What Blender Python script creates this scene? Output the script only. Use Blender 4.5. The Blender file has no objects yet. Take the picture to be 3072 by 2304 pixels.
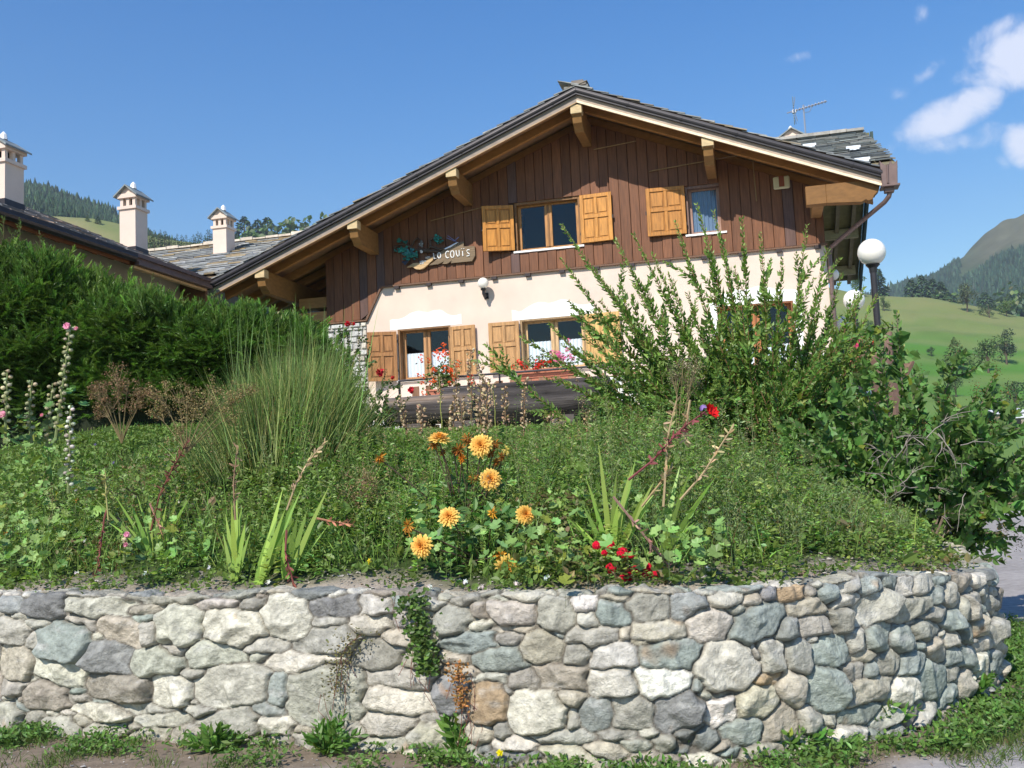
import bpy, math, random
import numpy as np
from mathutils import Vector, Matrix
R_ = math.radians
rng = np.random.default_rng(7)
random.seed(7)
SC = bpy.context.scene
COL = SC.collection

# ------------------------------------------------------------------ camera
FPX = 3000.0
PITCH, ROLL = R_(5.6), R_(2.6)
EYE = np.array([0, 0, 1.6])
cf = np.array([0, math.cos(PITCH), math.sin(PITCH)])
cu0 = np.array([0, -math.sin(PITCH), math.cos(PITCH)])
cr0 = np.array([1.0, 0, 0])
cr = math.cos(ROLL)*cr0 - math.sin(ROLL)*cu0
cu = math.sin(ROLL)*cr0 + math.cos(ROLL)*cu0
cam = bpy.data.cameras.new('camera')
cam.sensor_width = 36.0
cam.lens = FPX/3072*36.0
cam.clip_start = 0.05
cam.clip_end = 9000
camo = bpy.data.objects.new('camera', cam)
COL.objects.link(camo)
camo.matrix_world = Matrix(((cr[0], cu[0], -cf[0], 0), (cr[1], cu[1], -cf[1], 0), (cr[2], cu[2], -cf[2], 1.6), (0, 0, 0, 1)))
SC.camera = camo

# ------------------------------------------------------------------ world, sun, exposure
SUN_EL, SUN_AZ = R_(42), R_(28)          # sun stands behind the camera, to the left
sdir = Vector((-math.sin(SUN_AZ)*math.cos(SUN_EL), -math.cos(SUN_AZ)*math.cos(SUN_EL), math.sin(SUN_EL)))
world = bpy.data.worlds.new('World'); SC.world = world; world.use_nodes = True
wt = world.node_tree; wt.nodes.clear()
def wn(t, **k):
    n = wt.nodes.new(t)
    for a, b in k.items(): setattr(n, a, b)
    return n
sky = wn('ShaderNodeTexSky', sky_type='NISHITA', sun_disc=False, sun_elevation=SUN_EL, sun_rotation=math.atan2(sdir.x, sdir.y),
         altitude=0, air_density=1.5, dust_density=0.0, ozone_density=4.0)
bg = wn('ShaderNodeBackground'); bg.inputs['Strength'].default_value = 0.108
wo = wn('ShaderNodeOutputWorld')
wt.links.new(bg.outputs[0], wo.inputs[0])

sun = bpy.data.lights.new('sun', 'SUN'); sun.energy = 4.6; sun.angle = R_(0.5); sun.color = (1.0, 0.93, 0.84)
suno = bpy.data.objects.new('sun', sun); COL.objects.link(suno)
suno.rotation_euler = sdir.to_track_quat('Z', 'Y').to_euler()
SC.view_settings.view_transform = 'Standard'; SC.view_settings.look = 'None'
SC.view_settings.gamma = 1.0; SC.view_settings.exposure = 0.5
SC.view_settings.use_curve_mapping = False
SC.cycles.max_bounces = 6; SC.cycles.diffuse_bounces = 3; SC.cycles.transparent_max_bounces = 8

# ------------------------------------------------------------------ measuring: a sight line of the photograph meets a real surface
def ray(x, y): return cf + cr*(x-1536)/FPX - cu*(y-1152)/FPX
def atY(x, y, Y):
    d = ray(x, y); return EYE + d*Y/d[1]
def atZ(x, y, z):
    d = ray(x, y); return EYE + d*(z-1.6)/d[2]
HA = R_(14)
HU = np.array([math.cos(HA), -math.sin(HA), 0]); HV = np.array([math.sin(HA), math.cos(HA), 0])
HO = np.array([1.548, 22.0, 0.0])
def H(a, v, z): return HO + HU*a + HV*v + np.array([0, 0, z])

# clouds live in the sky itself, by direction
def cloud_nodes():
    tc = wn('ShaderNodeTexCoord'); sp = wn('ShaderNodeSeparateXYZ'); wt.links.new(tc.outputs['Generated'], sp.inputs[0])
    def m(op, a, b=None, clamp=False):
        n = wn('ShaderNodeMath', operation=op); n.use_clamp = clamp
        for i, v in enumerate((a, b)):
            if v is None: continue
            if isinstance(v, (int, float)): n.inputs[i].default_value = v
            else: wt.links.new(v, n.inputs[i])
        return n.outputs[0]
    yy = m('MAXIMUM', sp.outputs[1], 0.02)
    t = m('DIVIDE', sp.outputs[0], yy); e = m('DIVIDE', sp.outputs[2], yy)
    cb = wn('ShaderNodeCombineXYZ'); wt.links.new(t, cb.inputs[0]); wt.links.new(e, cb.inputs[1])
    nz = wn('ShaderNodeTexNoise'); nz.inputs['Scale'].default_value = 24; nz.inputs['Detail'].default_value = 10; nz.inputs['Roughness'].default_value = 0.62
    nz.inputs['Distortion'].default_value = 0.35
    wt.links.new(cb.outputs[0], nz.inputs['Vector'])
    tot = None
    # px centre, half sizes, tilt, density
    for (px, py, sx, sy, tl, den) in [(3075, 165, 150, 78, -24, 1.15), (2985, 225, 110, 40, -10, 0.72), (2845, 352, 140, 50, -22, 1.05), (2930, 300, 90, 40, -14, 1.0),
                                      (2850, 425, 160, 34, 0, 0.62), (2960, 400, 90, 40, 0, 0.5), (3075, 430, 62, 60, -20, 1.1), (2785, 215, 55, 22, -35, 0.62), (2690, 275, 40, 24, 0, 0.55),
                                      (2760, 45, 26, 30, 0, 0.5), (2385, 172, 50, 16, -8, 0.42), (3010, 480, 30, 30, 0, 0.45), (3300, 300, 200, 140, -20, 1.1), (3000, 90, 90, 30, -30, 0.6)]:
        d = ray(px, py); ct, ce = d[0]/d[1], d[2]/d[1]
        dt = m('SUBTRACT', t, ct); de = m('SUBTRACT', e, ce)
        a = R_(-tl); k = 1.06
        sx, sy = sx*1.15, sy*1.2; u = m('ADD', m('MULTIPLY', dt, math.cos(a)*FPX*k/sx/1.08), m('MULTIPLY', de, math.sin(a)*FPX*k/sx/1.08))
        v = m('ADD', m('MULTIPLY', dt, -math.sin(a)*FPX*k/sy/1.08), m('MULTIPLY', de, math.cos(a)*FPX*k/sy/1.08))
        r2 = m('ADD', m('MULTIPLY', u, u), m('MULTIPLY', v, v))
        w = m('MULTIPLY', m('SUBTRACT', 1.0, m('MULTIPLY', r2, 0.55), True), den)
        tot = w if tot is None else m('MAXIMUM', tot, w)
    f = m('SUBTRACT', m('ADD', tot, m('MULTIPLY', nz.outputs[0], 1.5)), 0.98)
    mr = wn('ShaderNodeMapRange', interpolation_type='SMOOTHSTEP'); wt.links.new(f, mr.inputs[0])
    mr.inputs[1].default_value = 0.0; mr.inputs[2].default_value = 0.8; mr.inputs[3].default_value = 0; mr.inputs[4].default_value = 0.72
    g = m('MULTIPLY', mr.outputs[0], m('GREATER_THAN', sp.outputs[1], 0.03))
    g = m('MULTIPLY', g, m('GREATER_THAN', tot, 0.001))
    # thin high veil
    mx = wn('ShaderNodeMixRGB'); mx.inputs[2].default_value = (7.4, 7.4, 8.1, 1)
    gam = wn('ShaderNodeHueSaturation'); gam.inputs['Hue'].default_value = 0.513; gam.inputs['Saturation'].default_value = 1.43; gam.inputs['Value'].default_value = 1.0
    wt.links.new(sky.outputs[0], gam.inputs['Color'])
    wt.links.new(g, mx.inputs[0]); wt.links.new(gam.outputs[0], mx.inputs[1]); wt.links.new(mx.outputs[0], bg.inputs[0])
cloud_nodes()

# ------------------------------------------------------------------ materials
def mat(name, base=(0.5, 0.5, 0.5), rough=0.6, vcol=False, trans=0.0, noise=0.0, nscale=8.0, nstretch=(1, 1, 1), bump=0.0, bscale=30.0, metal=0.0, spec=0.4, bdist=0.01, detail=5, ncol=None):
    m = bpy.data.materials.new(name); m.use_nodes = True
    t = m.node_tree; t.nodes.clear()
    o = t.nodes.new('ShaderNodeOutputMaterial'); b = t.nodes.new('ShaderNodeBsdfPrincipled')
    b.inputs['Roughness'].default_value = rough; b.inputs['Metallic'].default_value = metal
    b.inputs['Specular IOR Level'].default_value = spec
    if vcol:
        c = t.nodes.new('ShaderNodeAttribute'); c.attribute_name = 'Col'; csrc = c.outputs['Color']
    else:
        c = t.nodes.new('ShaderNodeRGB'); c.outputs[0].default_value = (*base, 1); csrc = c.outputs[0]
    if noise or bump:
        tc = t.nodes.new('ShaderNodeTexCoord'); mp = t.nodes.new('ShaderNodeMapping'); mp.inputs['Scale'].default_value = nstretch
        t.links.new(tc.outputs['Object'], mp.inputs[0])
    if noise:
        n = t.nodes.new('ShaderNodeTexNoise'); n.inputs['Scale'].default_value = nscale; n.inputs['Detail'].default_value = detail
        n.inputs['Roughness'].default_value = 0.6
        t.links.new(mp.outputs[0], n.inputs['Vector'])
        r = t.nodes.new('ShaderNodeMapRange'); r.inputs[1].default_value = 0.25; r.inputs[2].default_value = 0.75
        t.links.new(n.outputs[0], r.inputs[0])
        if ncol is None:
            r.inputs[3].default_value = 1-noise; r.inputs[4].default_value = 1+noise
            x = t.nodes.new('ShaderNodeVectorMath'); x.operation = 'SCALE'
            t.links.new(csrc, x.inputs[0]); t.links.new(r.outputs[0], x.inputs['Scale']); csrc = x.outputs[0]
        else:
            x = t.nodes.new('ShaderNodeMixRGB'); x.inputs[2].default_value = (*ncol, 1)
            r.inputs[3].default_value = 0; r.inputs[4].default_value = noise
            t.links.new(r.outputs[0], x.inputs[0]); t.links.new(csrc, x.inputs[1]); csrc = x.outputs[0]
    t.links.new(csrc, b.inputs['Base Color'])
    if bump:
        n2 = t.nodes.new('ShaderNodeTexNoise'); n2.inputs['Scale'].default_value = bscale; n2.inputs['Detail'].default_value = 6; n2.inputs['Roughness'].default_value = 0.65
        t.links.new(mp.outputs[0], n2.inputs['Vector'])
        bp = t.nodes.new('ShaderNodeBump'); bp.inputs['Strength'].default_value = bump; bp.inputs['Distance'].default_value = bdist
        t.links.new(n2.outputs[0], bp.inputs['Height']); t.links.new(bp.outputs[0], b.inputs['Normal'])
    if trans:
        tr = t.nodes.new('ShaderNodeBsdfTranslucent'); mx = t.nodes.new('ShaderNodeMixShader'); mx.inputs[0].default_value = trans
        br = t.nodes.new('ShaderNodeVectorMath'); br.operation = 'MULTIPLY'; br.inputs[1].default_value = (1.25, 1.35, 0.7)
        t.links.new(csrc, br.inputs[0]); t.links.new(br.outputs[0], tr.inputs[0])
        t.links.new(b.outputs[0], mx.inputs[1]); t.links.new(tr.outputs[0], mx.inputs[2]); t.links.new(mx.outputs[0], o.inputs[0])
    else:
        t.links.new(b.outputs[0], o.inputs[0])
    return m
def glassmat():
    m = bpy.data.materials.new('glass'); m.use_nodes = True; t = m.node_tree; t.nodes.clear()
    o = t.nodes.new('ShaderNodeOutputMaterial'); tr = t.nodes.new('ShaderNodeBsdfTransparent'); gl = t.nodes.new('ShaderNodeBsdfGlossy')
    gl.inputs['Roughness'].default_value = 0.02; tr.inputs[0].default_value = (0.86, 0.9, 0.9, 1)
    fr = t.nodes.new('ShaderNodeFresnel'); fr.inputs[0].default_value = 1.55
    ad = t.nodes.new('ShaderNodeMath'); ad.operation = 'MULTIPLY'; ad.inputs[1].default_value = 1.1; t.links.new(fr.outputs[0], ad.inputs[0])
    ge = t.nodes.new('ShaderNodeNewGeometry'); inv = t.nodes.new('ShaderNodeMath'); inv.operation = 'SUBTRACT'; inv.inputs[0].default_value = 1; t.links.new(ge.outputs['Backfacing'], inv.inputs[1]); mu = t.nodes.new('ShaderNodeMath'); mu.operation = 'MULTIPLY'; t.links.new(ad.outputs[0], mu.inputs[0]); t.links.new(inv.outputs[0], mu.inputs[1])
    mx = t.nodes.new('ShaderNodeMixShader'); t.links.new(mu.outputs[0], mx.inputs[0]); t.links.new(tr.outputs[0], mx.inputs[1]); t.links.new(gl.outputs[0], mx.inputs[2])
    t.links.new(mx.outputs[0], o.inputs[0]); return m
M = {}
M['leaf'] = mat('leaf', vcol=True, rough=0.45, trans=0.3, spec=0.35)
M['dry'] = mat('dry_plant', vcol=True, rough=0.8, trans=0.15, spec=0.1)
M['petal'] = mat('petal', vcol=True, rough=0.6, trans=0.3, spec=0.2)
M['stem'] = mat('stem', vcol=True, rough=0.7, noise=0.2, nscale=40)
M['stone'] = mat('wall_stone', vcol=True, rough=0.92, noise=0.38, nscale=19, bump=1.0, bscale=42, spec=0.2, bdist=0.02, detail=9)
M['cream'] = mat('cream_plaster', (0.70, 0.57, 0.475), rough=0.9, noise=0.10, nscale=1.3, bump=0.25, bscale=50, spec=0.15, bdist=0.003)
M['white'] = mat('white_plaster', (0.86, 0.85, 0.82), rough=0.9, bump=0.2, bscale=60, spec=0.15, bdist=0.004)
M['planks'] = mat('stained_planks', vcol=True, rough=0.55, noise=0.35, nscale=3.0, nstretch=(9, 9, 0.8), bump=0.35, bscale=3, bdist=0.006, spec=0.3)
M['beam'] = mat('beam_wood', vcol=True, rough=0.65, noise=0.22, nscale=4.0, nstretch=(1.5, 1.5, 4), spec=0.25)
M['shutter'] = mat('shutter_wood', vcol=True, rough=0.5, noise=0.42, nscale=3.5, nstretch=(8, 8, 0.9), spec=0.4)
M['slate'] = mat('slate', vcol=True, rough=0.7, noise=0.35, nscale=6, bump=0.5, bscale=20, spec=0.35, bdist=0.01, ncol=None)
M['metal'] = mat('dark_metal', (0.04, 0.037, 0.04), rough=0.42, metal=0.4, spec=0.5, noise=0.2, nscale=5)
M['brownmetal'] = mat('brown_metal', (0.17, 0.115, 0.10), rough=0.45, metal=0.35, spec=0.5, noise=0.2, nscale=6)
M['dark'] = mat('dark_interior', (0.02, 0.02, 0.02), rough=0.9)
M['glass'] = glassmat()
M['curtain_or_reflection'] = mat('curtain_or_reflection', (0.82, 0.85, 0.92), rough=0.9, trans=0.0)
M['globe'] = mat('globe_glass', (0.86, 0.83, 0.74), rough=0.22, spec=0.5)
M['alu'] = mat('aluminium', (0.42, 0.43, 0.46), rough=0.4, metal=0.7)
M['terracotta'] = mat('terracotta', (0.52, 0.2, 0.12), rough=0.8, noise=0.15, nscale=10)
M['oldwood'] = mat('weathered_log', vcol=True, rough=0.85, noise=0.5, nscale=5, nstretch=(0.35, 5, 5), bump=0.8, bscale=5, bdist=0.03, spec=0.15)
M['paint'] = mat('paint', vcol=True, rough=0.5)
M['bark'] = mat('bark', vcol=True, rough=0.9, noise=0.3, nscale=12)
M['black'] = mat('black_lamp_base', (0.02, 0.02, 0.022), rough=0.4)
M['mortar'] = M['stone']

# ------------------------------------------------------------------ mesh building
def nrm(a): return a/np.maximum(np.linalg.norm(a, axis=-1, keepdims=True), 1e-9)
class MB:
    def __init__(s): s.V = []; s.C = []; s.F = {}; s.n = 0
    def add(s, V, F, col=(1, 1, 1)):
        V = np.asarray(V, float).reshape(-1, 3); c = np.asarray(col, float)
        if c.ndim == 1: c = np.tile(c, (len(V), 1))
        s.V.append(V); s.C.append(c)
        if isinstance(F, np.ndarray): s.F.setdefault(F.shape[1], []).append(F+s.n)
        else:
            by = {}
            for f in F: by.setdefault(len(f), []).append(f)
            for k, l in by.items(): s.F.setdefault(k, []).append(np.array(l)+s.n)
        s.n += len(V)
    def build(s, name, m, parent=None, smooth=False, off=None, bevel=0):
        me = bpy.data.meshes.new(name)
        if s.n:
            V = np.concatenate(s.V); C = np.concatenate(s.C)
            if off is not None: V = V-np.asarray(off)
            tot = []; st = []; p = 0
            for k, l in s.F.items():
                A = np.concatenate(l); tot.append(A.reshape(-1)); st.append(p+np.arange(len(A))*k); p += A.size
            L = np.concatenate(tot).astype(np.int32); S = np.concatenate(st).astype(np.int32)
            me.vertices.add(len(V)); me.vertices.foreach_set('co', V.astype(np.float32).ravel())
            me.loops.add(len(L)); me.loops.foreach_set('vertex_index', L)
            me.polygons.add(len(S)); me.polygons.foreach_set('loop_start', S)
            me.update(calc_edges=True)
            at = me.attributes.new('Col', 'FLOAT_COLOR', 'POINT')
            at.data.foreach_set('color', np.hstack([C, np.ones((len(C), 1))]).astype(np.float32).ravel())
            me.polygons.foreach_set('use_smooth', np.full(len(S), bool(smooth)))
            me.validate()
        me.materials.append(m)
        o = bpy.data.objects.new(name, me); COL.objects.link(o)
        if parent is not None: o.parent = parent
        if bevel:
            b = o.modifiers.new('bevel', 'BEVEL'); b.width = bevel; b.segments = 1; b.limit_method = 'ANGLE'
        return o
    def box(s, a, b, col=(1, 1, 1), R=None, at=None):
        x0, y0, z0 = a; x1, y1, z1 = b
        V = np.array([(x0, y0, z0), (x1, y0, z0), (x1, y1, z0), (x0, y1, z0), (x0, y0, z1), (x1, y0, z1), (x1, y1, z1), (x0, y1, z1)], float)
        if R is not None: V = V@np.array(R).T
        if at is not None: V = V+np.array(at)
        s.add(V, np.array([(0, 3, 2, 1), (4, 5, 6, 7), (0, 1, 5, 4), (1, 2, 6, 5), (2, 3, 7, 6), (3, 0, 4, 7)]), col)
    def hexa(s, V, col=(1, 1, 1)):
        s.add(V, np.array([(0, 3, 2, 1), (4, 5, 6, 7), (0, 1, 5, 4), (1, 2, 6, 5), (2, 3, 7, 6), (3, 0, 4, 7)]), col)
    def prism(s, poly, d, col=(1, 1, 1)):          # polygon (n,3) extruded by vector d
        P = np.asarray(poly, float); n = len(P)
        V = np.vstack([P, P+np.asarray(d)])
        F = [tuple(range(n))[::-1], tuple(range(n, 2*n))]+[(i, (i+1) % n, n+(i+1) % n, n+i) for i in range(n)]
        s.add(V, F, col)
    def tube(s, pts, rad, seg=6, col=(1, 1, 1), caps=True):
        P = np.asarray(pts, float); n = len(P)
        r = np.broadcast_to(np.asarray(rad, float), (n,))
        T = np.gradient(P, axis=0); T = nrm(T)
        ref = np.array([0, 0, 1.0]) if abs(T[0][2]) < 0.9 else np.array([1.0, 0, 0])
        A = nrm(np.cross(T, ref)); B = np.cross(T, A)
        th = np.linspace(0, 2*math.pi, seg, endpoint=False)
        V = P[:, None]+r[:, None, None]*(np.cos(th)[None, :, None]*A[:, None]+np.sin(th)[None, :, None]*B[:, None])
        i = np.arange(n-1)[:, None]*seg; j = np.arange(seg)[None]; k = (j+1) % seg
        F = np.stack([i+j, i+k, i+seg+k, i+seg+j], -1).reshape(-1, 4)
        c = np.asarray(col, float)
        if c.ndim == 2: c = np.repeat(c, seg, axis=0)
        s.add(V.reshape(-1, 3), F, c)
        if caps and seg > 3:
            c0 = c if c.ndim == 1 else c[0]
            s.add(V[0], [tuple(range(seg))], c0); s.add(V[-1], [tuple(range(seg))[::-1]], c0)
    def sphere(s, c, r, col=(1, 1, 1), nu=20, nv=12, sc=(1, 1, 1)):
        u = np.linspace(0, 2*math.pi, nu, endpoint=False); v = np.linspace(0.001, math.pi-0.001, nv)
        V = np.stack([np.outer(np.sin(v), np.cos(u)), np.outer(np.sin(v), np.sin(u)), np.outer(np.cos(v), np.ones(nu))], -1)*r*np.array(sc)+np.array(c)
        i = np.arange(nv-1)[:, None]*nu; j = np.arange(nu)[None]; k = (j+1) % nu
        s.add(V.reshape(-1, 3), np.stack([i+j, i+nu+j, i+nu+k, i+k], -1).reshape(-1, 4), col)
    def inst(s, T, P, D, N, L, W, col):            # many copies of a leaf template
        tv, tf = T; P = np.asarray(P, float); n = len(P)
        if n == 0: return
        D = nrm(np.asarray(D, float)); N = np.broadcast_to(np.asarray(N, float), D.shape)
        S = nrm(np.cross(D, N)); N2 = np.cross(S, D)
        L = np.broadcast_to(np.asarray(L, float), (n,))[:, None, None]; W = np.broadcast_to(np.asarray(W, float), (n,))[:, None, None]
        V = P[:, None]+D[:, None]*tv[None, :, 0:1]*L+S[:, None]*tv[None, :, 1:2]*W+N2[:, None]*tv[None, :, 2:3]*L
        k = len(tv); c = np.asarray(col, float)
        if c.ndim == 1: c = np.tile(c, (n, 1))
        if c.ndim == 2: c = np.repeat(c, k, axis=0)
        else: c = c.reshape(-1, 3)
        base = s.n; s.V.append(V.reshape(-1, 3)); s.C.append(c)
        for f in tf:
            s.F.setdefault(f.shape[1], []).append((f[None]+np.arange(n)[:, None, None]*k).reshape(-1, f.shape[1])+base)
        s.n += n*k
    def blades(s, P, D, L, W, bend, col, seg=4, side=None, taper=0.75):   # strips that arch over
        P = np.asarray(P, float); n = len(P); D = nrm(np.asarray(D, float))
        L = np.broadcast_to(np.asarray(L, float), (n,)); W = np.broadcast_to(np.asarray(W, float), (n,)); bend = np.broadcast_to(np.asarray(bend, float), (n,))
        S = nrm(np.cross(D, rng.normal(size=(n, 3)))) if side is None else nrm(np.asarray(side, float)+0*D)
        hor = nrm(D*np.array([1, 1, 0.0])+1e-4)
        t = np.linspace(0, 1, seg+1)
        G = hor*0.6+np.array([0, 0, -0.8])
        C = P[:, None]+D[:, None]*(L[:, None]*t)[..., None]+G[:, None]*((bend*L)[:, None]*t**2.2)[..., None]
        w = (np.clip(1-t**2.5, 0.04, 1)*np.clip(taper+t*1.2, 0, 1))[None, :, None]*W[:, None, None]*0.5
        V = np.stack([C-S[:, None]*w, C+S[:, None]*w], 2).reshape(n, -1, 3)
        k = 2*(seg+1); f = np.array([(2*i, 2*i+1, 2*i+3, 2*i+2) for i in range(seg)])
        c = np.asarray(col, float)
        if c.ndim == 1: c = np.tile(c, (n, 1))
        base = s.n; s.V.append(V.reshape(-1, 3)); s.C.append(np.repeat(c, k, axis=0))
        s.F.setdefault(4, []).append((f[None]+np.arange(n)[:, None, None]*k).reshape(-1, 4)+base); s.n += n*k

def T(v, f): return (np.array(v, float), [np.array(x) for x in f])
LEAF = T([(0, 0, 0), (.38, .5, .07), (1, 0, -.1), (.38, -.5, .07)], [[(0, 1, 2), (0, 2, 3)]])
OVAL = T([(0, 0, 0), (.2, .36, .05), (.55, .5, .04), (1, 0, -.12), (.55, -.5, .04), (.2, -.36, .05)], [[(0, 1, 2, 3), (0, 3, 4, 5)]])
HEART = T([(0.02, 0, 0), (-.1, .26, .04), (.08, .5, .06), (.5, .42, .05), (1, 0, -.1), (.5, -.42, .05), (.08, -.5, .06), (-.1, -.26, .04), (.5, 0, -.04)],
          [[(0, 1, 2), (0, 7, 6)][:1]+[(0, 6, 7)], [(0, 2, 3, 8), (0, 8, 5, 6)], [(3, 4, 8), (8, 4, 5)]])
def _disc(n, lob, dep):
    v = [(0, 0, -.12)]
    for i in range(n*2):
        a = -math.pi+0.35+(2*math.pi-0.7)*i/(n*2-1); r = 0.5*(1 if i % 2 else 1-dep)
        v.append((math.cos(a)*r, math.sin(a)*r, 0.03 if i % 2 else -0.03))
    return T(v, [[(0, i, i+1) for i in range(1, n*2)]])
LOBED = _disc(7, 7, .2)
STRAP = T([(0, -.25, 0), (0, .25, 0), (.5, .5, .06), (.5, -.5, .06), (.85, .35, .04), (.85, -.35, .04), (1, 0, -.03)], [[(0, 1, 2, 3), (3, 2, 4, 5)], [(5, 4, 6)]])
def _star(k=5):
    v = [(0, 0, 0)]
    for i in range(2*k):
        a = math.pi*i/k; r = .5 if i % 2 == 0 else .22; v.append((math.cos(a)*r, math.sin(a)*r, .08))
    return T(v, [[(0, i, i % (2*k)+1) for i in range(1, 2*k+1)]])
FLOWER = _star(5)
def leafcol(n, base, var=0.25, yel=0.0, brown=0.0):
    b = np.array(base)[None]*np.exp(rng.normal(0, var, (n, 1)))*(1.2 if base[0]*1.15 < base[1] < .5 else 1)
    b = b*np.exp(rng.normal(0, 0.08, (n, 3)))
    if yel: 
        m = rng.random(n) < yel; b[m] = np.array([0.22, 0.26, 0.04])*np.exp(rng.normal(0, .2, (m.sum(), 1)))
    if brown:
        m = rng.random(n) < brown; b[m] = np.array([0.2, 0.12, 0.05])*np.exp(rng.normal(0, .3, (m.sum(), 1)))
    return np.clip(b, 0, 0.95)
def rdir(n, up=0.3, spread=1.0):
    d = rng.normal(size=(n, 3))*spread; d[:, 2] = np.abs(d[:, 2])*0.6+up; return nrm(d)
UP = np.array([0, 0, 1.0])
def upn(n, j=0.5): return nrm(UP+rng.normal(size=(n, 3))*j)

def tag(o, label, cat=None, group=None, kind=None):
    if label: o['label'] = label
    if cat: o['category'] = cat
    if group: o['group'] = group
    if kind: o['kind'] = kind
    return o
def thing(name, label, cat, loc=(0, 0, 0), rz=0, group=None):
    o = bpy.data.objects.new(name, None); o.empty_display_size = 0.2; COL.objects.link(o)
    o.location = loc; o.rotation_euler = (0, 0, rz); return tag(o, label, cat, group)
def house_thing(name, label, cat, group=None):
    return thing(name, label, cat, HO, -HA, group)
def vnoise(P, seed=0, octaves=3):                 # cheap smooth noise on numpy points (n,2|3)
    P = np.asarray(P, float); out = 0; r = np.random.default_rng(seed+99); amp = 1; fr = 1
    for o in range(octaves):
        for k in range(4):
            w = r.normal(size=P.shape[-1])*1.6; ph = r.random()*6.28
            out = out+amp*np.sin((P@w)*fr+ph+1.7*np.sin((P@r.normal(size=P.shape[-1]))*fr+r.random()*6))*0.35
        amp *= .55; fr *= 2.1
    return out
# ================================================================== TERRAIN
def interp(x, X, Y): return np.interp(x, X, Y)
CT = [-2, -.8, -.5, -.395, -.34, -.21, 0, .3, .37, .44, .51, .8, 2]
CE = [.4, .36, .306, .288, .268, .25, .22, .19, .176, .168, .15, .14, .14]
def ground_z(X, Y):
    X = np.asarray(X, float); Y = np.asarray(Y, float)
    r = np.maximum(np.hypot(X, Y), 0.01); t = np.clip(X/np.maximum(Y, 1e-3), -2, 2); t = np.where(Y <= 0, np.sign(X)*2, t)
    e = interp(t, CT, CE); ccos = 1/np.sqrt(1+np.minimum(t*t, 4))
    k = np.clip((r-70)/430, 0, 1)
    z = e*r*ccos*k**0.72
    z = np.where(r > 500, e*500*ccos*(1-0.5*np.clip((r-500)/300, 0, 1)), z)
    back = np.clip((Y+40)/80, 0, 1)
    z = z*back+vnoise(np.stack([X, Y], -1)*0.03, 3)*1.2*np.clip((r-60)/200, 0, 1)
    left = np.clip((-X-7)/5, 0, 1)*np.clip((Y-9)/6, 0, 1)*2.6*np.clip((60-r)/20, 0, 1)   # the plot behind the hedge is raised too
    return z+left
WP = np.array([(-9, 10.5), (-6, 8.8), (-3.9, 7.45), (-3.05, 7.05), (-2, 6.68), (-.92, 6.3), (0, 5.82), (.87, 5.62), (1.91, 5.95), (2.8, 6.6), (3.4, 7.3), (3.72, 8.3), (4.4, 10.2), (5.95, 14), (8.6, 20), (12.9, 30)])
def catmull(P, n):
    P = np.asarray(P, float); Q = np.vstack([2*P[0]-P[1], P, 2*P[-1]-P[-2]]); out = []
    for i in range(1, len(Q)-2):
        t = np.linspace(0, 1, n, endpoint=False)[:, None]; a, b, c, d = Q[i-1], Q[i], Q[i+1], Q[i+2]
        out.append(0.5*((2*b)+(-a+c)*t+(2*a-5*b+4*c-d)*t**2+(-a+3*b-3*c+d)*t**3))
    return np.vstack(out+[P[-1:]])
WPATH = catmull(WP, 24)
_seg = np.linalg.norm(np.diff(WPATH, axis=0), axis=1); WS = np.concatenate([[0], np.cumsum(_seg)])
def wpos(s): return np.stack([np.interp(s, WS, WPATH[:, 0]), np.interp(s, WS, WPATH[:, 1])], -1)
def wtan(s):
    d = wpos(s+0.04)-wpos(s-0.04); return d/np.linalg.norm(d, axis=-1, keepdims=True)
def wtop(s):
    p = wpos(s); return 0.95-0.13*np.clip((p[..., 0]-1.9)/1.5, 0, 1)+0.012*np.sin(s*3.1)+0.01*np.sin(s*7.7)
def wdist(X, Y):                                   # distance inside the planted bed (positive inside)
    X = np.asarray(X, float); Y = np.asarray(Y, float); shp = X.shape; Q = np.stack([X.ravel(), Y.ravel()], -1)
    best = np.full(len(Q), 1e9); sg = np.zeros(len(Q)); ss = np.zeros(len(Q))
    A = WPATH[::4]; SS = WS[::4]
    for i in range(len(A)-1):
        a, b = A[i], A[i+1]; d = b-a; L2 = d@d
        t = np.clip(((Q-a)@d)/L2, 0, 1); pr = a+t[:, None]*d; di = np.linalg.norm(Q-pr, axis=1)
        cr_ = d[0]*(Q[:, 1]-a[1])-d[1]*(Q[:, 0]-a[0])
        m = di < best; best[m] = di[m]; sg[m] = np.sign(cr_[m]); ss[m] = (SS[i]+t*math.sqrt(L2))[m]
    return (best*sg).reshape(shp), ss.reshape(shp)
def bed_z(X, Y):
    d, s = wdist(X, Y)
    z1 = np.interp(d, [-1, .05, .35, .9, 1.7, 3, 4, 6, 10], [.88, .9, .97, 1.15, 1.45, 1.98, 2.4, 3.2, 4.5])
    z2 = np.interp(np.asarray(Y, float), [5, 7, 8, 9, 10, 11, 12, 13, 16, 20, 30], [1.2, 1.42, 1.6, 1.76, 1.92, 2.05, 2.15, 2.24, 2.43, 2.55, 2.65])+np.clip(-np.asarray(X, float)-.5, 0, 6)*.062*np.clip((np.asarray(Y, float)-8)/5, 0, 1.2)
    h_ = np.clip(.5+.5*(z2-z1)/.25, 0, 1); z = z2*(1-h_)+z1*h_-.25*h_*(1-h_)
    z = z-0.13*np.clip((np.asarray(X)-1.9)/1.5, 0, 1)*np.clip(1-d/3, 0, 1)
    return z+0.03*vnoise(np.stack([np.asarray(X), np.asarray(Y)], -1)*1.3, 5)*np.clip(d*2, 0, 1)
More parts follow.
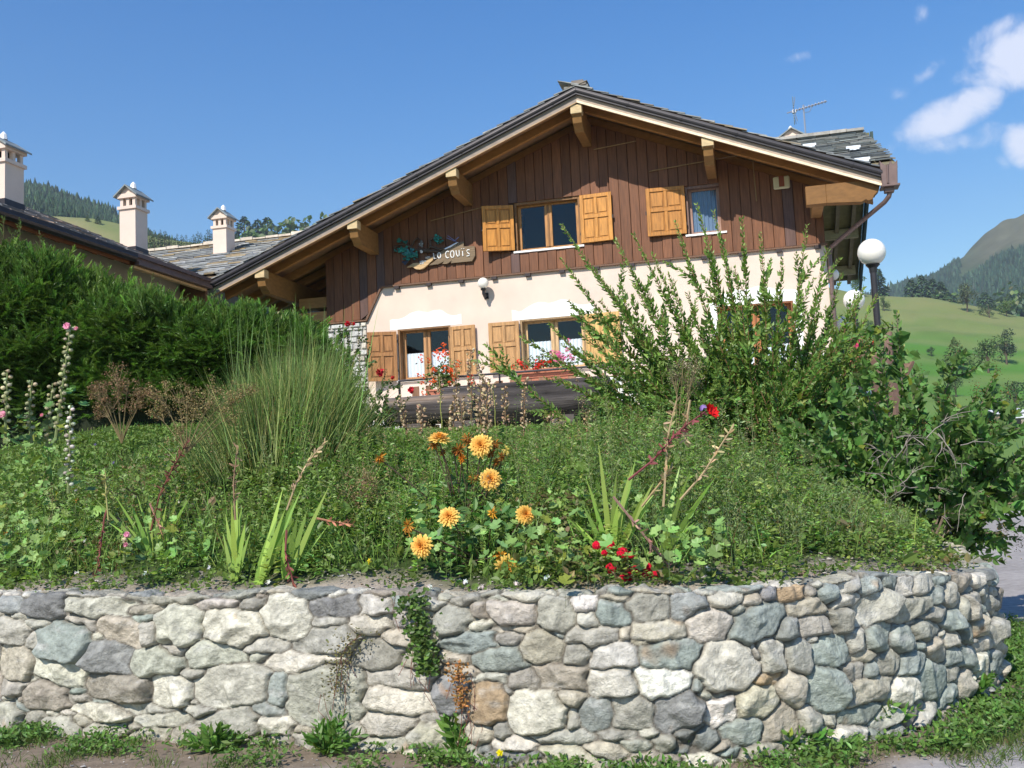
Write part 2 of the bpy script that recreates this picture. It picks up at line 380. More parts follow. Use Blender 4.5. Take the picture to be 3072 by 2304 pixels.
def march(fn, x, y, y0, y1, n=400):
    d = ray(x, y); Ys = np.geomspace(y0, y1, n); P = EYE+d[None]*(Ys/d[1])[:, None]
    g = fn(P[:, 0], P[:, 1]); i = np.nonzero(P[:, 2] <= g)[0]
    i = i[0] if len(i) else n-1
    return np.array([P[i, 0], P[i, 1], float(g[i])])
def bedpt(x, y): return march(bed_z, x, y, 5.7, 18)
def hillpt(x, y): return march(ground_z, x, y, 30, 620, 900)

def grid_mesh(name, X, Y, Z, m, col, parent=None, off=None):
    a, b = X.shape; mb = MB(); i = np.arange(a-1)[:, None]*b; j = np.arange(b-1)[None]
    F = np.stack([i+j, i+j+1, i+b+j+1, i+b+j], -1).reshape(-1, 4)
    mb.add(np.stack([X, Y, Z], -1).reshape(-1, 3), F, col); return mb.build(name, m, parent, smooth=True, off=off)

# ground: one polar sheet out to beyond the meadow crest
th = np.concatenate([np.linspace(-math.pi, -0.75, 30, endpoint=False), np.linspace(-0.75, 0.75, 260, endpoint=False), np.linspace(0.75, math.pi, 31)])
rr = np.concatenate([[0.0], np.linspace(1, 12, 90), np.geomspace(12.3, 900, 150)])
TT, RR = np.meshgrid(th, rr); GX = RR*np.sin(TT); GY = RR*np.cos(TT); GZ = ground_z(GX, GY)
near = np.clip((14-RR)/6, 0, 1); GZ = GZ+near*0.012*vnoise(np.stack([GX, GY], -1)*3, 2)
wd, ws_ = wdist(GX, GY)
# colours of the ground itself: gravel road, dry earth verge, meadow grass in mown strips
n1 = vnoise(np.stack([GX, GY], -1)*1.1, 11); n2 = vnoise(np.stack([GX, GY], -1)*0.035, 12); n3 = vnoise(np.stack([GX, GY], -1)*0.012, 13)
gravel = np.array([.36, .34, .325]); earth = np.array([.22, .175, .13]); grass = np.array([.085, .2, .03]); hay = np.array([.30, .25, .12]); mown = np.array([.13, .21, .05])
verge = np.clip((0.95-.45*np.clip(GX-1.5, 0, 1.2)+0.25*n1-(-wd))/0.35, 0, 1)*(wd < 0.3)
leftdirt = np.clip((-1.2-GX+0.8*n1)/1.2, 0, 1)*(RR < 9)
C = gravel*(1-0.12*n1[..., None]); w = np.clip(verge+0.65*leftdirt*np.clip(1.7-(-wd), 0, 1), 0, 1)[..., None]
C = C*(1-w)+earth*w
mead = np.clip((RR-45)/15, 0, 1)[..., None]
w2 = np.clip(0.5+0.45*n2+0.9*np.tanh(4*np.sin(GZ*.62+n2*.9+GX*.012)), 0, 1)[..., None]; G = grass*(1-w2)+mown*w2
lf = np.clip((-GX/np.maximum(GY, 1)-.18)/.06, 0, 1)[..., None]*np.clip(0.55+0.4*n2+0.5*np.sin(RR/40+GX/90), .15, 1)[..., None]; G = G*(1-.18*np.clip(vnoise(np.stack([GX, GY], -1)*.09, 14)-.2, 0, 1)[..., None]); G = G*(1-lf)+hay*lf
rough = np.clip((RR-330)/120, 0, 1)[..., None]*0.5*(1-lf); G = G*(1-rough)+(hay*0.9)*rough
C = C*(1-mead)+G*mead
gmat = mat('ground', vcol=True, rough=0.95, noise=0.3, nscale=9, bump=0.7, bscale=70, spec=0.1, bdist=0.012, detail=9)
g = grid_mesh('ground', GX, GY, GZ, gmat, C.reshape(-1, 3)); tag(g, 'gravel road and green mountain meadow', kind='structure')

# far mountains
def mountain(name, label, ts, es, r0, r1, base_e, col, colfn=None, seed=0):
    t = np.linspace(ts[0], ts[-1], 180); r = np.linspace(r0, r1*1.25, 46); TT, RR = np.meshgrid(t, r)
    e = np.interp(TT, ts, es); b = np.interp(TT, ts, np.full(len(ts), base_e)) if np.isscalar(base_e) else np.interp(TT, ts, base_e)
    k = np.clip((RR-r0)/(r1-r0), 0, 1); ee = b+(e-b)*k**0.9
    Y = RR; X = TT*RR; Z = np.where(RR <= r1, ee*RR, e*r1*(1-0.6*(RR-r1)/r1)) + vnoise(np.stack([X, Y], -1)/ (r1*0.06), seed)*r1*0.006*np.clip(k*3, 0, 1)*(k < 1)
    c = np.tile(np.array(col), (X.size, 1)).reshape(X.shape+(3,))
    if colfn: c = colfn(TT, RR, k, c, X, Y)
    m = mat(name+'_ground', vcol=True, rough=1.0, noise=0.25, nscale=0.03, spec=0.0)
    o = grid_mesh(name, X, Y, Z, m, c.reshape(-1, 3)); tag(o, label, kind='structure')
    return lambda tq, rq: np.interp(tq, ts, es)*0+_interp2(tq, rq, t, r, Z)
def _interp2(tq, rq, t, r, Z):
    i = np.clip((rq-r[0])/(r[1]-r[0]), 0, len(r)-1.001); j = np.clip((tq-t[0])/(t[1]-t[0]), 0, len(t)-1.001)
    i0 = i.astype(int); j0 = j.astype(int); fi = i-i0; fj = j-j0
    return Z[i0, j0]*(1-fi)*(1-fj)+Z[i0+1, j0]*fi*(1-fj)+Z[i0, j0+1]*(1-fi)*fj+Z[i0+1, j0+1]*fi*fj
def te(px, py):
    d = ray(px, py); return d[0]/d[1], d[2]/d[1]
def crest(pts, drop=0.0):
    q = [te(*p) for p in pts]; return [a for a, b in q], [b-drop for a, b in q]
SPR = None
def spruce_template():
    v = []; f = []
    for lv, (z, rad, top) in enumerate([(0.08, .26, .5), (.3, .2, .72), (.52, .13, 1.0)]):
        b = len(v); n = 5
        for i in range(n): a = 2*math.pi*i/n+lv; v.append((z, math.cos(a)*rad, math.sin(a)*rad))
        v.append((top, 0, 0)); f += [(b+i, b+(i+1) % n, b+n) for i in range(n)]
    return T(v, [f])
SPR = spruce_template(); SPR[0][:, 2] *= 1.0
def forest(name, label, zf, tr, rr_, n, h, col, keep=None, hv=.25):
    t = rng.uniform(*tr, n); r = rng.uniform(*rr_, n)
    if keep is not None:
        m = keep(t, r); t = t[m]; r = r[m]
    z = zf(t, r); P = np.stack([t*r, r, z-0.3], -1); hh = h*np.exp(rng.normal(0, hv, len(t)))
    mb = MB(); tv, tf = SPR
    # W scales across, L along; template's z axis is scaled by L, so pass W = L
    mb.inst(SPR, P, np.tile(UP, (len(t), 1))+rng.normal(size=(len(t), 3))*0.03, nrm(rng.normal(size=(len(t), 3))*[1, 1, 0.01]), hh, hh, leafcol(len(t), col, .3))
    o = mb.build(name, M['farleaf']); tag(o, label, kind='stuff'); return o
M['farleaf'] = mat('far_foliage', vcol=True, rough=0.9, spec=0.05)

tsL, esL = crest([(-700, 430), (-200, 470), (35, 532), (180, 560), (350, 622), (450, 672), (560, 715), (640, 733), (760, 760), (1100, 790)], 0.011)
zfL = mountain('forest_hill', 'steep hillside under dark conifer forest, upper left', tsL, esL, 480, 900, [e*0.9 for e in esL], (.05, .07, .03), seed=21)
def _rb(px, py): return te(px, py)
tsR, esR = crest([(1900, 960), (2300, 920), (2600, 872), (2660, 850), (2800, 797), (2900, 737), (3000, 655), (3072, 612), (3300, 520), (3700, 480)], 0.006)
def colR(TT, RR, k, c, X, Y):
    n = vnoise(np.stack([X, Y], -1)/160, 8)
    bare = np.clip((k-.72-0.6*(0.62-TT)+0.12*n)/.06, 0, 1)*np.clip((TT-.44)/.05, 0, 1)
    low = np.clip((.16-k+0.05*n)/.05, 0, 1)
    c = c*(1-bare[..., None])+np.array([.115, .115, .07])*bare[..., None]
    return c*(1-low[..., None])+np.array([.19, .16, .115])*low[..., None]
zfR = mountain('mountain', 'rounded forested mountain with bare brown summit on the right', tsR, esR, 700, 1500, [0.10]*10, (.055, .085, .04), colR, seed=22)
forest('conifer_forest', 'dark conifer forest covering the hill behind the left roof', zfL, (-.62, -.2), (560, 905), 22000, 6.3, (.035, .06, .03))
forest('mountain_forest', 'dense forest on the flank of the right-hand mountain', zfR, (.3, .62), (760, 1500), 36000, 6.5, (.035, .06, .035),
       keep=lambda t, r: (((r-700)/800) > .17) & ~((((r-700)/800)-.70-0.6*(0.62-t) > 0) & (t > .46)))

# planted bed: earth slope inside the wall, turning into lawn
sg = np.linspace(0.0, WS[-1], 260); dd = np.concatenate([np.linspace(0.02, 2, 30), np.linspace(2.2, 9, 36)])
pp = wpos(sg); tn = wtan(sg); nrmI = np.stack([-tn[:, 1], tn[:, 0]], -1)
xs = np.linspace(-11, 12, 220); ys = np.linspace(5.3, 26, 200)
BX, BY = np.meshgrid(xs, ys); bd, bs = wdist(BX, BY); BZ = bed_z(BX, BY)
BZ = np.where(bd < 0.04, -0.4, BZ)
# snap the outer fringe onto the wall line so that the sheet ends under the stones
fr = (bd < 0.16) & (bd > -0.35); sp = wpos(bs); st = wtan(bs); ni = np.stack([-st[..., 1], st[..., 0]], -1)
BX = np.where(fr, sp[..., 0]+ni[..., 0]*.1, BX); BY = np.where(fr, sp[..., 1]+ni[..., 1]*.1, BY); BZ = np.where(fr, .9-0.13*np.clip((BX-1.9)/1.5, 0, 1), BZ)
soil = np.array([.36, .31, .25]); lawn = np.array([.06, .12, .03])
bn = vnoise(np.stack([BX, BY], -1)*2, 4)
wl = np.clip((bd-0.27-0.12*bn)/.25, 0, 1)[..., None]; C = soil*(1-.1*bn[..., None])*(1-wl)+np.array([.045, .07, .02])*wl
wl = np.clip((bd-3.5)/2, 0, 1)[..., None]; C = C*(1-wl)+lawn*wl
bmat = mat('bed_earth', vcol=True, rough=0.95, noise=0.3, nscale=14, bump=0.8, bscale=60, spec=0.1, bdist=0.02, detail=8)
mb = MB(); nb_, mb_ = BX.shape; ia = np.arange(nb_-1)[:, None]*mb_; ja = np.arange(mb_-1)[None]
Fq = np.stack([ia+ja, ia+ja+1, ia+mb_+ja+1, ia+mb_+ja], -1).reshape(-1, 4)
ok = (np.where(bd > -0.35, 1, 0).ravel()[Fq].min(1) > 0) & (bd.ravel()[Fq].max(1) > 0.04)
mb.add(np.stack([BX, BY, BZ], -1).reshape(-1, 3), Fq[ok], C.reshape(-1, 3)); o = mb.build('garden_slope', bmat, smooth=True); tag(o, 'sloping garden bed of pale earth rising to the lawn', kind='structure')

# ================================================================== RETAINING WALL
def wall_hit(x, y):
    d = ray(x, y); 
    S = np.linspace(1, WS[-1]-2, 3000); p = wpos(S)
    # the first crossing of the sight line's ground track with the wall path
    f = p[:, 0]*d[1]-p[:, 1]*d[0]; i = np.nonzero(np.diff(np.sign(f)) != 0)[0]
    if len(i) == 0: return None
    i = i[0]; s = S[i]-f[i]*(S[i+1]-S[i])/(f[i+1]-f[i]); q = wpos(np.array(s)); k = q[1]/d[1]
    return float(s), float(1.6+d[2]*k)
SCOL = dict(g=(.375, .36, .30), l=(.46, .445, .37), w=(.57, .54, .445), W=(.73, .70, .61), b=(.31, .345, .305), d=(.255, .265, .245), t=(.44, .405, .315), o=(.36, .27, .165), k=(.31, .275, .225))
STA = """60,430,150,90,0,d;255,440,230,160,0,d;560,440,370,110,0,l;850,460,200,60,0,t;990,400,430,60,0,g;1310,425,240,65,0,l;1530,430,200,60,0,g;1725,520,280,240,0,w;2010,445,290,100,0,d
1085,555,280,210,0,g;1400,570,350,200,0,w;60,590,180,150,0,l;470,545,200,75,0,g;215,540,150,50,0,l;100,505,130,40,0,l;370,655,280,240,0,b;720,590,280,150,15,t;900,600,110,140,0,l;870,515,110,50,0,b
640,750,250,200,0,d;75,780,170,190,0,t;190,640,100,80,0,g;350,840,320,150,10,w;935,780,310,150,0,l;1275,750,350,150,0,l;1050,710,160,80,0,g;1590,680,280,90,0,g;1945,650,350,150,-8,g;1555,760,140,60,0,l
1820,780,410,110,-3,w;1960,545,180,60,0,l;710,940,380,160,3,k;1030,945,240,190,0,w;1180,860,220,80,0,g;1380,930,440,250,-6,l;1675,945,140,200,0,b;1960,990,480,310,0,w;270,985,230,170,0,k;290,915,210,50,8,l
450,945,110,50,0,b;470,1000,150,50,0,g;610,1075,270,90,5,w;900,1065,350,60,0,l;1210,1080,220,70,0,l;1390,1130,330,140,0,g;980,1120,290,90,-3,l;1620,1075,180,60,-5,d;1640,1160,200,110,0,w;600,1010,180,40,0,b
1050,640,120,60,0,g;60,930,120,90,0,g;1460,830,180,60,0,l;2120,1180,130,120,0,g;-120,500,200,160,0,g;-140,680,220,170,0,l;-160,880,260,190,0,t;-330,450,200,120,0,l;-350,640,220,200,0,w;-380,850,230,200,0,g"""
STB = """255,440,205,105,0,l;415,425,130,90,0,b;430,520,150,120,0,g;230,550,240,100,-5,w;410,640,220,120,0,t;270,730,280,190,0,g;710,520,190,170,0,g;870,480,100,90,0,k;860,555,160,70,-5,w;1075,480,300,130,0,w
1080,575,300,40,0,t;1335,495,190,190,0,g;1515,420,135,100,0,W;1530,525,120,100,0,l;1685,495,190,140,0,b;1720,400,170,45,0,t;1915,450,240,170,-3,g;2120,445,180,160,0,d;820,655,280,130,-3,b;1060,640,190,70,0,g
1250,690,240,170,0,t;1345,620,90,50,0,b;1550,625,320,100,0,g;1750,615,80,80,0,t;1970,590,360,120,-3,t;690,765,180,70,0,t;510,760,240,130,0,t;1000,765,300,140,-8,b;1455,735,190,110,0,g;1700,740,300,150,0,l
1880,670,160,40,5,t;2050,740,380,170,0,b;400,885,370,110,0,l;765,830,180,60,0,t;945,875,210,65,0,l;1150,890,180,120,0,g;1390,880,300,160,0,t;1670,915,310,160,-3,w;2000,910,340,170,0,W;395,1020,400,150,0,w
700,980,200,220,0,d;930,1035,230,240,0,o;1210,1085,330,250,0,w;1430,985,160,110,0,t;1435,1120,100,140,0,g;1580,1100,190,180,0,b;1800,1100,290,180,0,g;2080,1080,290,220,0,d;340,1160,310,120,0,l;650,1120,300,60,0,g
310,1275,230,80,0,g;600,1220,300,130,0,t;880,1210,170,120,0,t;1000,1180,90,130,15,g;1400,1235,310,90,-5,l;1700,1215,290,60,0,g;1910,1205,130,60,0,l;2150,1230,200,130,0,d;1080,1280,240,70,0,w;1640,1310,200,90,5,t;1820,1280,160,50,0,l;2020,1260,170,90,0,g"""
STC = """440,400,170,110,-5,w;580,400,110,80,0,t;680,365,90,90,0,d;810,365,160,85,-3,o;930,350,90,60,0,k;1035,365,110,120,0,b;1180,330,100,90,0,l;1305,335,140,95,-3,b;1415,310,90,80,0,b;1510,335,90,120,0,l;1615,315,120,120,0,w
1720,285,100,50,0,b;1840,290,80,110,0,t;1940,265,60,110,0,w;1780,370,90,110,0,g;1690,370,75,110,0,b;330,560,230,190,0,w;490,470,120,60,0,g;610,545,330,180,-15,b;920,435,270,100,-5,t;1165,410,140,90,-10,l;1335,450,260,170,-20,g
1555,455,190,120,-8,g;790,570,130,150,0,d;965,565,220,110,0,l;1115,530,130,140,0,g;1700,480,100,80,0,g;1790,520,75,110,0,b;1850,480,50,120,0,l;1910,440,80,150,0,g;420,795,310,290,0,w;605,740,60,120,0,l;695,750,160,200,0,w
860,735,150,210,10,g;1050,715,220,180,0,b;1210,650,130,130,0,l;1350,630,150,160,0,b;1490,640,140,150,0,b;1620,590,140,120,0,g;960,645,80,50,0,g;1255,745,180,60,0,t;1405,780,150,130,0,g;1545,790,140,140,0,b;1690,710,110,150,15,t
1790,640,100,90,0,g;1870,600,70,100,0,b;1950,570,80,100,0,t;1180,840,170,100,0,g;1300,820,80,90,0,b;670,885,160,70,0,o;830,945,180,170,0,t;1035,940,230,250,0,b;1285,950,250,160,0,t;1490,945,170,160,0,w;1665,890,160,220,15,b
1790,860,90,90,0,g;1850,910,90,170,15,t;1880,730,90,100,0,b;1975,790,90,140,0,w;250,930,80,70,0,b;620,1020,240,190,0,t;400,1080,190,180,0,W;755,1155,210,190,0,t;925,1135,130,140,0,l;1050,1140,120,80,0,l;1235,1095,250,110,-8,b
1410,1100,150,110,-10,l;1530,1090,100,100,-15,g;515,1190,250,130,0,b;240,1235,280,120,0,d;1160,1230,240,130,0,w;910,1280,160,110,0,l;1320,1225,100,80,0,b;680,1310,250,80,-8,t;410,1280,90,50,0,t;1010,1195,130,70,-5,t
1650,1060,120,80,-20,l;1760,960,110,110,-15,b;1760,1110,100,80,0,t;400,960,220,40,-5,g;1600,660,60,70,0,b;1980,360,60,80,0,g"""
stones = []
for txt, ox, sc in ((STA, 0, 2.011), (STB, 1000, 2.011), (STC, 1972, 2.011)):
    for q in txt.replace('\n', ';').split(';'):
        x, y, w, h, ro, c = q.split(','); x, y, w, h, ro = map(float, (x, y, w, h, ro))
        px, py = ox+x/sc, 1600+y/sc; hw, hh = w/sc/2, h/sc/2
        a = wall_hit(px, py); b = wall_hit(px-hw, py); d = wall_hit(px+hw, py); e = wall_hit(px, py+hh); f = wall_hit(px, py-hh)
        if None in (a, b, d, e, f): continue
        stones.append((a[0], a[1], max(.02, (d[0]-b[0])/2)*1.03, max(.012, (f[1]-e[1])/2)*1.03, -R_(ro), SCOL[c]))
S0, S1, HZ = 1.2, float(WS[-1])-8.5, 1.06
DS = 0.0076
ns = int((S1-S0)/DS); nz = int((HZ+.14)/DS)
sv = S0+np.arange(ns)*DS; zv = -.14+np.arange(nz)*DS
SG, ZG = np.meshgrid(sv, zv, indexing='ij')
pts2 = np.stack([SG, ZG], -1)
WX = SG+0.006*vnoise(pts2*14, 31, 3)+0.005*vnoise(pts2*6, 35, 1); WZ = ZG+0.0055*vnoise(pts2*14, 32, 3)+0.004*vnoise(pts2*6, 36, 1)
def sdf(st, X, Z):
    s, z, a, b, ro, _ = st; c, n_ = math.cos(ro), math.sin(ro)
    u = ((X-s)*c+(Z-z)*n_)/a; v = (-(X-s)*n_+(Z-z)*c)/b
    q = np.random.default_rng(int(abs(s)*1e4+abs(z)*777) % 99991); K_ = 6; an = np.arange(K_)*2*math.pi/K_+q.uniform(0, .9)+q.normal(0, .16, K_); rk = q.uniform(.9, 1.12, K_); m = 0
    for a_, r_ in zip(an, rk): m = m+np.clip((u*math.cos(a_)+v*math.sin(a_))/(r_*(abs(math.cos(a_))**3+abs(math.sin(a_))**3)**(-1/3)), 0, 9)**22
    m = (m+1e-12)**(1/22)*.93
    return (m-1)*min(a, b)*1.0
F1 = np.full(SG.shape, 9.0); F2 = np.full(SG.shape, 9.0); ID = np.full(SG.shape, -1, int)
def put(k, st):
    s, z, a, b = st[:4]; ext = max(a, b)*1.25+.12
    i0 = max(0, int((s-ext-S0)/DS)); i1 = min(ns, int((s+ext-S0)/DS)+1); j0 = max(0, int((z-ext+.14)/DS)); j1 = min(nz, int((z+ext+.14)/DS)+1)
    if i1 <= i0 or j1 <= j0: return
    d = sdf(st, WX[i0:i1, j0:j1], WZ[i0:i1, j0:j1]); f1 = F1[i0:i1, j0:j1]; f2 = F2[i0:i1, j0:j1]; idd = ID[i0:i1, j0:j1]
    m = d < f1; f2[m] = f1[m]; f1[m] = d[m]; idd[m] = k
    m2 = (~m) & (d < f2); f2[m2] = d[m2]
for k, st in enumerate(stones): put(k, st)
# fill: large gaps (outside the photographed part) first, then chinking stones
cols = list(SCOL.values()); rs = np.random.default_rng(5)
for it in range(5200):
    if it % 12 == 0:
        sub = F1[2::5, 2::5]
        cand = np.argsort(sub.ravel())[::-1][:400]; used = []
    if len(cand) == 0: break
    q = cand[0]; cand = cand[1:]
    i, j = np.unravel_index(q, sub.shape); i = i*5+2; j = j*5+2
    f = F1[i, j]
    if f < .013:
        if it % 12 == 0: break
        continue
    f = min(f, .3)
    big = f > .12
    if big: a = rs.uniform(.08, .16); b = rs.uniform(.04, .09)
    else: a = min(.14, f*rs.uniform(1.5, 3.4)); b = f*rs.uniform(.7, .95)
    st = (S0+i*DS, -.14+j*DS, a, b, rs.normal(0, .25), cols[rs.choice([0, 0, 1, 1, 2, 4, 5, 6, 6, 8])]); stones.append(st); put(len(stones)-1, st)
    cand = np.array([c for c in cand if math.hypot(*(np.array(np.unravel_index(c, sub.shape))*5*DS+np.array([S0, -.14])-np.array([st[0], st[1]]))) > a+.02], int) if len(cand) else cand
K = len(stones)
edge = np.minimum((F2-F1)*0.5-.0006, 0.022-F1)                       # distance to joint
edge = np.clip(edge, -0.05, 1)
amin = np.array([min(s[2], s[3]) for s in stones]+[.02])
am = amin[ID]
prof = 1-(1-np.clip((edge)/np.minimum(.019, am*.4), 0, 1))**2.2
r2_ = np.random.default_rng(8)
tilt = r2_.normal(0, .16, (K+1, 2)); jut = r2_.uniform(0.018, .052, K+1)*np.clip(amin/.05, .35, 1.15); facn = r2_.normal(0, .35, (K+1, 4, 2)); faco = r2_.uniform(-.2, .5, (K+1, 4))
sc_ = np.array([s[0] for s in stones]+[0]); zc_ = np.array([s[1] for s in stones]+[0])
u = SG-sc_[ID]; v = ZG-zc_[ID]
fac = np.full(SG.shape, 9.0)
for k in range(4): fac = np.minimum(fac, 1.25*facn[ID, k, 0]*u+facn[ID, k, 1]*v+faco[ID, k]*am*0.8)
disp = prof*(jut[ID]+tilt[ID, 0]*u*.7+tilt[ID, 1]*v*.7+np.clip(fac, -.025, .02)*1.0)
disp += prof*(0.0022*vnoise(pts2*np.array([16, 26])+ID[..., None]*3.3, 41, 3)+0.0030*np.abs(vnoise(pts2*np.array([17, 48])+ID[..., None]*1.7, 42, 3)))
gr = np.clip(1-edge/.0058, 0, 1)**1.3; disp = (disp-0.008)*(1-gr)-.036*gr; disp = disp-.032*np.clip(-edge/.004-.35, 0, 1)+.005*gr*vnoise(pts2*40, 43, 2)
dp = np.pad(disp, 1, mode='edge'); disp = (dp[1:-1, 1:-1]*4+dp[:-2, 1:-1]+dp[2:, 1:-1]+dp[1:-1, :-2]+dp[1:-1, 2:]+.5*(dp[:-2, :-2]+dp[2:, 2:]+dp[:-2, 2:]+dp[2:, :-2]))/10
disp += prof*0.0016*vnoise(pts2*60, 46, 2)
cc = np.array([s[5] for s in stones]+[(.3, .28, .24)])*np.exp(np.random.default_rng(3).normal(0, .1, (K+1, 1)))*np.exp(np.random.default_rng(4).normal(0, .015, (K+1, 3)))
CW = cc[ID]
vein = np.clip(vnoise(pts2*np.array([7, 16])+ID[..., None]*5.1, 44, 3)-.55, 0, 1)[..., None]
CW = CW*(1-vein*.5)+np.array([.52, .51, .47])*vein*.5
rust = np.clip(vnoise(pts2*7+ID[..., None]*7.7, 45, 2)-.95, 0, 1)[..., None]*(np.random.default_rng(6).random(K+1) < .35)[ID][..., None]
CW = CW*(1-rust)+np.array([.36, .21, .1])*rust
blot = vnoise(pts2*np.array([13, 24])+ID[..., None]*1.3, 47, 3)[..., None]; CW = CW*(1+.13*np.clip(blot, -1.5, 1.5)); CW = CW*(1-.35*np.clip(-vnoise(pts2*np.array([9, 40])+ID[..., None]*2.3, 49, 3)-.8, 0, 1)[..., None])
gw = np.clip(gr*1.3-.3, 0, 1)[..., None]; CW = CW*(1-gw)+np.array([.15, .135, .11])*(1+.1*blot)*gw
P2 = wpos(SG); tg = wtan(sv)[:, None]; no = np.stack([tg[..., 1]+0*SG, -tg[..., 0]+0*SG], -1)   # outward
top = wtop(SG); lip = np.clip((ZG-(top-.05))/.05, 0, 1)
disp = disp*(1-.35*lip)
zz = np.minimum(ZG, top+0.012*prof-0.012*(1-prof)); over = np.clip(ZG-top, 0, 9)
X = P2[..., 0]+no[..., 0]*(disp-over*2.2); Y = P2[..., 1]+no[..., 1]*(disp-over*2.2)
zz = zz+0.012*vnoise(pts2*9, 48)*(over > 0)
wallt = thing('retaining_wall', 'curved dry stone retaining wall of grey, cream and blue-green fieldstones', 'stone wall', (0, 6, 0))
ii = np.arange(ns-1)[:, None]*nz; jj = np.arange(nz-1)[None]
mb = MB(); mb.add(np.stack([X, Y, zz], -1).reshape(-1, 3), np.stack([ii+jj, ii+nz+jj, ii+nz+jj+1, ii+jj+1], -1).reshape(-1, 4), CW.reshape(-1, 3))
mb.build('stone_face', M['stone'], wallt, smooth=True, off=(0, 6, 0))
mb = MB()                                           # rough backing and the far, unseen run of the wall
q = wpos(np.linspace(S0, WS[-1], 160)); tq = wtan(np.linspace(S0, WS[-1], 160)); nq = np.stack([-tq[:, 1], tq[:, 0]], -1)
bo = np.concatenate([q+nq*.09, q+nq*.35], 0); n_ = len(q); sbase = np.linspace(S0, WS[-1], 160)
zt = wtop(sbase)-.13
V = np.vstack([np.c_[q+nq*.09, np.full(n_, -.2)], np.c_[q+nq*.09, zt], np.c_[q+nq*.35, zt], np.c_[q+nq*.35, np.full(n_, -.2)]])
F = [(i+a*n_, i+1+a*n_, i+1+(a+1)*n_, i+(a+1)*n_) for a in range(3) for i in range(n_-1)]
mb.add(V, F, (.3, .28, .25)); mb.build('core', M['stone'], wallt, off=(0, 6, 0))
print('stones', K)
# ================================================================== CHALET  (local axes: x along the facade, y into the house, z up)
def zr(a): return 9.86-(.388*(.44-a) if a < .44 else .424*(a-.44))       # top of the roof deck
def jit(c, s=.12, r=random): k = math.exp(r.gauss(0, s)); return tuple(min(.95, x*k) for x in c)
ch = house_thing('chalet', 'chalet with cream walls, dark plank gable and slate roof', 'house')
def part(mb, name, m, parent=None, **k): return mb.build(name, m, parent or ch, **k)
SLL, SLR = math.atan(.388), math.atan(.424)

M['sky_reflection'] = mat('blue_sky_reflection', (.17, .24, .36), rough=.6)  # flat blue standing for sky mirrored in the small gable pane
holes = [(-4.28, -2.99, 4.06, 5.27), (-1.35, .14, 4.07, 5.25), (3.02, 4.6, 3.0, 5.17)]
mb = MB()
def wall_rects(mb, a0, a1, z0, z1, holes, y0, y1, col=(1, 1, 1)):
    A = sorted({a0, a1, *[h[0] for h in holes], *[h[1] for h in holes]}); A = [a for a in A if a0 <= a <= a1]
    for p, q in zip(A[:-1], A[1:]):
        hs = sorted([h for h in holes if h[0] <= p and h[1] >= q], key=lambda h: h[2]); z = z0
        for h in hs:
            if h[2] > z: mb.box((p, y0, z), (q, y1, h[2]), col)
            z = h[3]
        if z < z1: mb.box((p, y0, z), (q, y1, z1), col)
wall_rects(mb, -5.04, 5.34, 2.3, 6.33, holes, 0, .35)
mb.box((4.99, .36, 2.3), (5.34, 9.5, 7.6)); mb.box((-5.04, 9.2, 2.3), (5.0, 9.5, 6.3)); mb.box((-5.4, .36, 2.3), (-5.05, 9.5, 6.2))
part(mb, 'wall', M['cream'])
# interior
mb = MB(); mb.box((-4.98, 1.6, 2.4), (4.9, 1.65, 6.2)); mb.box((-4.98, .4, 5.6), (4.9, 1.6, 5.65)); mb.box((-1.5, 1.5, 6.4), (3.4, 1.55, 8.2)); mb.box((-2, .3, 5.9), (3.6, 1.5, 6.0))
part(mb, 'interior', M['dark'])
# white bands above the openings, wavy upper edge
mb = MB()
for a0, a1, zt, hgt, sd in [(-4.46, -2.72, 5.27, .36, 1), (-1.52, .36, 5.25, .34, 2), (2.86, 4.74, 5.17, .33, 3)]:
    r = random.Random(sd); n = 24; P = []
    for i in range(n+1):
        t = i/n; hh = hgt*(.55+.45*math.sin(math.pi*min(1, max(0, t*1.25-.12)))**.7)+.03*math.sin(t*19+sd)+r.uniform(-.01, .01)
        P.append((a0+(a1-a0)*t, -.006, zt+hh))
    poly = [(a0, -.006, zt-.02)]+P+[(a1, -.006, zt-.02)]
    mb.prism(poly, (0, .005, 0)); part(mb, 'white_trim', M['white']); mb = MB()
mb.box((4.6, -.012, 3.0), (4.76, -.001, 5.16)); part(mb, 'door_surround', M['white']); mb = MB(); mb.box((2.88, -.012, 3.0), (3.02, -.001, 5.16))
part(mb, 'door_surround', M['white'])
# rubble pier at the left corner under the cladding
def rubble(name, a0, a1, z0, z1, y, dep, seed, parent, side=False):
    r = random.Random(seed); mb = MB(); mb.box((a0+.02, y+.03, z0), (a1-.02, y+dep, z1), (.42, .40, .36)); z = z0
    while z < z1-.03:
        h = min(r.uniform(.07, .17), z1-z); a = a0-r.uniform(0, .1)
        while a < a1-.02:
            w = r.uniform(.1, .34); x0, x1 = max(a, a0), min(a+w, a1)
            if x1-x0 > .04:
                c = jit(r.choice([(.6, .6, .57), (.7, .7, .68), (.5, .5, .48), (.62, .58, .5)]), .1, r); yo = y-r.uniform(0, .03); g_ = .009
                k = r.uniform(.008, .02)
                V = [(x0+g_, y+.06, z+g_), (x1-g_, y+.06, z+g_), (x1-g_, y+.06, z+h-g_), (x0+g_, y+.06, z+h-g_), (x0+g_+k, yo, z+g_+k), (x1-g_-k*r.uniform(.5, 2), yo, z+g_+k), (x1-g_-k, yo, z+h-g_-k), (x0+g_+k*r.uniform(.5, 2), yo, z+h-g_-k)]
                mb.hexa([V[0], V[1], V[2], V[3], V[4], V[5], V[6], V[7]], c)
            a += w
        z += h
    return mb.build(name, M['stone'], parent)
rubble('stone_pier', -6.03, -5.03, 2.3, 5.5, -.03, .6, 4, ch)

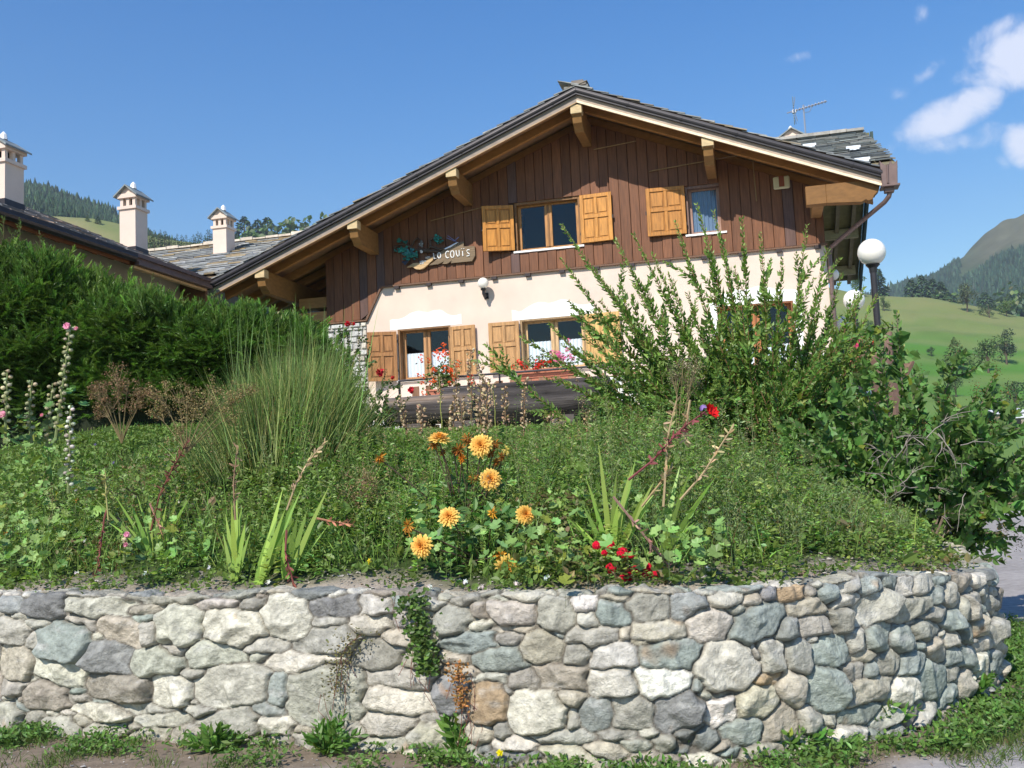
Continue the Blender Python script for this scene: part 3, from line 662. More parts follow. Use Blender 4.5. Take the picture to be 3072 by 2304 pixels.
# plank cladding, board by board, with openings
mb = MB(); r = random.Random(11); a = -6.04; i = 0
uph = [(-1.36, .16, 6.8, 7.93), (2.5, 3.28, 6.78, 7.86)]
while a < 5.33:
    w = min(.218+r.uniform(-.012, .012), 5.34-a); b = a+w
    if 5.34-b < .06: b = 5.34; 
    m_ = (a+b)/2
    def zb_(x): return 5.55 if x < -5.05 else (5.55+(x+5.05)/.41*.75 if x < -4.64 else 6.31)
    zlo = (zb_(a), zb_(b)); zhi = (zr(a)-.3, zr(b)-.3)
    if a < .44 < b: zhi = (min(zhi), min(zhi))
    spans = [(zlo, zhi)]
    for h in uph:
        if h[0]-.03 < m_ < h[1]+.03: spans = [(zlo, (h[2], h[2])), ((h[3], h[3]), zhi)]
    c = jit((.165, .068, .031), .09, r); y0 = -.028-(.016 if i % 2 else 0)
    if r.random() < .06: c = jit((.12, .068, .055), .1, r)
    for lo, hi in spans:
        g_ = .0045
        mb.hexa([(a+g_, y0, lo[0]), (b-g_, y0, lo[1]), (b-g_, .0, lo[1]), (a+g_, .0, lo[0]), (a+g_, y0, hi[0]), (b-g_, y0, hi[1]), (b-g_, .0, hi[1]), (a+g_, .0, hi[0])], c)
    a = b; i += 1
part(mb, 'plank_cladding', M['planks'], bevel=.004)
mb = MB()   # backing of the gable with the same openings + drip board + small joist ends
cb_ = (.05, .028, .018)
for p, q in [(-6.04, -4.64), (-4.64, -1.36), (-1.36, .16), (.16, .44), (.44, 2.5), (2.5, 3.28), (3.28, 5.34)]:
    zl = 5.56 if q < -5 else 6.335
    hs = [h for h in uph if h[0] <= p and h[1] >= q]; top = [(p, 0, zr(p)-.31), (q, 0, zr(q)-.31)]
    if p < -5: mb.prism([(p, .003, 5.57), (-5.06, .003, 5.57), (-4.65, .003, 6.34), (-4.65, .003, zr(q)-.31), (p, .003, zr(p)-.31)], (0, .3, 0), cb_); continue
    if hs:
        h = hs[0]; mb.box((p, .003, zl), (q, .3, h[2]), cb_); mb.prism([(p, .003, h[3]), (q, .003, h[3]), (q, .003, zr(q)-.31), (p, .003, zr(p)-.31)], (0, .3, 0), cb_)
    else: mb.prism([(p, .003, zl), (q, .003, zl), (q, .003, zr(q)-.31), (p, .003, zr(p)-.31)], (0, .3, 0), cb_)
part(mb, 'gable_backing', M['planks'])
mb = MB(); dc = (.16, .085, .05)
mb.box((-4.66, -.075, 6.265), (5.38, -.002, 6.30), dc); mb.box((-6.1, -.075, 5.505), (-5.02, -.03, 5.54), dc)
mb.prism([(-5.06, -.07, 5.50), (-5.02, -.07, 5.5), (-4.62, -.07, 6.265), (-4.66, -.07, 6.265)], (0, .06, 0), dc)
for k in range(13): mb.box((-4.3+k*.785, -.09, 6.20), (-4.18+k*.785, -.003, 6.264), (.04, .03, .03))
part(mb, 'drip_board', M['planks'])

# roof: deck, slates, edge
YF, YB = -1.36, 9.6
def slates(mb, P0, U_, V_, nrm_, lu, lv, seed, rowh=.34, cols=((.2, .215, .215), (.25, .26, .25), (.155, .17, .18), (.3, .3, .28), (.24, .205, .15)), lift=.035, keep=None, jag=.05):
    # P0 = eave corner, U_ along the eave, V_ up the slope
    r = random.Random(seed); P0, U_, V_, nrm_ = map(lambda q: np.array(q, float), (P0, U_, V_, nrm_)); v = 0
    while v < lv:
        u = -r.uniform(0, .3)
        while u < lu:
            w = r.uniform(.25, .62); u0, u1 = max(u+.006, -r.uniform(0, jag)), min(u+w-.006, lu+r.uniform(0, jag))
            if u1-u0 > .05 and (keep is None or keep(P0+U_*(u0+u1)/2+V_*v)):
                t = r.uniform(.018, .035); l0 = lift+r.uniform(0, .012); c = jit(r.choice(cols), .15, r); vv = v-r.uniform(0, .05); ve = v+rowh*1.35
                def q(a_, b_, h_): return P0+U_*a_+V_*b_+nrm_*h_
                sl = r.uniform(-.03, .03)
                mb.hexa([q(u0, vv, l0), q(u1, vv+sl, l0), q(u1, ve, .004), q(u0, ve, .004), q(u0, vv, l0+t), q(u1, vv+sl, l0+t), q(u1, ve, t*.6), q(u0, ve, t*.6)], c)
            u += w
        v += rowh*r.uniform(.85, 1.1)
def slope(mb, pts, thick, col=(1, 1, 1)): mb.prism(pts, (0, 0, -thick), col)
AE, AL = 6.42, -8.35                         # eave positions right / left
mb = MB()
slope(mb, [(AL, YF, zr(AL)-.03), (.44, YF, zr(.44)-.03), (.44, YB, zr(.44)-.03), (AL, YB, zr(AL)-.03)], .05, (.3, .17, .09))
slope(mb, [(.44, YF, zr(.44)-.03), (AE, YF, zr(AE)-.03), (AE, YB, zr(AE)-.03), (.44, YB, zr(.44)-.03)], .05, (.3, .17, .09)) if False else None
for q0, q1, yb in ((.44, 5.36, YB), (5.362, AE, .3)): slope(mb, [(q0, YF, zr(q0)-.03), (q1, YF, zr(q1)-.03), (q1, yb, zr(q1)-.03), (q0, yb, zr(q0)-.03)], .05, (.3, .17, .09))
roof = part(mb, 'roof', M['beam'])
mb = MB()
ll = (.44-AL)/math.cos(SLL); lr = (AE-.44)/math.cos(SLR)
slates(mb, (AL, YF-.03, zr(AL)+.035), (0, 1, 0), (math.cos(SLL), 0, math.sin(SLL)), (-math.sin(SLL), 0, math.cos(SLL)), YB-YF, ll, 1)
slates(mb, (AE, YF-.03, zr(AE)+.035), (0, 1, 0), (-math.cos(SLR), 0, math.sin(SLR)), (math.sin(SLR), 0, math.cos(SLR)), YB-YF, lr, 2, keep=lambda p: p[0] < 5.3 or p[1] < .2)
r = random.Random(3)
for i in range(30):
    y = YF+i*.37; t = .05; mb.box((.44-.26, y, 9.88), (.44+.26, y+.39, 9.93+r.uniform(0, .03)), jit((.22, .22, .2), .15, r))
mb.box((.28, YF-.02, 9.93), (.66, YF+.3, 10.01), (.2, .17, .14)); mb.box((.34, YF+.0, 10.01), (.6, YF+.28, 10.05), (.16, .14, .12))
part(mb, 'slates', M['slate'], roof)
# fascia and the rounded metal verge
def along(a0, a1, dz, y, sec, mb, col, n=1):    # beam following the rake; sec = (thickness in y, height)
    mb.hexa([(a0, y, zr(a0)+dz-sec[1]), (a1, y, zr(a1)+dz-sec[1]), (a1, y+sec[0], zr(a1)+dz-sec[1]), (a0, y+sec[0], zr(a0)+dz-sec[1]), (a0, y, zr(a0)+dz), (a1, y, zr(a1)+dz), (a1, y+sec[0], zr(a1)+dz), (a0, y+sec[0], zr(a0)+dz)], col)
mb = MB()
along(AL, .44, -.10, YF, (.035, .2), mb, (.30, .245, .2)); along(.44, AE, -.10, YF, (.035, .2), mb, (.42, .33, .255))  # left board coloured darker for its shade, right board lighter as sunlit
part(mb, 'fascia', M['beam'], roof)
mb = MB()
along(AL, .44, -.285, YF-.012, (.012, .02), mb, (.45, .3, .16)); along(.44, AE-.02, -.255, YF-.022, (.02, .05), mb, (.85, .72, .5))  # left strip painted brown for shade, right strip pale for sunlight
part(mb, 'edge_moulding', M['beam'], roof)
mb = MB()
for a0, a1 in ((AL, .44), (.44, AE-.02)):
    mb.tube([(a0, YF-.045, zr(a0)-.055), (a1, YF-.045, zr(a1)-.055)], .062, 12)
    along(a0, a1, .0, YF-.10, (.012, .03), mb, (1, 1, 1)); along(a0, a1, -.09, YF-.075, (.07, .05), mb, (1, 1, 1))
    n = int(abs(a1-a0)/1.05)
    for k in range(1, n+1):
        a = a0+(a1-a0)*k/(n+.5); mb.tube([(a-.015, YF-.045, zr(a-.015)-.055), (a+.015, YF-.045, zr(a+.015)-.055)], .072, 12)
part(mb, 'verge_gutter', M['metal'], roof, smooth=False)
# rafters seen from below, ceiling boards, purlins
mb = MB(); rc = (.38, .18, .055)
for y in [YF+.04, YF+.62]+[.12+.7*k for k in range(14)]:
    hgt = .19
    along(AL+.05, .44, -.081, y, (.11, hgt), mb, jit(rc, .08)); along(.44, AE-.05 if y < .2 else 5.3, -.081, y, (.11, hgt), mb, jit(rc, .08))
part(mb, 'rafters', M['beam'], roof, bevel=.006)
for k, (ap, top) in enumerate([(.41, None), (-2.42, None), (-4.77, None), (-7.07, None), (3.1, None)]):
    mb = MB(); zt = zr(ap)-.275 if ap != .41 else zr(ap)-.33; w = .1; c = jit((.25, .13, .042), .06)
    y0 = YF+.03
    prof_ = [(y0, 0), (y0, -.19), (y0+.05, -.2), (y0+.1, -.36), (y0+.24, -.44), (y0+.30, -.5), (y0+.45, -.5), (y0+1.2, -.5), (9.4 if ap > -6 else 6, -.5), (9.4 if ap > -6 else 6, 0)]
    mb.prism([(ap-w, y, zt+z) for y, z in prof_], (2*w, 0, 0), c)
    mb.box((ap-w-.02, y0-.012, zt-.18), (ap+w+.02, y0+.2, zt+.012), (.58, .44, .24))
    part(mb, 'purlin', M['beam'], bevel=.006)
# eave tie beam at the right corner with a scrolled end
mb = MB(); pr = [(5.34, 7.22), (6.34, 7.22), (6.36, 7.1), (6.33, 6.98), (6.24, 6.9), (6.2, 6.82), (6.12, 6.8), (6.08, 6.83), (6.0, 6.79), (5.34, 6.84)]
mb.prism([(a_, YF+.1, z_) for a_, z_ in pr][::-1], (0, .22, 0), (.22, .11, .036))  # front pieces darkened in colour to stand for the eave's shadow
mb.box((4.95, YF+.1, 6.84), (5.339, YF+.32, 7.22), (.22, .11, .036))
mb.box((5.08, YF+.33, 6.86), (5.3, 9, 7.2), (.3, .16, .06)); part(mb, 'corner_beam', M['beam'], bevel=.006)
# braces beside purlins (thin shadow-line battens) and slender rods
mb = MB()
for a0, z0, a1, z1 in [(-3.35, 7.72, -1.95, 7.92), (.55, 8.93, 1.5, 9.0), (1.75, 8.28, 3.95, 8.42), (3.98, 8.4, 4.0, 7.35)]:
    mb = MB(); mb.tube([(a0, -.07, z0), (a1, -.07, z1)], .016, 5, (.28, .17, .08)); part(mb, 'batten', M['planks'])
# left porch: wall plate, post, wall behind, pillar
mb = MB()
mb.box((-6.9, .3, 6.0), (-6.02, .5, 6.25), (.42, .22, .08)); mb.box((-7.2, .0, 5.62), (-6.05, .16, 5.84), (.46, .24, .09)); mb.box((-6.35, 2.6, 2.5), (-6.05, 2.9, 6.9), (.42, .21, .1))
mb.box((-6.045, .02, 5.56), (-6.0, 8, 7.0), (.3, .15, .07))
mb.box((-8.6, 8.2, 2.4), (-5, 8.4, 6.2), (.4, .2, .09))
part(mb, 'porch_frame', M['beam'])
mb = MB(); n = 14
pc = H(0, 0, 0)
th_ = np.linspace(0, 2*math.pi, n, endpoint=False)
def drum(z0, z1, r0, r1, c): mb.tube([(-6.62, .55, z0), (-6.62, .55, z1)], [r0, r1], 16, c)
r = random.Random(9); z = 2.4
while z < 5.78:
    h = r.uniform(.09, .16); drum(z, z+h-.012, .235+r.uniform(-.012, .012), .235+r.uniform(-.012, .012), jit((.2, .21, .22), .15, r)); z += h
drum(2.4, 5.86, .215, .215, (.1, .1, .1)); drum(5.8, 5.9, .3, .31, (.2, .2, .21)); drum(5.9, 5.93, .27, .25, (.2, .2, .21))
part(mb, 'porch_pillar', M['stone'])

# windows: frame (part) > pane, sill, curtain
def window(a0, a1, z0, z1, col, depth=.13, cm='curtain_or_reflection', curtain_or_reflection=None, single=False, sillc='white', tilt=False):
    f = MB(); t = .075; y = depth; c = col; dk = tuple(x*.55 for x in col)
    for s in (a0, a1-.05): f.box((s, .0 if depth > .05 else -.03, z0), (s+.05, y-.002, z1), dk)          # lining
    f.box((a0+.05, .0, z1-.06), (a1-.05, y-.002, z1), dk)
    f.box((a0+.05, y, z0), (a0+.05+t, y+.06, z1), c); f.box((a1-.05-t, y, z0), (a1-.05, y+.06, z1), c)
    f.box((a0+.05+t, y, z1-t-.02), (a1-.05-t, y+.06, z1), c); f.box((a0+.05+t, y, z0), (a1-.05-t, y+.06, z0+t), c)
    m_ = (a0+a1)/2
    if not single:
        f.box((m_-.085, y-.012, z0+t), (m_+.085, y+.05, z1-t-.02), c); f.box((m_-.02, y-.026, z0+t), (m_+.02, y-.012, z1-t-.02), dk)
    w = part(f, 'window', M['shutter'], bevel=.005)
    g = MB(); pa = [(a0+.05+t, m_-.085), (m_+.085, a1-.05-t)] if not single else [(a0+.05+t, a1-.05-t)]
    for p, q in pa: g.add([(p, y+.025, z0+t), (q, y+.025, z0+t), (q, y+.025, z1-t-.02), (p, y+.025, z1-t-.02)], [(0, 1, 2, 3)])
    part(g, 'pane', M['glass'], w)
    if curtain_or_reflection:
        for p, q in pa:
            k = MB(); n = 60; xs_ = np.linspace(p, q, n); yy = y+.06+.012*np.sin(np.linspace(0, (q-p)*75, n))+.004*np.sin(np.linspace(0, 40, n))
            zt = z0+t+(z1-z0)*curtain_or_reflection; zc = zt+.008*np.abs(np.sin(np.linspace(0, (q-p)*120, n)))
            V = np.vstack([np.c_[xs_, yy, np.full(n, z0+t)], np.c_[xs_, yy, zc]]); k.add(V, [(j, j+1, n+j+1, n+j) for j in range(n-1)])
            part(k, 'curtain_or_reflection', M[cm], w, smooth=True)  # small gable window: painted sky reflection; lower windows: real curtains
    s = MB(); s.box((a0-.04, -.07, z0-.045), (a1+.06, .12, z0-.003), (1, 1, 1)); part(s, 'sill', M['white'], w)
    return w
CW1 = (.34, .15, .055); CW2 = (.42, .22, .09)
window(-1.36, .16, 6.8, 7.93, (.42, .2, .06))
window(2.5, 3.28, 6.78, 7.86, (.34, .2, .15), single=True, curtain_or_reflection=.84, cm='sky_reflection')  # blue sheet behind the glass replaces the sky's reflection
window(-4.28, -2.99, 4.06, 5.27, CW2, depth=.2, curtain_or_reflection=.46)
window(-1.35, .14, 4.07, 5.25, (.6, .4, .2), depth=.2, curtain_or_reflection=.5)
window(3.02, 4.6, 3.0, 5.17, (.40, .15, .05), depth=.16, curtain_or_reflection=.55)
def shutter(a_h, z0, z1, w, side, ang, col, label=None):
    # hinged at a_h, opens to side (-1 left / +1 right), ang = opening away from the wall
    s = MB(); c = col; dk = tuple(x*.8 for x in col); b = .085; t = .045; xs_ = 0
    def bx(x0, x1, zz0, zz1, y0, y1, cc): 
        x0, x1 = (x0, x1) if side > 0 else (-x1, -x0); s.box((x0, y0, zz0), (x1, y1, zz1), cc)
    h = z1-z0
    bx(0, b, 0, h, -t, 0, c); bx(w-b, w, 0, h, -t, 0, c)
    bx(b, w-b, h-b, h, -t, 0, c); bx(b, w-b, 0, b, -t, 0, c); bx(b, w-b, h*.54-.045, h*.54+.045, -t, 0, c); 
    for z_0, z_1 in ((b, h*.54-.045), (h*.54+.045, h-b)):
        bx(w/2-.035, w/2+.035, z_0, z_1, -t+.001, 0, c)
        for x_0, x_1 in ((b, w/2-.035), (w/2+.035, w-b)):
            bx(x_0, x_1, z_0, z_1, -.022, -.004, dk); bx(x_0+.028, x_1-.028, z_0+.032, z_1-.032, -.036, -.022, c)
    R = np.array([[math.cos(ang), side*math.sin(ang)*1, 0], [-side*math.sin(ang), math.cos(ang), 0], [0, 0, 1]])
    s.V = [v@R.T+np.array([a_h, -.05, z0]) for v in s.V]
    o = part(s, 'shutter', M['shutter'], bevel=.006)
    if label: o['label'] = label
    hg = MB(); 
    for z_ in (.2, .8): hg = MB(); hg.box((a_h-.02, -.075, z0+h*z_-.03), (a_h+.02, -.035, z0+h*z_+.03), (.03, .03, .03)); part(hg, 'hinge', M['black'], o)
    hg = MB()
    e = np.array([side*(w+.01), -.02, 0])@R.T+np.array([a_h, -.05, z0]); hg.box((e[0]-.015, e[1]-.01, z0+h*.5-.05), (e[0]+.015, e[1]+.02, z0+h*.5+.03), (.03, .03, .03))
    part(hg, 'latch', M['black'], o)
OC = (.50, .215, .038)
shutter(-1.37, 6.82, 7.87, .72, -1, .28, OC); shutter(.17, 6.82, 7.91, .72, 1, .05, (.52, .23, .042)); shutter(2.49, 6.8, 7.87, .84, -1, .08, (.44, .19, .038))
shutter(-4.29, 4.05, 5.2, .68, -1, .32, (.33, .155, .055)); shutter(-2.98, 4.05, 5.2, .6, 1, .03, (.44, .24, .095)); shutter(-1.36, 4.07, 5.2, .7, -1, .06, (.45, .25, .10)); shutter(.15, 4.07, 5.22, .78, 1, .06, (.6, .37, .13))

# hopper, downpipe, eave gutter
mb = MB()
P = [(6.36, 7.52), (6.44, 7.43), (6.52, 7.40), (6.56, 7.5), (6.60, 7.41), (6.66, 7.47), (6.69, 7.5)]
base = [(6.66, 7.03), (6.38, 7.03)]
mb.prism([(a_, YF-.1, z_) for a_, z_ in P+base], (0, .3, 0), (1, 1, 1)); mb.box((6.355, YF-.13, 6.99), (6.70, YF+.22, 7.03)); mb.box((6.42, YF-.04, 6.9), (6.6, YF+.12, 6.99))
mb.tube([(6.48, YF-.12, 7.05), (6.5, YF-.12, 7.42)], .02, 6)
hp = part(mb, 'hopper', M['brownmetal'], bevel=.006)
mb = MB(); mb.tube([(6.53, YF+.04, 6.93), (6.5, YF+.06, 6.83), (6.42, YF+.12, 6.74), (5.6, -.32, 6.28), (5.44, -.13, 6.18), (5.40, -.08, 6.02), (5.40, -.08, 2.5)], .047, 10)
for z_ in (5.2, 4.1): mb.tube([(5.40, -.08, z_), (5.40, -.08, z_+.04)], .06, 10)
part(mb, 'downpipe', M['brownmetal'], smooth=False)
# cross gable at the right: slates facing the street, slates and boards of its far slope
mb = MB(); yr_, zr_ = 4.0, 9.9
mb.prism([(3.2, yr_, zr_-.04), (6.72, yr_, zr_-.04), (6.72, -1.2, zr_-.04-.455*5.2), (5.9, -1.2, zr_-.04-.455*5.2)], (0, 0, -.08), (.2, .17, .1))
mb.prism([(3.2, yr_, zr_-.04), (6.86, yr_, zr_-.04), (6.86, 9.6, zr_-.04-.46*5.6), (3.2, 9.6, zr_-.04-.46*5.6)][::-1], (0, 0, -.10), (.16, .15, .06))
for k in range(3): mb.box((5.34, 5.6+k*1.6, zr_-.46*(1.7+1.6*k)-.42), (6.74, 5.78+k*1.6, zr_-.46*(1.7+1.6*k)-.16), (.26, .24, .13))
for k in range(3): mb.hexa([(5.7+.42*k, yr_, zr_-.32), (5.8+.42*k, yr_, zr_-.32), (5.8+.42*k, 9.5, zr_-.32-.46*5.5), (5.7+.42*k, 9.5, zr_-.32-.46*5.5), (5.7+.42*k, yr_, zr_-.145), (5.8+.42*k, yr_, zr_-.145), (5.8+.42*k, 9.5, zr_-.145-.46*5.5), (5.7+.42*k, 9.5, zr_-.145-.46*5.5)], (.16, .14, .08))
cg = part(mb, 'side_gable', M['beam'])
mb = MB(); an = math.atan(.455)
slates(mb, (3.0, yr_-5.3*math.cos(an)*1.0, zr_-.03-math.sin(an)*5.3*1.0), (1, 0, 0), (0, math.cos(an), math.sin(an)), (0, -math.sin(an), math.cos(an)), 3.72, 5.35, 5, rowh=.3,
       cols=((.17, .19, .19), (.21, .23, .22), (.13, .145, .15), (.25, .25, .23)), keep=lambda p: p[2] > zr(p[0])-.12)
r = random.Random(6)
for k in range(9): mb.box((3.1+k*.4, yr_-.22, zr_-.02), (3.1+k*.4+.42, yr_+.2, zr_+.04+r.uniform(0, .025)), jit((.36, .34, .3), .1, r))
part(mb, 'slates', M['slate'], cg)
mb = MB()
mb.hexa([(6.88, yr_, zr_-.4), (6.95, yr_, zr_-.4), (6.95, 9.7, zr_-.4-.46*5.7), (6.88, 9.7, zr_-.4-.46*5.7), (6.88, yr_, zr_-.02), (6.95, yr_, zr_-.02), (6.95, 9.7, zr_-.02-.46*5.7), (6.88, 9.7, zr_-.02-.46*5.7)], (.03, .06, .05))
part(mb, 'verge_board', M['paint'], cg)
sgm = MB()   # snow guards: three little double-barred studs on the slates
for px, py in ((2429, 437), (2561, 444), (2588, 480)):
    d = ray(px, py); o_ = EYE-HO; oy = o_@HV; dy = d@HV; oz = 1.6; k = (zr_+.08-oz-.455*(yr_-oy))/(d[2]-.455*dy); p = o_+d*k
    a_, y_, z_ = p@HU, p@HV, EYE[2]+d[2]*k
    sgm = MB()
    for dy_, w_ in ((-.13, .10), (.09, .15)): sgm.box((a_-w_, y_+dy_-.03, z_+.455*dy_-.02), (a_+w_, y_+dy_+.012, z_+.455*dy_+.03), (.75, .8, .85))
    sgm.hexa([(a_-.03, y_-.22, z_-.455*.22-.01), (a_+.03, y_-.22, z_-.455*.22-.01), (a_+.03, y_+.09, z_+.03), (a_-.03, y_+.09, z_+.03), (a_-.03, y_-.22, z_-.455*.22+.03), (a_+.03, y_-.22, z_-.455*.22+.03), (a_+.03, y_+.09, z_+.07), (a_-.03, y_+.09, z_+.07)], (.75, .8, .85)); part(sgm, 'snow_guard', M['paint'], cg)

# low roof at the left that links chalet and neighbour
mb = MB()
mb.prism([(-14, 4, 8.82), (-7.6, 4, 8.82), (-7.6, -1.0, 6.72), (-14, -1.0, 6.72)][::-1], (0, 0, -.1), (.2, .15, .1))
lk = part(mb, 'link_roof', M['beam'])
mb = MB(); an = math.atan(.42)
slates(mb, (-14, 4-5*math.cos(an)*1.085*1.0, 8.84-2.1*1.0*1.0), (1, 0, 0), (0, math.cos(an), math.sin(an)), (0, -math.sin(an), math.cos(an)), 6.2, 5.42, 7, rowh=.33, cols=((.3, .31, .3), (.36, .37, .36), (.25, .26, .27), (.36, .28, .17), (.42, .41, .38)), keep=lambda p: p[2] > zr(p[0])-.4 if p[0] > -8.3 else True)
r = random.Random(16)
for k in range(16): mb.box((-14+k*.4, 3.8, 8.86), (-14+k*.4+.38, 4.2, 8.9+r.uniform(0, .07)), jit((.6, .52, .42), .12, r))
part(mb, 'slates', M['slate'], lk)

# ------------------------------------------------------------------ chimneys
def chimney(name, label, a, y, z0, z1, wx, wy, ridge='y', yo=0, group=None, parent=None):
    if parent is None: root = house_thing(name, label, 'chimney', group); root.location = Vector(H(a, y, z0)); o = 0
    h = z1-z0; mb = MB(); c = (1, 1, 1); X, Y = wx/2, wy/2
    hb = h-.55
    mb.box((-X, -Y, -.4), (X, Y, hb), c); mb.box((-X-.04, -Y-.04, hb), (X+.04, Y+.04, hb+.07), c)
    t = .075
    for sx in (-1, 0, 1):
        for sy in (-1, 0, 1):
            if sx == 0 and sy == 0: continue
            px, py = sx*(X-t/2-.01), sy*(Y-t/2-.01); mb.box((px-t/2, py-t/2, hb+.07), (px+t/2, py+t/2, hb+.26), c)
    mb.box((-X-.04, -Y-.04, hb+.26), (X+.04, Y+.04, hb+.36), c)
    zt = hb+.36
    if ridge == 'y': mb.prism([(-X, -Y, zt), (X, -Y, zt), (0, -Y, zt+.17)], (0, 2*Y, 0), c)
    else: mb.prism([(-X, -Y, zt), (-X, Y, zt), (-X, 0, zt+.17)], (2*X, 0, 0), c)
    mb.build('stack', M['cream'], root)
    dk = MB(); dk.box((-X+.12, -Y+.12, hb+.07), (X-.12, Y-.12, hb+.25)); dk.box((-X-.01, -Y-.012, -.42), (X+.012, Y+.01, .1)) if False else None
    dk.build('flue', M['dark'], root)
    k = MB(); e = .1; s = .17/X if ridge == 'y' else .17/Y
    for sg_ in (-1, 1):
        if ridge == 'y': k.prism([(sg_*(X+e), -Y-e, zt-s*e), (0, -Y-e, zt+.17), (0, -Y-e, zt+.2), (sg_*(X+e), -Y-e, zt-s*e+.035)][::sg_], (0, 2*(Y+e), 0), (.22, .25, .25))
        else: k.prism([(-X-e, sg_*(Y+e), zt-s*e), (-X-e, 0, zt+.17), (-X-e, 0, zt+.2), (-X-e, sg_*(Y+e), zt-s*e+.035)][::-sg_], (2*(X+e), 0, 0), (.22, .25, .25))
    k.build('cap', M['slate'], root)
    f = MB(); f.tube([(0, 0, zt+.18), (0, 0, zt+.28), (0, 0, zt+.3), (0, 0, zt+.34)], [.075, .06, .045, .01], 8, (.85, .85, .85)); f.build('finial', M['paint'], root)
    fl = MB(); fl.box((-X-.015, -Y-.015, -.39), (X+.015, Y+.015, .06)); fl.build('flashing', M['metal'], root)
    return root
# ------------------------------------------------------------------ neighbouring house, left
def zn(a): return 6.5+.455*(-8.2-a)
nb = house_thing('neighbour_house', 'low neighbouring house with slate roof and long dark gutter behind the hedge', 'house')
mb = MB(); mb.box((-9.1, -12, 2.2), (-8.95, 3, 6.7)); mb.build('wall', mat('beige_plaster', (.46, .40, .32), rough=.9, noise=.12, nscale=1.5), nb)  # wall plaster greyer and darker than the chalet's cream
mb = MB()
for y0 in (-10.4, -8.6, -6.6, -4.5, -2.6): mb.box((-8.948, y0, 4.3), (-8.93, y0+.95, 5.35), (.04, .025, .02))
mb.build('window', M['shutter'], nb)
mb = MB(); mb.prism([(-8.25, -13, zn(-8.25)-.03), (-12.6, -13, zn(-12.6)-.03), (-12.6, -1.6, zn(-12.6)-.03), (-8.25, -1.6, zn(-8.25)-.03)][::-1], (0, 0, -.1), (.2, .07, .03))
for k in range(22): y = -12.8+k*.52; mb.hexa([(-8.3, y, zn(-8.3)-.27), (-8.95, y, zn(-8.95)-.27), (-8.95, y+.1, zn(-8.95)-.27), (-8.3, y+.1, zn(-8.3)-.27), (-8.3, y, zn(-8.3)-.132), (-8.95, y, zn(-8.95)-.132), (-8.95, y+.1, zn(-8.95)-.132), (-8.3, y+.1, zn(-8.3)-.132)], (.2, .075, .03))
mb.box((-8.3, -13, 6.29), (-8.27, -4.45, 6.39), (.2, .075, .03)); mb.box((-8.3, -4.4, 6.22), (-8.2, -1.7, 6.27), (.6, .38, .2))
mb.prism([(-12.6, -1.6, zn(-12.6)-.13), (-8.3, -1.6, zn(-8.3)-.13), (-8.3, -1.6, 5.9), (-12.6, -1.6, 5.9)], (0, .1, 0), (.2, .1, .05))
rf = mb.build('roof', M['beam'], nb)
mb = MB(); an = math.atan(.455)
slates(mb, (-8.2, -13, zn(-8.2)-.02), (0, 1, 0), (-math.cos(an), 0, math.sin(an)), (math.sin(an), 0, math.cos(an)), 11.4, 4.85, 8, rowh=.36, cols=((.2, .2, .21), (.27, .26, .26), (.3, .22, .17), (.34, .33, .31), (.14, .15, .16)), lift=.03)
mb.build('slates', M['slate'], rf)
mb = MB(); mb.tube([(-8.17, -13, 6.42), (-8.17, -4.42, 6.42)], .085, 10); mb.box((-8.2, -13, 6.44), (-8.09, -4.42, 6.50)); mb.build('gutter', M['metal'], rf)
mb = MB(); mb.box((-8.2, -4.38, 6.28), (-8.16, -1.62, 6.5)); mb.box((-8.16, -4.38, 6.28), (-8.10, -1.62, 6.35)); mb.box((-8.16, -4.38, 6.44), (-8.12, -1.62, 6.52)); mb.build('box_gutter', M['brownmetal'], rf)
chimney('chimney', 'cream chimney rising from the neighbouring roof in front of the hill, grey slab cap', -9.9, -1.95, 7.25, 8.74, .41, .46)
chimney('chimney', 'cream chimney cut by the left picture edge', -10.0, -5.9, 7.3, 8.62, .5, .5)
chimney('chimney', 'smaller cream chimney on the low link roof beside the chalet eave', -10.0, 2.2, 8.0, 9.3, .4, .44, ridge='y')
# far chimney behind the ridge at the right: only its gabled head shows
rt = chimney('chimney', 'chimney head with black gabled cap beside the antenna', 5.02, 4.6, 8.7, 10.33, .5, .5)
# ------------------------------------------------------------------ antenna
an_ = house_thing('tv_antenna', 'thin television antenna on a mast above the right roof', 'antenna'); an_.location = Vector(H(5.37, 4.4, 9.6))
mb = MB(); mb.tube([(0, 0, -.3), (0, 0, 1.32)], .023, 6, (.6, .6, .65))
for z in (.1, .35, .6, .85): mb.tube([(0, 0, z), (0, 0, z+.02)], .024, 6, (.35, .35, .38))
mb.build('mast', M['alu'], an_)
mb = MB(); b0, b1 = np.array([-.42, .0, 1.16]), np.array([.58, .0, 1.34]); mb.tube([b0, b1], .018, 5)
for k in range(10): p = b0+(b1-b0)*(k+3)/12.5; mb.tube([p+np.array([-.01, -.09, .0]), p+np.array([.01, .09, .0])], .011, 4); mb.tube([p+np.array([0, 0, -.03]), p+np.array([0, 0, .035])], .013, 4)
mb.tube([(-.02, 0, 1.12), (.14, 0, 1.12), (.22, 0, 1.27)], .008, 4)
mb.build('boom', M['alu'], an_)
mb = MB()
for s in (-1, 1):
    for k in range(5): t = k/4; mb.tube([(-.24-.05*s*0-.02, -.2, 1.2+s*(.04+.26*t)+.0), (-.24+.0, .2, 1.2+s*(.04+.26*t))], .009, 4)
    mb.tube([(-.26, -.12, 1.2), (-.2+(.0 if s > 0 else .02), -.12, 1.2+s*.32)], .009, 4); mb.tube([(-.26, .12, 1.2), (-.2, .12, 1.2+s*.32)], .007, 4)
mb.box((-.29, -.04, 1.14), (-.19, .04, 1.22)); mb.build('reflector', M['alu'], an_)
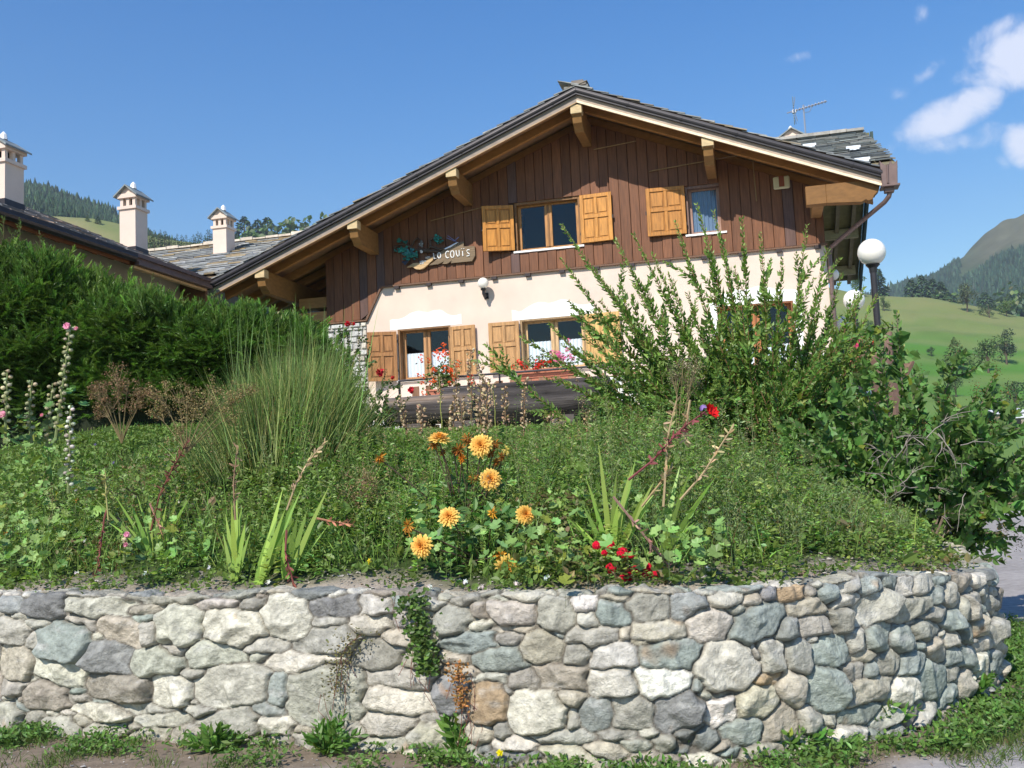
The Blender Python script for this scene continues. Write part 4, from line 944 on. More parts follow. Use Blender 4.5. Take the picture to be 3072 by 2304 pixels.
# ------------------------------------------------------------------ things on the facade
wl_ = house_thing('wall_lamp', 'white globe wall lamp on the cream wall under the name board', 'lamp'); wl_.location = Vector(H(-2.1, 0, 5.98))
mb = MB(); mb.sphere((0, -.24, .12), .128, nu=28, nv=18); mb.build('globe', M['globe'], wl_, smooth=True)
mb = MB(); mb.tube([(0, -.24, -.005), (0, -.24, -.04)], [.07, .06], 12); mb.tube([(0, -.24, -.04), (0, -.235, -.12), (0, -.15, -.17), (0, -.02, -.13)], [.035, .04, .035, .03], 8); mb.box((-.05, -.03, -.2), (.05, -.001, -.06)); mb.build('bracket', M['black'], wl_)
al = house_thing('alarm_box', 'cream alarm box with a red-brown stripe high on the planks', 'alarm'); al.location = Vector(H(4.54, -.05, 7.68))
mb = MB(); mb.box((-.17, -.08, -.13), (.17, 0, .14)); mb.build('case', mat('alarm_case', (.62, .55, .34), rough=.5), al, bevel=.025)
mb = MB(); mb.box((-.055, -.086, -.09), (.055, -.079, .141), (.26, .07, .03)); mb.build('stripe', M['paint'], al)
# name board
nb_ = house_thing('name_board', 'carved wooden name board reading LO COUIS with painted branch and green leaves', 'sign'); nb_.location = Vector(H(0, -.05, 0))
def fz(x, y):                                     # picture point of the 300x150 sign detail -> facade (a, z)
    px, py = 1160+x/7.373, 680+y/7.373; d = ray(px, py); o_ = HO-HV*.1; t = ((o_-EYE)@HV)/(d@HV); p = EYE+d*t; return float((p-o_)@HU), float(p[2])
def poly(pts, y0, th, m, name, col):
    mb = MB(); mb.prism([(*[fz(*p)[0]], y0, fz(*p)[1]) for p in pts], (0, th, 0), col); return mb.build(name, m, nb_, bevel=.004)
M['signwood'] = mat('sign_wood', vcol=True, rough=.8, noise=.4, nscale=3, nstretch=(.8, 6, 14), spec=.2)
poly([(930, 860), (1160, 690), (1040, 640), (1290, 500), (1480, 420), (1640, 340), (1710, 320), (1705, 440), (1950, 430), (1960, 640), (1890, 765), (1420, 810), (1440, 750), (1380, 800), (1320, 825), (1230, 825), (1270, 770), (1150, 830)][::-1], -.06, .05, M['signwood'], 'board', (.21, .155, .10))
poly([(450, 905), (540, 850), (600, 810), (800, 800), (960, 700), (1030, 660), (1035, 740), (920, 850), (830, 925), (740, 955), (650, 945), (580, 895)][::-1], -.085, .06, M['signwood'], 'carved_bird', (.55, .38, .20))
poly([(1265, 495), (1400, 430), (1560, 345), (1585, 350), (1440, 445), (1300, 505)], -.075, .05, M['paint'], 'snow_streak', (.8, .85, .95))
mb = MB(); 
for pth, rad in (([(170, 560), (190, 440), (330, 390), (480, 430), (640, 520), (850, 540), (1040, 540), (1200, 560)], .035), ([(560, 420), (600, 320), (680, 250), (760, 300)], .022), ([(700, 480), (900, 520), (980, 430), (960, 300), (1010, 250)], .03), ([(950, 430), (1050, 460), (1180, 500), (1300, 480)], .03), ([(1330, 250), (1500, 320), (1600, 230)], .008), ([(1350, 200), (1540, 330)], .008)):
    q = [fz(*p) for p in pth]; mb.tube([(a_, -.05-.01*(rad < .01), z_) for a_, z_ in q], rad, 6, (.10, .07, .05) if rad > .01 else (.2, .22, .42))
mb.build('branch', M['signwood'], nb_)
mb = MB(); rr2 = random.Random(4)
for cx, cy, sx, sy, n, c in ((290, 300, 60, 50, 14, (.015, .16, .13)), (420, 340, 60, 25, 8, (.015, .13, .11)), (330, 520, 110, 60, 34, (.02, .19, .16)), (480, 560, 100, 70, 26, (.05, .2, .22)), (500, 650, 110, 70, 36, (.02, .17, .14)), (620, 620, 70, 50, 16, (.02, .15, .12)), (1140, 270, 80, 75, 34, (.015, .17, .14)), (440, 800, 60, 40, 12, (.04, .05, .08)), (770, 400, 60, 50, 12, (.16, .17, .17)), (800, 790, 60, 30, 7, (.4, .4, .38)), (930, 690, 50, 30, 6, (.45, .4, .35)), (770, 570, 20, 15, 2, (.5, .5, .5))):
    for _ in range(n):
        x, y = rr2.gauss(cx, sx*.55), rr2.gauss(cy, sy*.55); a_, z_ = fz(x, y); mb.sphere((a_, -.07-rr2.uniform(0, .025), z_), rr2.uniform(.022, .038), jit(c, .3, rr2), 7, 5, (1, .5, .8))
mb.build('leaves', M['paint'], nb_)
# lettering, each stroke a small raised bar, laid along the board
mb = MB()
def stroke(pts, rad=.0125): mb.tube([(fz(*p)[0], -.068, fz(*p)[1]) for p in pts], rad, 5, (.85, .85, .82))
def ell(cx, cy, rx, ry, a0, a1, n=14, sk=-.12): return [(cx+rx*math.cos(R_(a0+(a1-a0)*i/n)), cy+ry*math.sin(R_(a0+(a1-a0)*i/n))) for i in range(n+1)]
stroke([(1040, 590), (1058, 715), (1105, 700)]); stroke(ell(1168, 640, 34, 62, 0, 360)); stroke(ell(1352, 620, 42, 75, -50, -310)); stroke(ell(1458, 612, 40, 76, 0, 360))
stroke([(1540, 530), (1552, 620), (1580, 662), (1605, 650), (1612, 600), (1608, 525)]); stroke([(1683, 545), (1690, 655)])
stroke([(1662, 490), (1664, 500)], .014); stroke([(1712, 484), (1714, 494)], .014)
stroke([(1840, 520), (1800, 512), (1775, 545), (1800, 585), (1838, 610), (1830, 645), (1775, 655)])
mb.build('lettering', M['paint'], nb_)
# small round lamp on the side wall
sl = house_thing('side_lamp', 'small pale globe lamp on the side wall behind the downpipe', 'lamp'); sl.location = Vector(H(5.34, 1.5, 5.9))
mb = MB(); mb.sphere((.22, 0, 0), .13, nu=20, nv=12); mb.build('globe', M['globe'], sl, smooth=True)
mb = MB(); mb.tube([(0, 0, -.1), (.2, 0, -.2), (.22, 0, -.1)], .03, 6); mb.build('bracket', M['black'], sl)
# ------------------------------------------------------------------ terrace balustrade, window boxes
tr_ = house_thing('terrace_railing', 'low terrace railing of brown wooden pickets under a thin dark rail', 'railing'); 
YT = -2.2
mb = MB(); mb.tube([(-3.46, YT, 3.80), (5.2, YT, 3.82)], .024, 6); mb.tube([(-3.46, YT, 3.80), (-3.46, YT, 2.6)], .026, 6)
for k in range(1, 5): mb.tube([(-3.46+k*2.16, YT, 3.8), (-3.46+k*2.16, YT, 2.6)], .02, 6)
mb.build('rail', M['metal'], tr_)
r = random.Random(5)
for k in range(28):
    a = -3.2+k*.30; mb = MB(); mb.box((a, YT+.04, 2.7), (a+.15, YT+.065, 3.66+r.uniform(-.01, .01)), jit((.24, .13, .075), .12, r)); mb.build('picket', M['planks'], tr_)
ter = MB(); ter.box((-5, -2.1, 2.2), (6.2, -.02, 3.0)); tt = ter.build('terrace', M['stone']); tt.location = HO; tt.rotation_euler = (0, 0, -HA); tag(tt, 'paved terrace in front of the chalet', kind='structure')
def white_ledge(a0, a1, y, z, nm, lab):
    t = house_thing(nm, lab, 'planter ledge'); mb = MB(); mb.box((a0, y, z), (a1, y+.22, z+.07)); mb.build('coping', M['white'], t, bevel=.008)
    mb = MB()
    k = a0+.1
    while k < a1-.15: mb.box((k, y+.05, z-.55), (k+.13, y+.17, z-.001)); k += .26
    mb.build('baluster', M['white'], t); mb = MB(); mb.box((a0, y+.02, z-.62), (a1, y+.2, z-.551)); mb.build('base_rail', M['white'], t)
white_ledge(-3.6, -2.0, -1.75, 3.42, 'stone_balustrade', 'short white balustrade behind the railing at the left window')
white_ledge(-1.1, 2.3, -2.45, 3.49, 'stone_balustrade', 'long white coping just above the long log under the middle window')
white_ledge(4.3, 5.35, -1.9, 3.7, 'stone_balustrade', 'white balustrade at the right corner of the terrace')
def planter(a, y, z, w, lab, flowers, hgt, group=None, dens=1.0, pot=True):
    t = house_thing('flower_box', lab, 'flower box', group); t.location = Vector(H(a, y, z))
    if pot:
        mb = MB(); mb.hexa([(-w/2+.03, -.1, 0), (w/2-.03, -.1, 0), (w/2-.03, .1, 0), (-w/2+.03, .1, 0), (-w/2, -.13, .2), (w/2, -.13, .2), (w/2, .13, .2), (-w/2, .13, .2)], (1, 1, 1)); mb.box((-w/2-.015, -.145, .2), (w/2+.015, .145, .235))
        for z_ in (.06, .12): mb.box((-w/2+.02, -.13, z_), (w/2-.02, -.11, z_+.012))
        mb.build('box', M['terracotta'], t)
    n = int(260*dens*w*hgt*4); P = rng.normal(size=(n, 3))*[w*.3, .1, hgt*.3]+[0, 0, .22+hgt*.45]; P[:, 2] = np.maximum(P[:, 2], .2)
    mb = MB(); mb.inst(LOBED, P, rdir(n, .2), upn(n, .6), .065, .065, leafcol(n, (.10, .17, .05), .25, brown=.12))
    for _ in range(int(24*dens)):
        p = np.array([random.gauss(0, w*.3), random.gauss(0, .06), 0.2+hgt*random.uniform(.5, 1)]); mb.tube([(p[0]*.5, 0, .2), p*np.array([.8, 1, .7]), p], .004, 4, (.2, .22, .08))
    mb.build('foliage', M['leaf'], t)
    mb = MB()
    for (fx, fy, fz_, s, c) in flowers:
        k = int(16*s/.06); d = rng.normal(size=(k, 3)); d[:, 1] -= .6; d = nrm(d)
        mb.inst(FLOWER, np.array([fx, fy-.05, fz_])+d*s, np.cross(d, rng.normal(size=(k, 3))), d, .05, .05, leafcol(k, c, .12))
    mb.build('blossoms', M['petal'], t); return t
rp = random.Random(8); orange = (.85, .13, .03)
fl = [(rp.gauss(0, .3), -.1+rp.uniform(-.1, .1), .2+abs(rp.gauss(.35, .22)), rp.uniform(.035, .06), orange) for _ in range(20)]
fl += [(.02, -.08, .98, .1, orange), (-.08, -.1, .96, .08, orange), (.12, -.1, .95, .08, orange), (.02, -.1, .84, .08, orange), (.1, -.1, .62, .09, orange), (.3, -.1, .45, .08, orange), (-.12, -.1, .4, .07, orange), (.62, -.1, .42, .07, (.8, .08, .02)), (.66, -.1, .3, .07, (.8, .08, .02)), (-.35, -.1, .18, .07, orange)]
planter(-2.42, -2.45, 3.30, .55, 'terracotta box overflowing with orange-red geraniums before the left window', fl, .55, dens=1.5)
fl = [(rp.gauss(-.2, .3), -.1, .18+abs(rp.gauss(.12, .08)), .045, (.75, .04, .03)) for _ in range(14)]+[(.35+rp.gauss(0, .13), -.1, .45+rp.gauss(0, .12), .06, (.75, .18, .4)) for _ in range(13)]
planter(-.35, -2.0, 3.62, 1.2, 'flower box with red and pink geraniums before the middle window', fl, .3, dens=1.0)
fl = [(rp.gauss(-.15, .18), -.1, .25+abs(rp.gauss(.12, .08)), .045, (.7, .08, .22)) for _ in range(12)]+[(.25+rp.gauss(0, .1), -.1, .3+rp.gauss(0, .05), .05, (.75, .02, .04)) for _ in range(8)]
t = planter(5.75, -2.6, 3.42, .75, 'terracotta box with pink and red flowers at the terrace corner by the lamp posts', fl, .25, dens=1.0)
# ------------------------------------------------------------------ globe lamp posts
def lamp_post(lab, px, py, Y, r, zb):
    c = atY(px, py, Y); t = thing('lamp_post', lab, 'street lamp', (c[0], c[1], zb), group='globe lamp posts'); h = c[2]-zb
    mb = MB(); mb.sphere((0, 0, h), r, nu=36, nv=24); mb.build('globe', M['globe'], t, smooth=True)
    mb = MB(); mb.tube([(0, 0, h-r-.035), (0, 0, h-r+.01), (0, 0, h-r+.028)], [r*.3, r*.52, r*.46], 20); mb.tube([(0, 0, h-r-.1), (0, 0, h-r-.035)], [r*.27, r*.3], 16); mb.build('collar', M['black'], t)
    mb = MB(); mb.tube([(0, 0, 0), (0, 0, h-r-.09)], [r*.24, r*.24], 14); mb.tube([(0, 0, 0), (0, 0, .3)], .08, 14); mb.build('post', M['metal'], t, smooth=False)
lamp_post('tallest white globe lamp on a grey post at the right of the chalet', 2615, 757, 14.5, .2, 2.0)
lamp_post('middle white globe lamp partly behind the shrub tips', 2562, 900, 19.2, .2, 2.0)
lamp_post('lowest and farthest globe lamp, just its top above the branches', 2520, 972, 25, .2, 2.0)
# ------------------------------------------------------------------ logs
def log(lab, a0, a1, y, zc, r, col=(.10, .088, .082)):
    t = house_thing('log', lab, 'log', 'big weathered logs on the lawn'); t.location = Vector(H(a0, y, zc)); mb = MB(); n = 34; m_ = 80; L = a1-a0
    x = np.linspace(0, L, m_); th = np.linspace(0, 2*math.pi, n, endpoint=False); TT_, XX = np.meshgrid(th, x)
    nz_ = vnoise(np.stack([np.cos(TT_)*2.2, np.sin(TT_)*2.2, XX*.5+a0], -1), int(a0*10) % 50, 3); cr_ = np.clip(np.abs(np.sin(TT_*3.5+nz_*.9+XX*.12))**.3*1.15, 0, 1)
    RR_ = r*(1+.03*nz_)-(1-cr_)*.06
    V = np.stack([XX, RR_*np.cos(TT_), RR_*np.sin(TT_)], -1); gcol = np.array(col)*(1+.4*nz_[..., None])*(.3+.7*cr_[..., None])*(1+.35*vnoise(np.stack([XX*.6, TT_*9], -1), 5, 3)[..., None])
    tan_ = np.clip(nz_-.5, 0, 1)[..., None]*.6; gcol = gcol*(1-tan_)+np.array([.3, .2, .12])*tan_
    i = np.arange(m_-1)[:, None]*n; j = np.arange(n)[None]; k = (j+1) % n
    mb.add(V.reshape(-1, 3), np.stack([i+j, i+k, i+n+k, i+n+j], -1).reshape(-1, 4), np.clip(gcol, .01, 1).reshape(-1, 3)); mb.build('trunk', M['oldwood'], t, smooth=True)
    for xx, q in ((0, V[0]), (L, V[-1])):
        e = MB(); e.add(np.vstack([q, [[xx, 0, 0]]]), [(s_, (s_+1) % n, n) if xx == 0 else ((s_+1) % n, s_, n) for s_ in range(n)], (.2, .17, .14)); e.build('cut_end', M['oldwood'], t)
    return t
log('shorter cracked grey log lying at the left in front of the railing', -3.30, -1.5, -3.35, 3.06, .285)
log('long thick dark grey log in front of the terrace', -2.22, 1.05, -3.0, 3.09, .44, (.075, .066, .062))
log('log end with reddish face half hidden by the big shrub at the right', 4.0, 4.8, -4.2, 2.75, .34, (.22, .15, .12))
for a_, lab in ((-2.9, 'dark wooden block under the left end of the short log'), (-1.9, 'dark wooden block under the right end of the short log'), (.0, 'dark wooden block under the middle of the long log')):
    t = house_thing('log_support', lab, 'support block'); mb = MB(); mb.box((a_, -3.6, 2.5), (a_+.45, -2.7, 2.80), (.12, .1, .09)); mb.build('block', M['oldwood'], t)
t = house_thing('log_support', 'grey slanted wooden wedge at the right end of the long log', 'support block'); mb = MB()
mb.prism([(1.0, -3.5, 2.5), (1.75, -3.5, 2.5), (1.62, -3.5, 2.78), (1.35, -3.5, 2.98), (1.1, -3.5, 2.9)], (0, .5, 0), (.1, .08, .07))
mb.build('block', M['oldwood'], t)
# carved stump at the right corner
c = atY(2650, 1075, 13.5); t = thing('carved_stump', 'brown forked wooden stump behind the lilac at the foot of the tall lamp', 'tree stump', (c[0], c[1], 2.0))
mb = MB(); h0 = c[2]-2.0
mb.tube([(.05, 0, 0), (.0, 0, h0-.25), (-.02, 0, h0), (.06, 0, h0+.2), (.12, 0, h0+.36)], [.2, .2, .16, .09, .03], 10, (.16, .10, .075)); mb.tube([(.0, 0, h0-.2), (-.2, -.02, h0-.02), (-.34, -.04, h0+.12)], [.16, .12, .04], 8, (.17, .1, .07)); mb.tube([(0, 0, h0-.3), (.25, 0, h0-.2), (.38, 0, h0-.05)], [.14, .1, .05], 8, (.2, .12, .08))
mb.build('trunk', M['bark'], t)
# ================================================================== PLANTS
def curve(p0, p1, sag, n=10, side=None):
    p0, p1 = np.array(p0, float), np.array(p1, float); t = np.linspace(0, 1, n)[:, None]
    return p0+(p1-p0)*t+np.array([0, 0, 1.0])*sag*np.linalg.norm(p1-p0)*(4*t*(1-t))
def along_pts(path, step, t0=0.0):
    d = np.linalg.norm(np.diff(path, axis=0), axis=1); s = np.concatenate([[0], np.cumsum(d)]); q = np.arange(t0*s[-1], s[-1], step)
    P = np.stack([np.interp(q, s, path[:, i]) for i in range(3)], -1); P2 = np.stack([np.interp(q+.01, s, path[:, i]) for i in range(3)], -1); P1 = np.stack([np.interp(q-.01, s, path[:, i]) for i in range(3)], -1)
    return P, nrm(P2-P1), q/s[-1]
def leafy_stem(ms, ml, path, rad, step, L, W, col, t0=.12, tpl=LEAF, scol=(.16, .09, .04), spread=.9, var=.22, up=.35, yel=0.02, young=None):
    ms.tube(path, np.linspace(rad, rad*.35, len(path)), 5, scol, caps=False)
    P, D, t = along_pts(path, step, t0); n = len(P)
    if n < 2: return
    ang = np.arange(n)*(math.pi/2)+rng.normal(0, .3, n); A = nrm(np.cross(D, np.array([.3, .2, 1.0])+0*D)); B = np.cross(D, A)
    o = A*np.cos(ang)[:, None]+B*np.sin(ang)[:, None]
    for sg_ in (-1, 1):
        d = nrm(D*(.55+.5*(t[:, None]))+o*sg_*spread+rng.normal(size=(n, 3))*.2)
        c = leafcol(n, col, var, yel=yel)
        if young is not None: w = np.clip((t-.75)*3, 0, .7)[:, None]; c = c*(1-w)+np.array(young)*w
        k = (1-.45*np.clip(t-.6, 0, 1)/.4)*np.exp(rng.normal(0, .2, n))
        N = nrm(np.cross(d, nrm(np.cross(D, d)))*-1+UP*up+rng.normal(size=(n, 3))*.35)
        ml.inst(tpl, P, d, N, L*k, W*k, c)

# ---------------- big arching shrub in front of the chalet
base = bedpt(2290, 1500); YS = 11.3; base = np.array([atY(2290, 1480, YS)[0], YS, float(bed_z(np.array([atY(2290, 1480, YS)[0]]), np.array([YS]))[0])])
sh = thing('flowering_shrub', 'large leafy shrub with long arching shoots rising in front of the chalet corner', 'shrub', base)
ms, ml = MB(), MB(); r = random.Random(2)
tips = [(1688, 674), (1681, 778), (1778, 805), (1850, 720), (1905, 705), (1960, 760), (2028, 667), (2090, 611), (2139, 632), (2170, 720), (2222, 653), (2278, 695), (2347, 778), (2424, 674), (2486, 743), (2528, 820), (2632, 882), (2590, 860),
        (1640, 970), (1700, 900), (1444, 1056), (1560, 1010), (1740, 1000), (1660, 1130), (1800, 900), (2600, 960), (2660, 1010), (2560, 900), (2400, 820), (2300, 820), (2200, 800), (2000, 820), (1900, 850), (2120, 760), (2060, 880), (2460, 880), (2560, 1050), (2500, 960)]
rq = random.Random(5)
for _ in range(92):
    u_ = rq.uniform(-1, 1); tips.append((2220+u_*480, 850+rq.uniform(0, 470)+110*abs(u_)))
for tx, ty in tips:
    Y = YS+r.uniform(-.55, .45); tip = atY(tx, ty, Y); b = base+np.array([(tip[0]-base[0])*.12+r.uniform(-.15, .15), (Y-YS)*.3, 0])
    if ty > 1040 and tx < 1600: b = atY(1850, 1400, YS-.3)
    t = np.linspace(0, 1, 14)[:, None]; side = np.array([tip[0]-b[0], tip[1]-b[1], 0])
    path = b+(tip-b)*t+UP*np.abs(side[0])*.14*4*t*(1-t)*(-.25 if ty < 1000 else .1)+np.sin(t*5+r.uniform(0, 6))*np.array([.02, .02, .0])
    leafy_stem(ms, ml, path, .011, .03, .084, .048, (.145, .235, .05), t0=.06, young=(.26, .36, .08))
    for _ in range(r.randint(5, 8)):       # side shoots
        k = r.randint(3, 10); p = path[k]; d = nrm(path[k+1]-path[k]); q = nrm(d+rng.normal(size=3)*np.array([.5, .5, .35])); Ls = r.uniform(.25, .6)
        leafy_stem(ms, ml, curve(p, p+q*Ls, .05, 7), .005, .03, .075, .043, (.135, .22, .048), t0=.05, young=(.24, .34, .075))
for _ in range(190):                        # short leafy mass low down
    a = r.uniform(-1.35, 1.35); Ls = r.uniform(.9, 1.75)*(1-.12*abs(a)); d = np.array([math.sin(a)*1.25, r.uniform(-.45, .45), math.cos(a)*.72+.1]); 
    p0 = base+np.array([r.uniform(-.35, .35), r.uniform(-.3, .3), 0.02]); leafy_stem(ms, ml, curve(p0, p0+nrm(d)*Ls, .1, 10), .009, .034, .082, .05, (.115, .205, .045), t0=.15)
    for _ in range(2):
        q0 = p0+nrm(d)*Ls*r.uniform(.4, .9)+UP*.1; e = nrm(rng.normal(size=3)+d); leafy_stem(ms, ml, curve(q0, q0+e*r.uniform(.2, .5), .05, 6), .005, .034, .08, .05, (.12, .21, .045), t0=.05)
ms.build('stems', M['stem'], sh, off=base); ml.build('foliage', M['leaf'], sh, off=base)

# ---------------- lilac at the right
YL = 9.6; bx = atY(2800, 1640, YL); base = np.array([bx[0]-.15, YL, float(bed_z(np.array([bx[0]-.15]), np.array([YL]))[0])])
li = thing('lilac_bush', 'lilac bush with heart-shaped leaves and brown seed heads at the right end of the wall', 'shrub', base)
ms, ml, md, mg = MB(), MB(), MB(), MB(); r = random.Random(12)
tips = [(2690, 935), (2640, 1060), (2870, 1070), (2990, 1110), (3060, 1230), (2760, 1130), (2700, 1100), (2580, 1130), (2500, 1180), (2930, 1180), (3050, 1360), (3080, 1500), (3010, 1600), (2450, 1300), (2420, 1420), (2480, 1520), (2830, 1210), (2960, 1290), (2620, 1220), (2540, 1260), (3090, 1420), (2900, 1650), (2760, 1280), (3040, 1290), (2380, 1500), (2450, 1560), (2600, 1600), (2520, 1380), (2350, 1400), (2700, 1640), (2860, 1560), (2980, 1480), (3020, 1180), (2900, 1330), (2780, 1440), (3060, 1620), (2640, 1480), (2330, 1330), (2400, 1290), (2290, 1450), (2360, 1560), (2470, 1620), (2560, 1650), (2680, 1700), (2800, 1690), (2920, 1700), (2250, 1380), (2560, 1320), (2700, 1380)]
def lil(path, rad=.01, t0=.3): leafy_stem(ms, ml, path, rad, .044, .088, .07, (.095, .18, .045), t0=t0, tpl=HEART, scol=(.2, .15, .11), var=.28, up=.7, yel=.03, spread=1.1)
for tx, ty in tips:
    Y = YL+r.uniform(-.5, .35); tip = atY(tx, ty, Y); b = base+np.array([(tip[0]-base[0])*.15, r.uniform(-.15, .15), 0]); path = curve(b, tip, r.uniform(.02, .1), 12); lil(path, .012)
    for _ in range(r.randint(5, 8)):
        k = r.randint(3, 10); p = path[k]; q = nrm(nrm(path[k+1]-path[k])*.6+rng.normal(size=3)*.7); lil(curve(p, p+q*r.uniform(.2, .5), .05, 6), .005, .1)
    if r.random() < .55:
        n = 90; P = tip+UP*.0+rng.normal(size=(n, 3))*[.035, .035, .06]; md.inst(OVAL, P, rdir(n), upn(n), .016, .009, leafcol(n, (.16, .095, .04), .3))
for _ in range(150):
    a = r.uniform(0, 6.28); e = r.uniform(.1, 1.1); q = np.array([math.cos(a)*math.cos(e)*1.25, math.sin(a)*math.cos(e)*.7, math.sin(e)]); p = base+q*r.uniform(.5, 1.25)+UP*.05; lil(curve(p, p+nrm(q+rng.normal(size=3)*.6)*r.uniform(.3, .5), .04, 6), .005, .05)
for _ in range(22):
    q = nrm(rng.normal(size=3)*[1, .4, .8]+[0, -.4, .1]); p = atY(r.uniform(2650, 2900), r.uniform(1250, 1560), YL-.75); pa_ = curve(p, p+q*r.uniform(.15, .4), .1, 6)+rng.normal(size=(6, 3))*.008; mg.tube(pa_, [.0045, .004, .0035, .003, .002, .0015], 4, (.30, .26, .22))
    for _ in range(3): q2 = nrm(q+rng.normal(size=3)*.8); mg.tube(curve(pa_[2], pa_[2]+q2*r.uniform(.08, .2), .1, 5), [.003, .0025, .002, .0015, .001], 3, (.27, .23, .19), caps=False)
ms.build('branches', M['stem'], li, off=base); ml.build('foliage', M['leaf'], li, off=base); md.build('seed_heads', M['dry'], li, off=base); mg.build('bare_twigs', M['stem'], li, off=base)

# ---------------- conifer hedge at the left
YH = 14.0; hx = [(0, 715), (150, 745), (300, 815), (430, 870), (600, 905), (760, 925), (900, 985), (985, 1060), (1020, 1160)]
hX = [atY(x, y, YH)[0] for x, y in hx]; hZ = [atY(x, y, YH)[2] for x, y in hx]; hX = [hX[0]-4]+hX; hZ = [hZ[0]+.5]+hZ; _hx = np.linspace(hX[0], hX[-1], 260); hZ = list(np.interp(_hx, hX, hZ)+.075*vnoise(_hx[:, None]*np.array([[4.0, 2.3]]), 52, 3)-np.interp(np.linspace(0, 1, 260), [0, .75, 1], [.27, .2, -.05])); hX = list(_hx)
def hbase(X): return bed_z(np.asarray(X, float), np.full(np.shape(X), YH-.2))+.02
hroot = np.array([-4.6, YH, 2.2]); he = thing('conifer_hedge', 'tall dense green conifer hedge with feathery tips in front of the neighbouring house', 'hedge', hroot)
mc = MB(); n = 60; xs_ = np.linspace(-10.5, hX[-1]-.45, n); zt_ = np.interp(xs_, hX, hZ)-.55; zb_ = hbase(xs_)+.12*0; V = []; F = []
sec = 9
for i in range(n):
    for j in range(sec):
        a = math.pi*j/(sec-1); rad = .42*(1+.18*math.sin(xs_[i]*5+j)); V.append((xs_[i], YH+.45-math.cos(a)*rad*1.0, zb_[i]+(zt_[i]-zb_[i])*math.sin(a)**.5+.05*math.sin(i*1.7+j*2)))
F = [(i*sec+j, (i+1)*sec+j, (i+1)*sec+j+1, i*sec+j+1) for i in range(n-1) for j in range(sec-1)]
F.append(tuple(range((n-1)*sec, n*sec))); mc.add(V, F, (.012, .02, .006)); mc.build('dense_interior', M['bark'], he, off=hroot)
def fronds(mb, P, D, L, col, k=22):               # feathery sprays: a curved spine with paired narrow leaflets
    n = len(P); D = nrm(D); S = nrm(np.cross(D, UP+rng.normal(size=(n, 3))*.3)); col = leafcol(n, col, .22)
    for i in range(k):
        t = (i//2+.4)/(k/2); sg_ = 1 if i % 2 else -1
        p = P+D*(L*t)[:, None]+UP*(-.25*t*t*L)[:, None]*1.0+UP*(.12*t*L)[:, None]
        d = nrm(D*(.9)+S*sg_*(.62*(1-t*.55))+rng.normal(size=(n, 3))*.16+UP*.1)
        c = col*(1+.55*t); mb.inst(LEAF, p, d, nrm(np.cross(S, D)+rng.normal(size=(n, 3))*.4), L*.25*(1.15-.55*t), L*.03+.005, np.clip(c, 0, .9))
nF = 12500; X = rng.uniform(-9.5, hX[-1], nF); ztop = np.interp(X, hX, hZ); zb0 = hbase(X); f = rng.random(nF)**.62
Z = zb0+.1+(ztop-.28-zb0)*f; rel = np.clip((Z-zb0)/(ztop-zb0), 0, 1); bulge = (.28+.62*np.sin(np.clip(rel*1.25, 0, 1)*math.pi/2)**1.5)*np.sqrt(np.clip(1-rel**5, 0.03, 1)); lump = .26*vnoise(np.stack([X, Z*1.6], -1)*1.9, 51, 3)
Y = YH+.45-(bulge+lump)*rng.uniform(.82, 1.08, nF); back = rng.random(nF) < .14; Y[back] = YH+.45+bulge[back]*rng.uniform(-.6, 1, back.sum())
D = np.stack([rng.normal(.15, .5, nF), -np.abs(rng.normal(.8, .4, nF))*(1-.7*f), rng.normal(.42, .3, nF)+.7*(f > .85)], -1)
mf = MB(); fronds(mf, np.stack([X, Y, Z], -1), D, rng.uniform(.2, .46, nF), (.062, .115, .02))
nT = 700; X = rng.uniform(-8.5, hX[-1], nT); ztop = np.interp(X, hX, hZ); P = np.stack([X, YH+.45+rng.uniform(-.5, .45, nT), ztop-rng.uniform(.1, .4, nT)], -1); fronds(mf, P, np.stack([rng.normal(0.1, .3, nT), rng.normal(-.1, .3, nT), np.ones(nT)], -1), rng.uniform(.22, .55, nT), (.10, .175, .03))
mf.build('sprays', M['leaf'], he, off=hroot)
mt = MB()
for px, py, hh in ((60, 745, .35), (35, 760, .3), (130, 790, .3), (185, 820, .3), (325, 860, .3), (450, 905, .22), (455, 895, .25), (735, 960, .25), (640, 925, .2), (550, 935, .2), (885, 1000, .18), (960, 1060, .25), (120, 770, .35), (10, 740, .4)):
    p = atY(px, py, YH+.3); mt.tube([p-UP*.3, p+UP*hh], [.008, .003], 4, (.2, .16, .07)); q = 24; P = p+UP*rng.uniform(-.25, hh, q)[:, None]; fronds(mt, P, np.stack([rng.normal(0, .6, q), rng.normal(0, .5, q), np.full(q, .9)], -1), rng.uniform(.08, .17, q), (.09, .15, .035), 8)
mt.build('leader_shoots', M['leaf'], he, off=hroot)

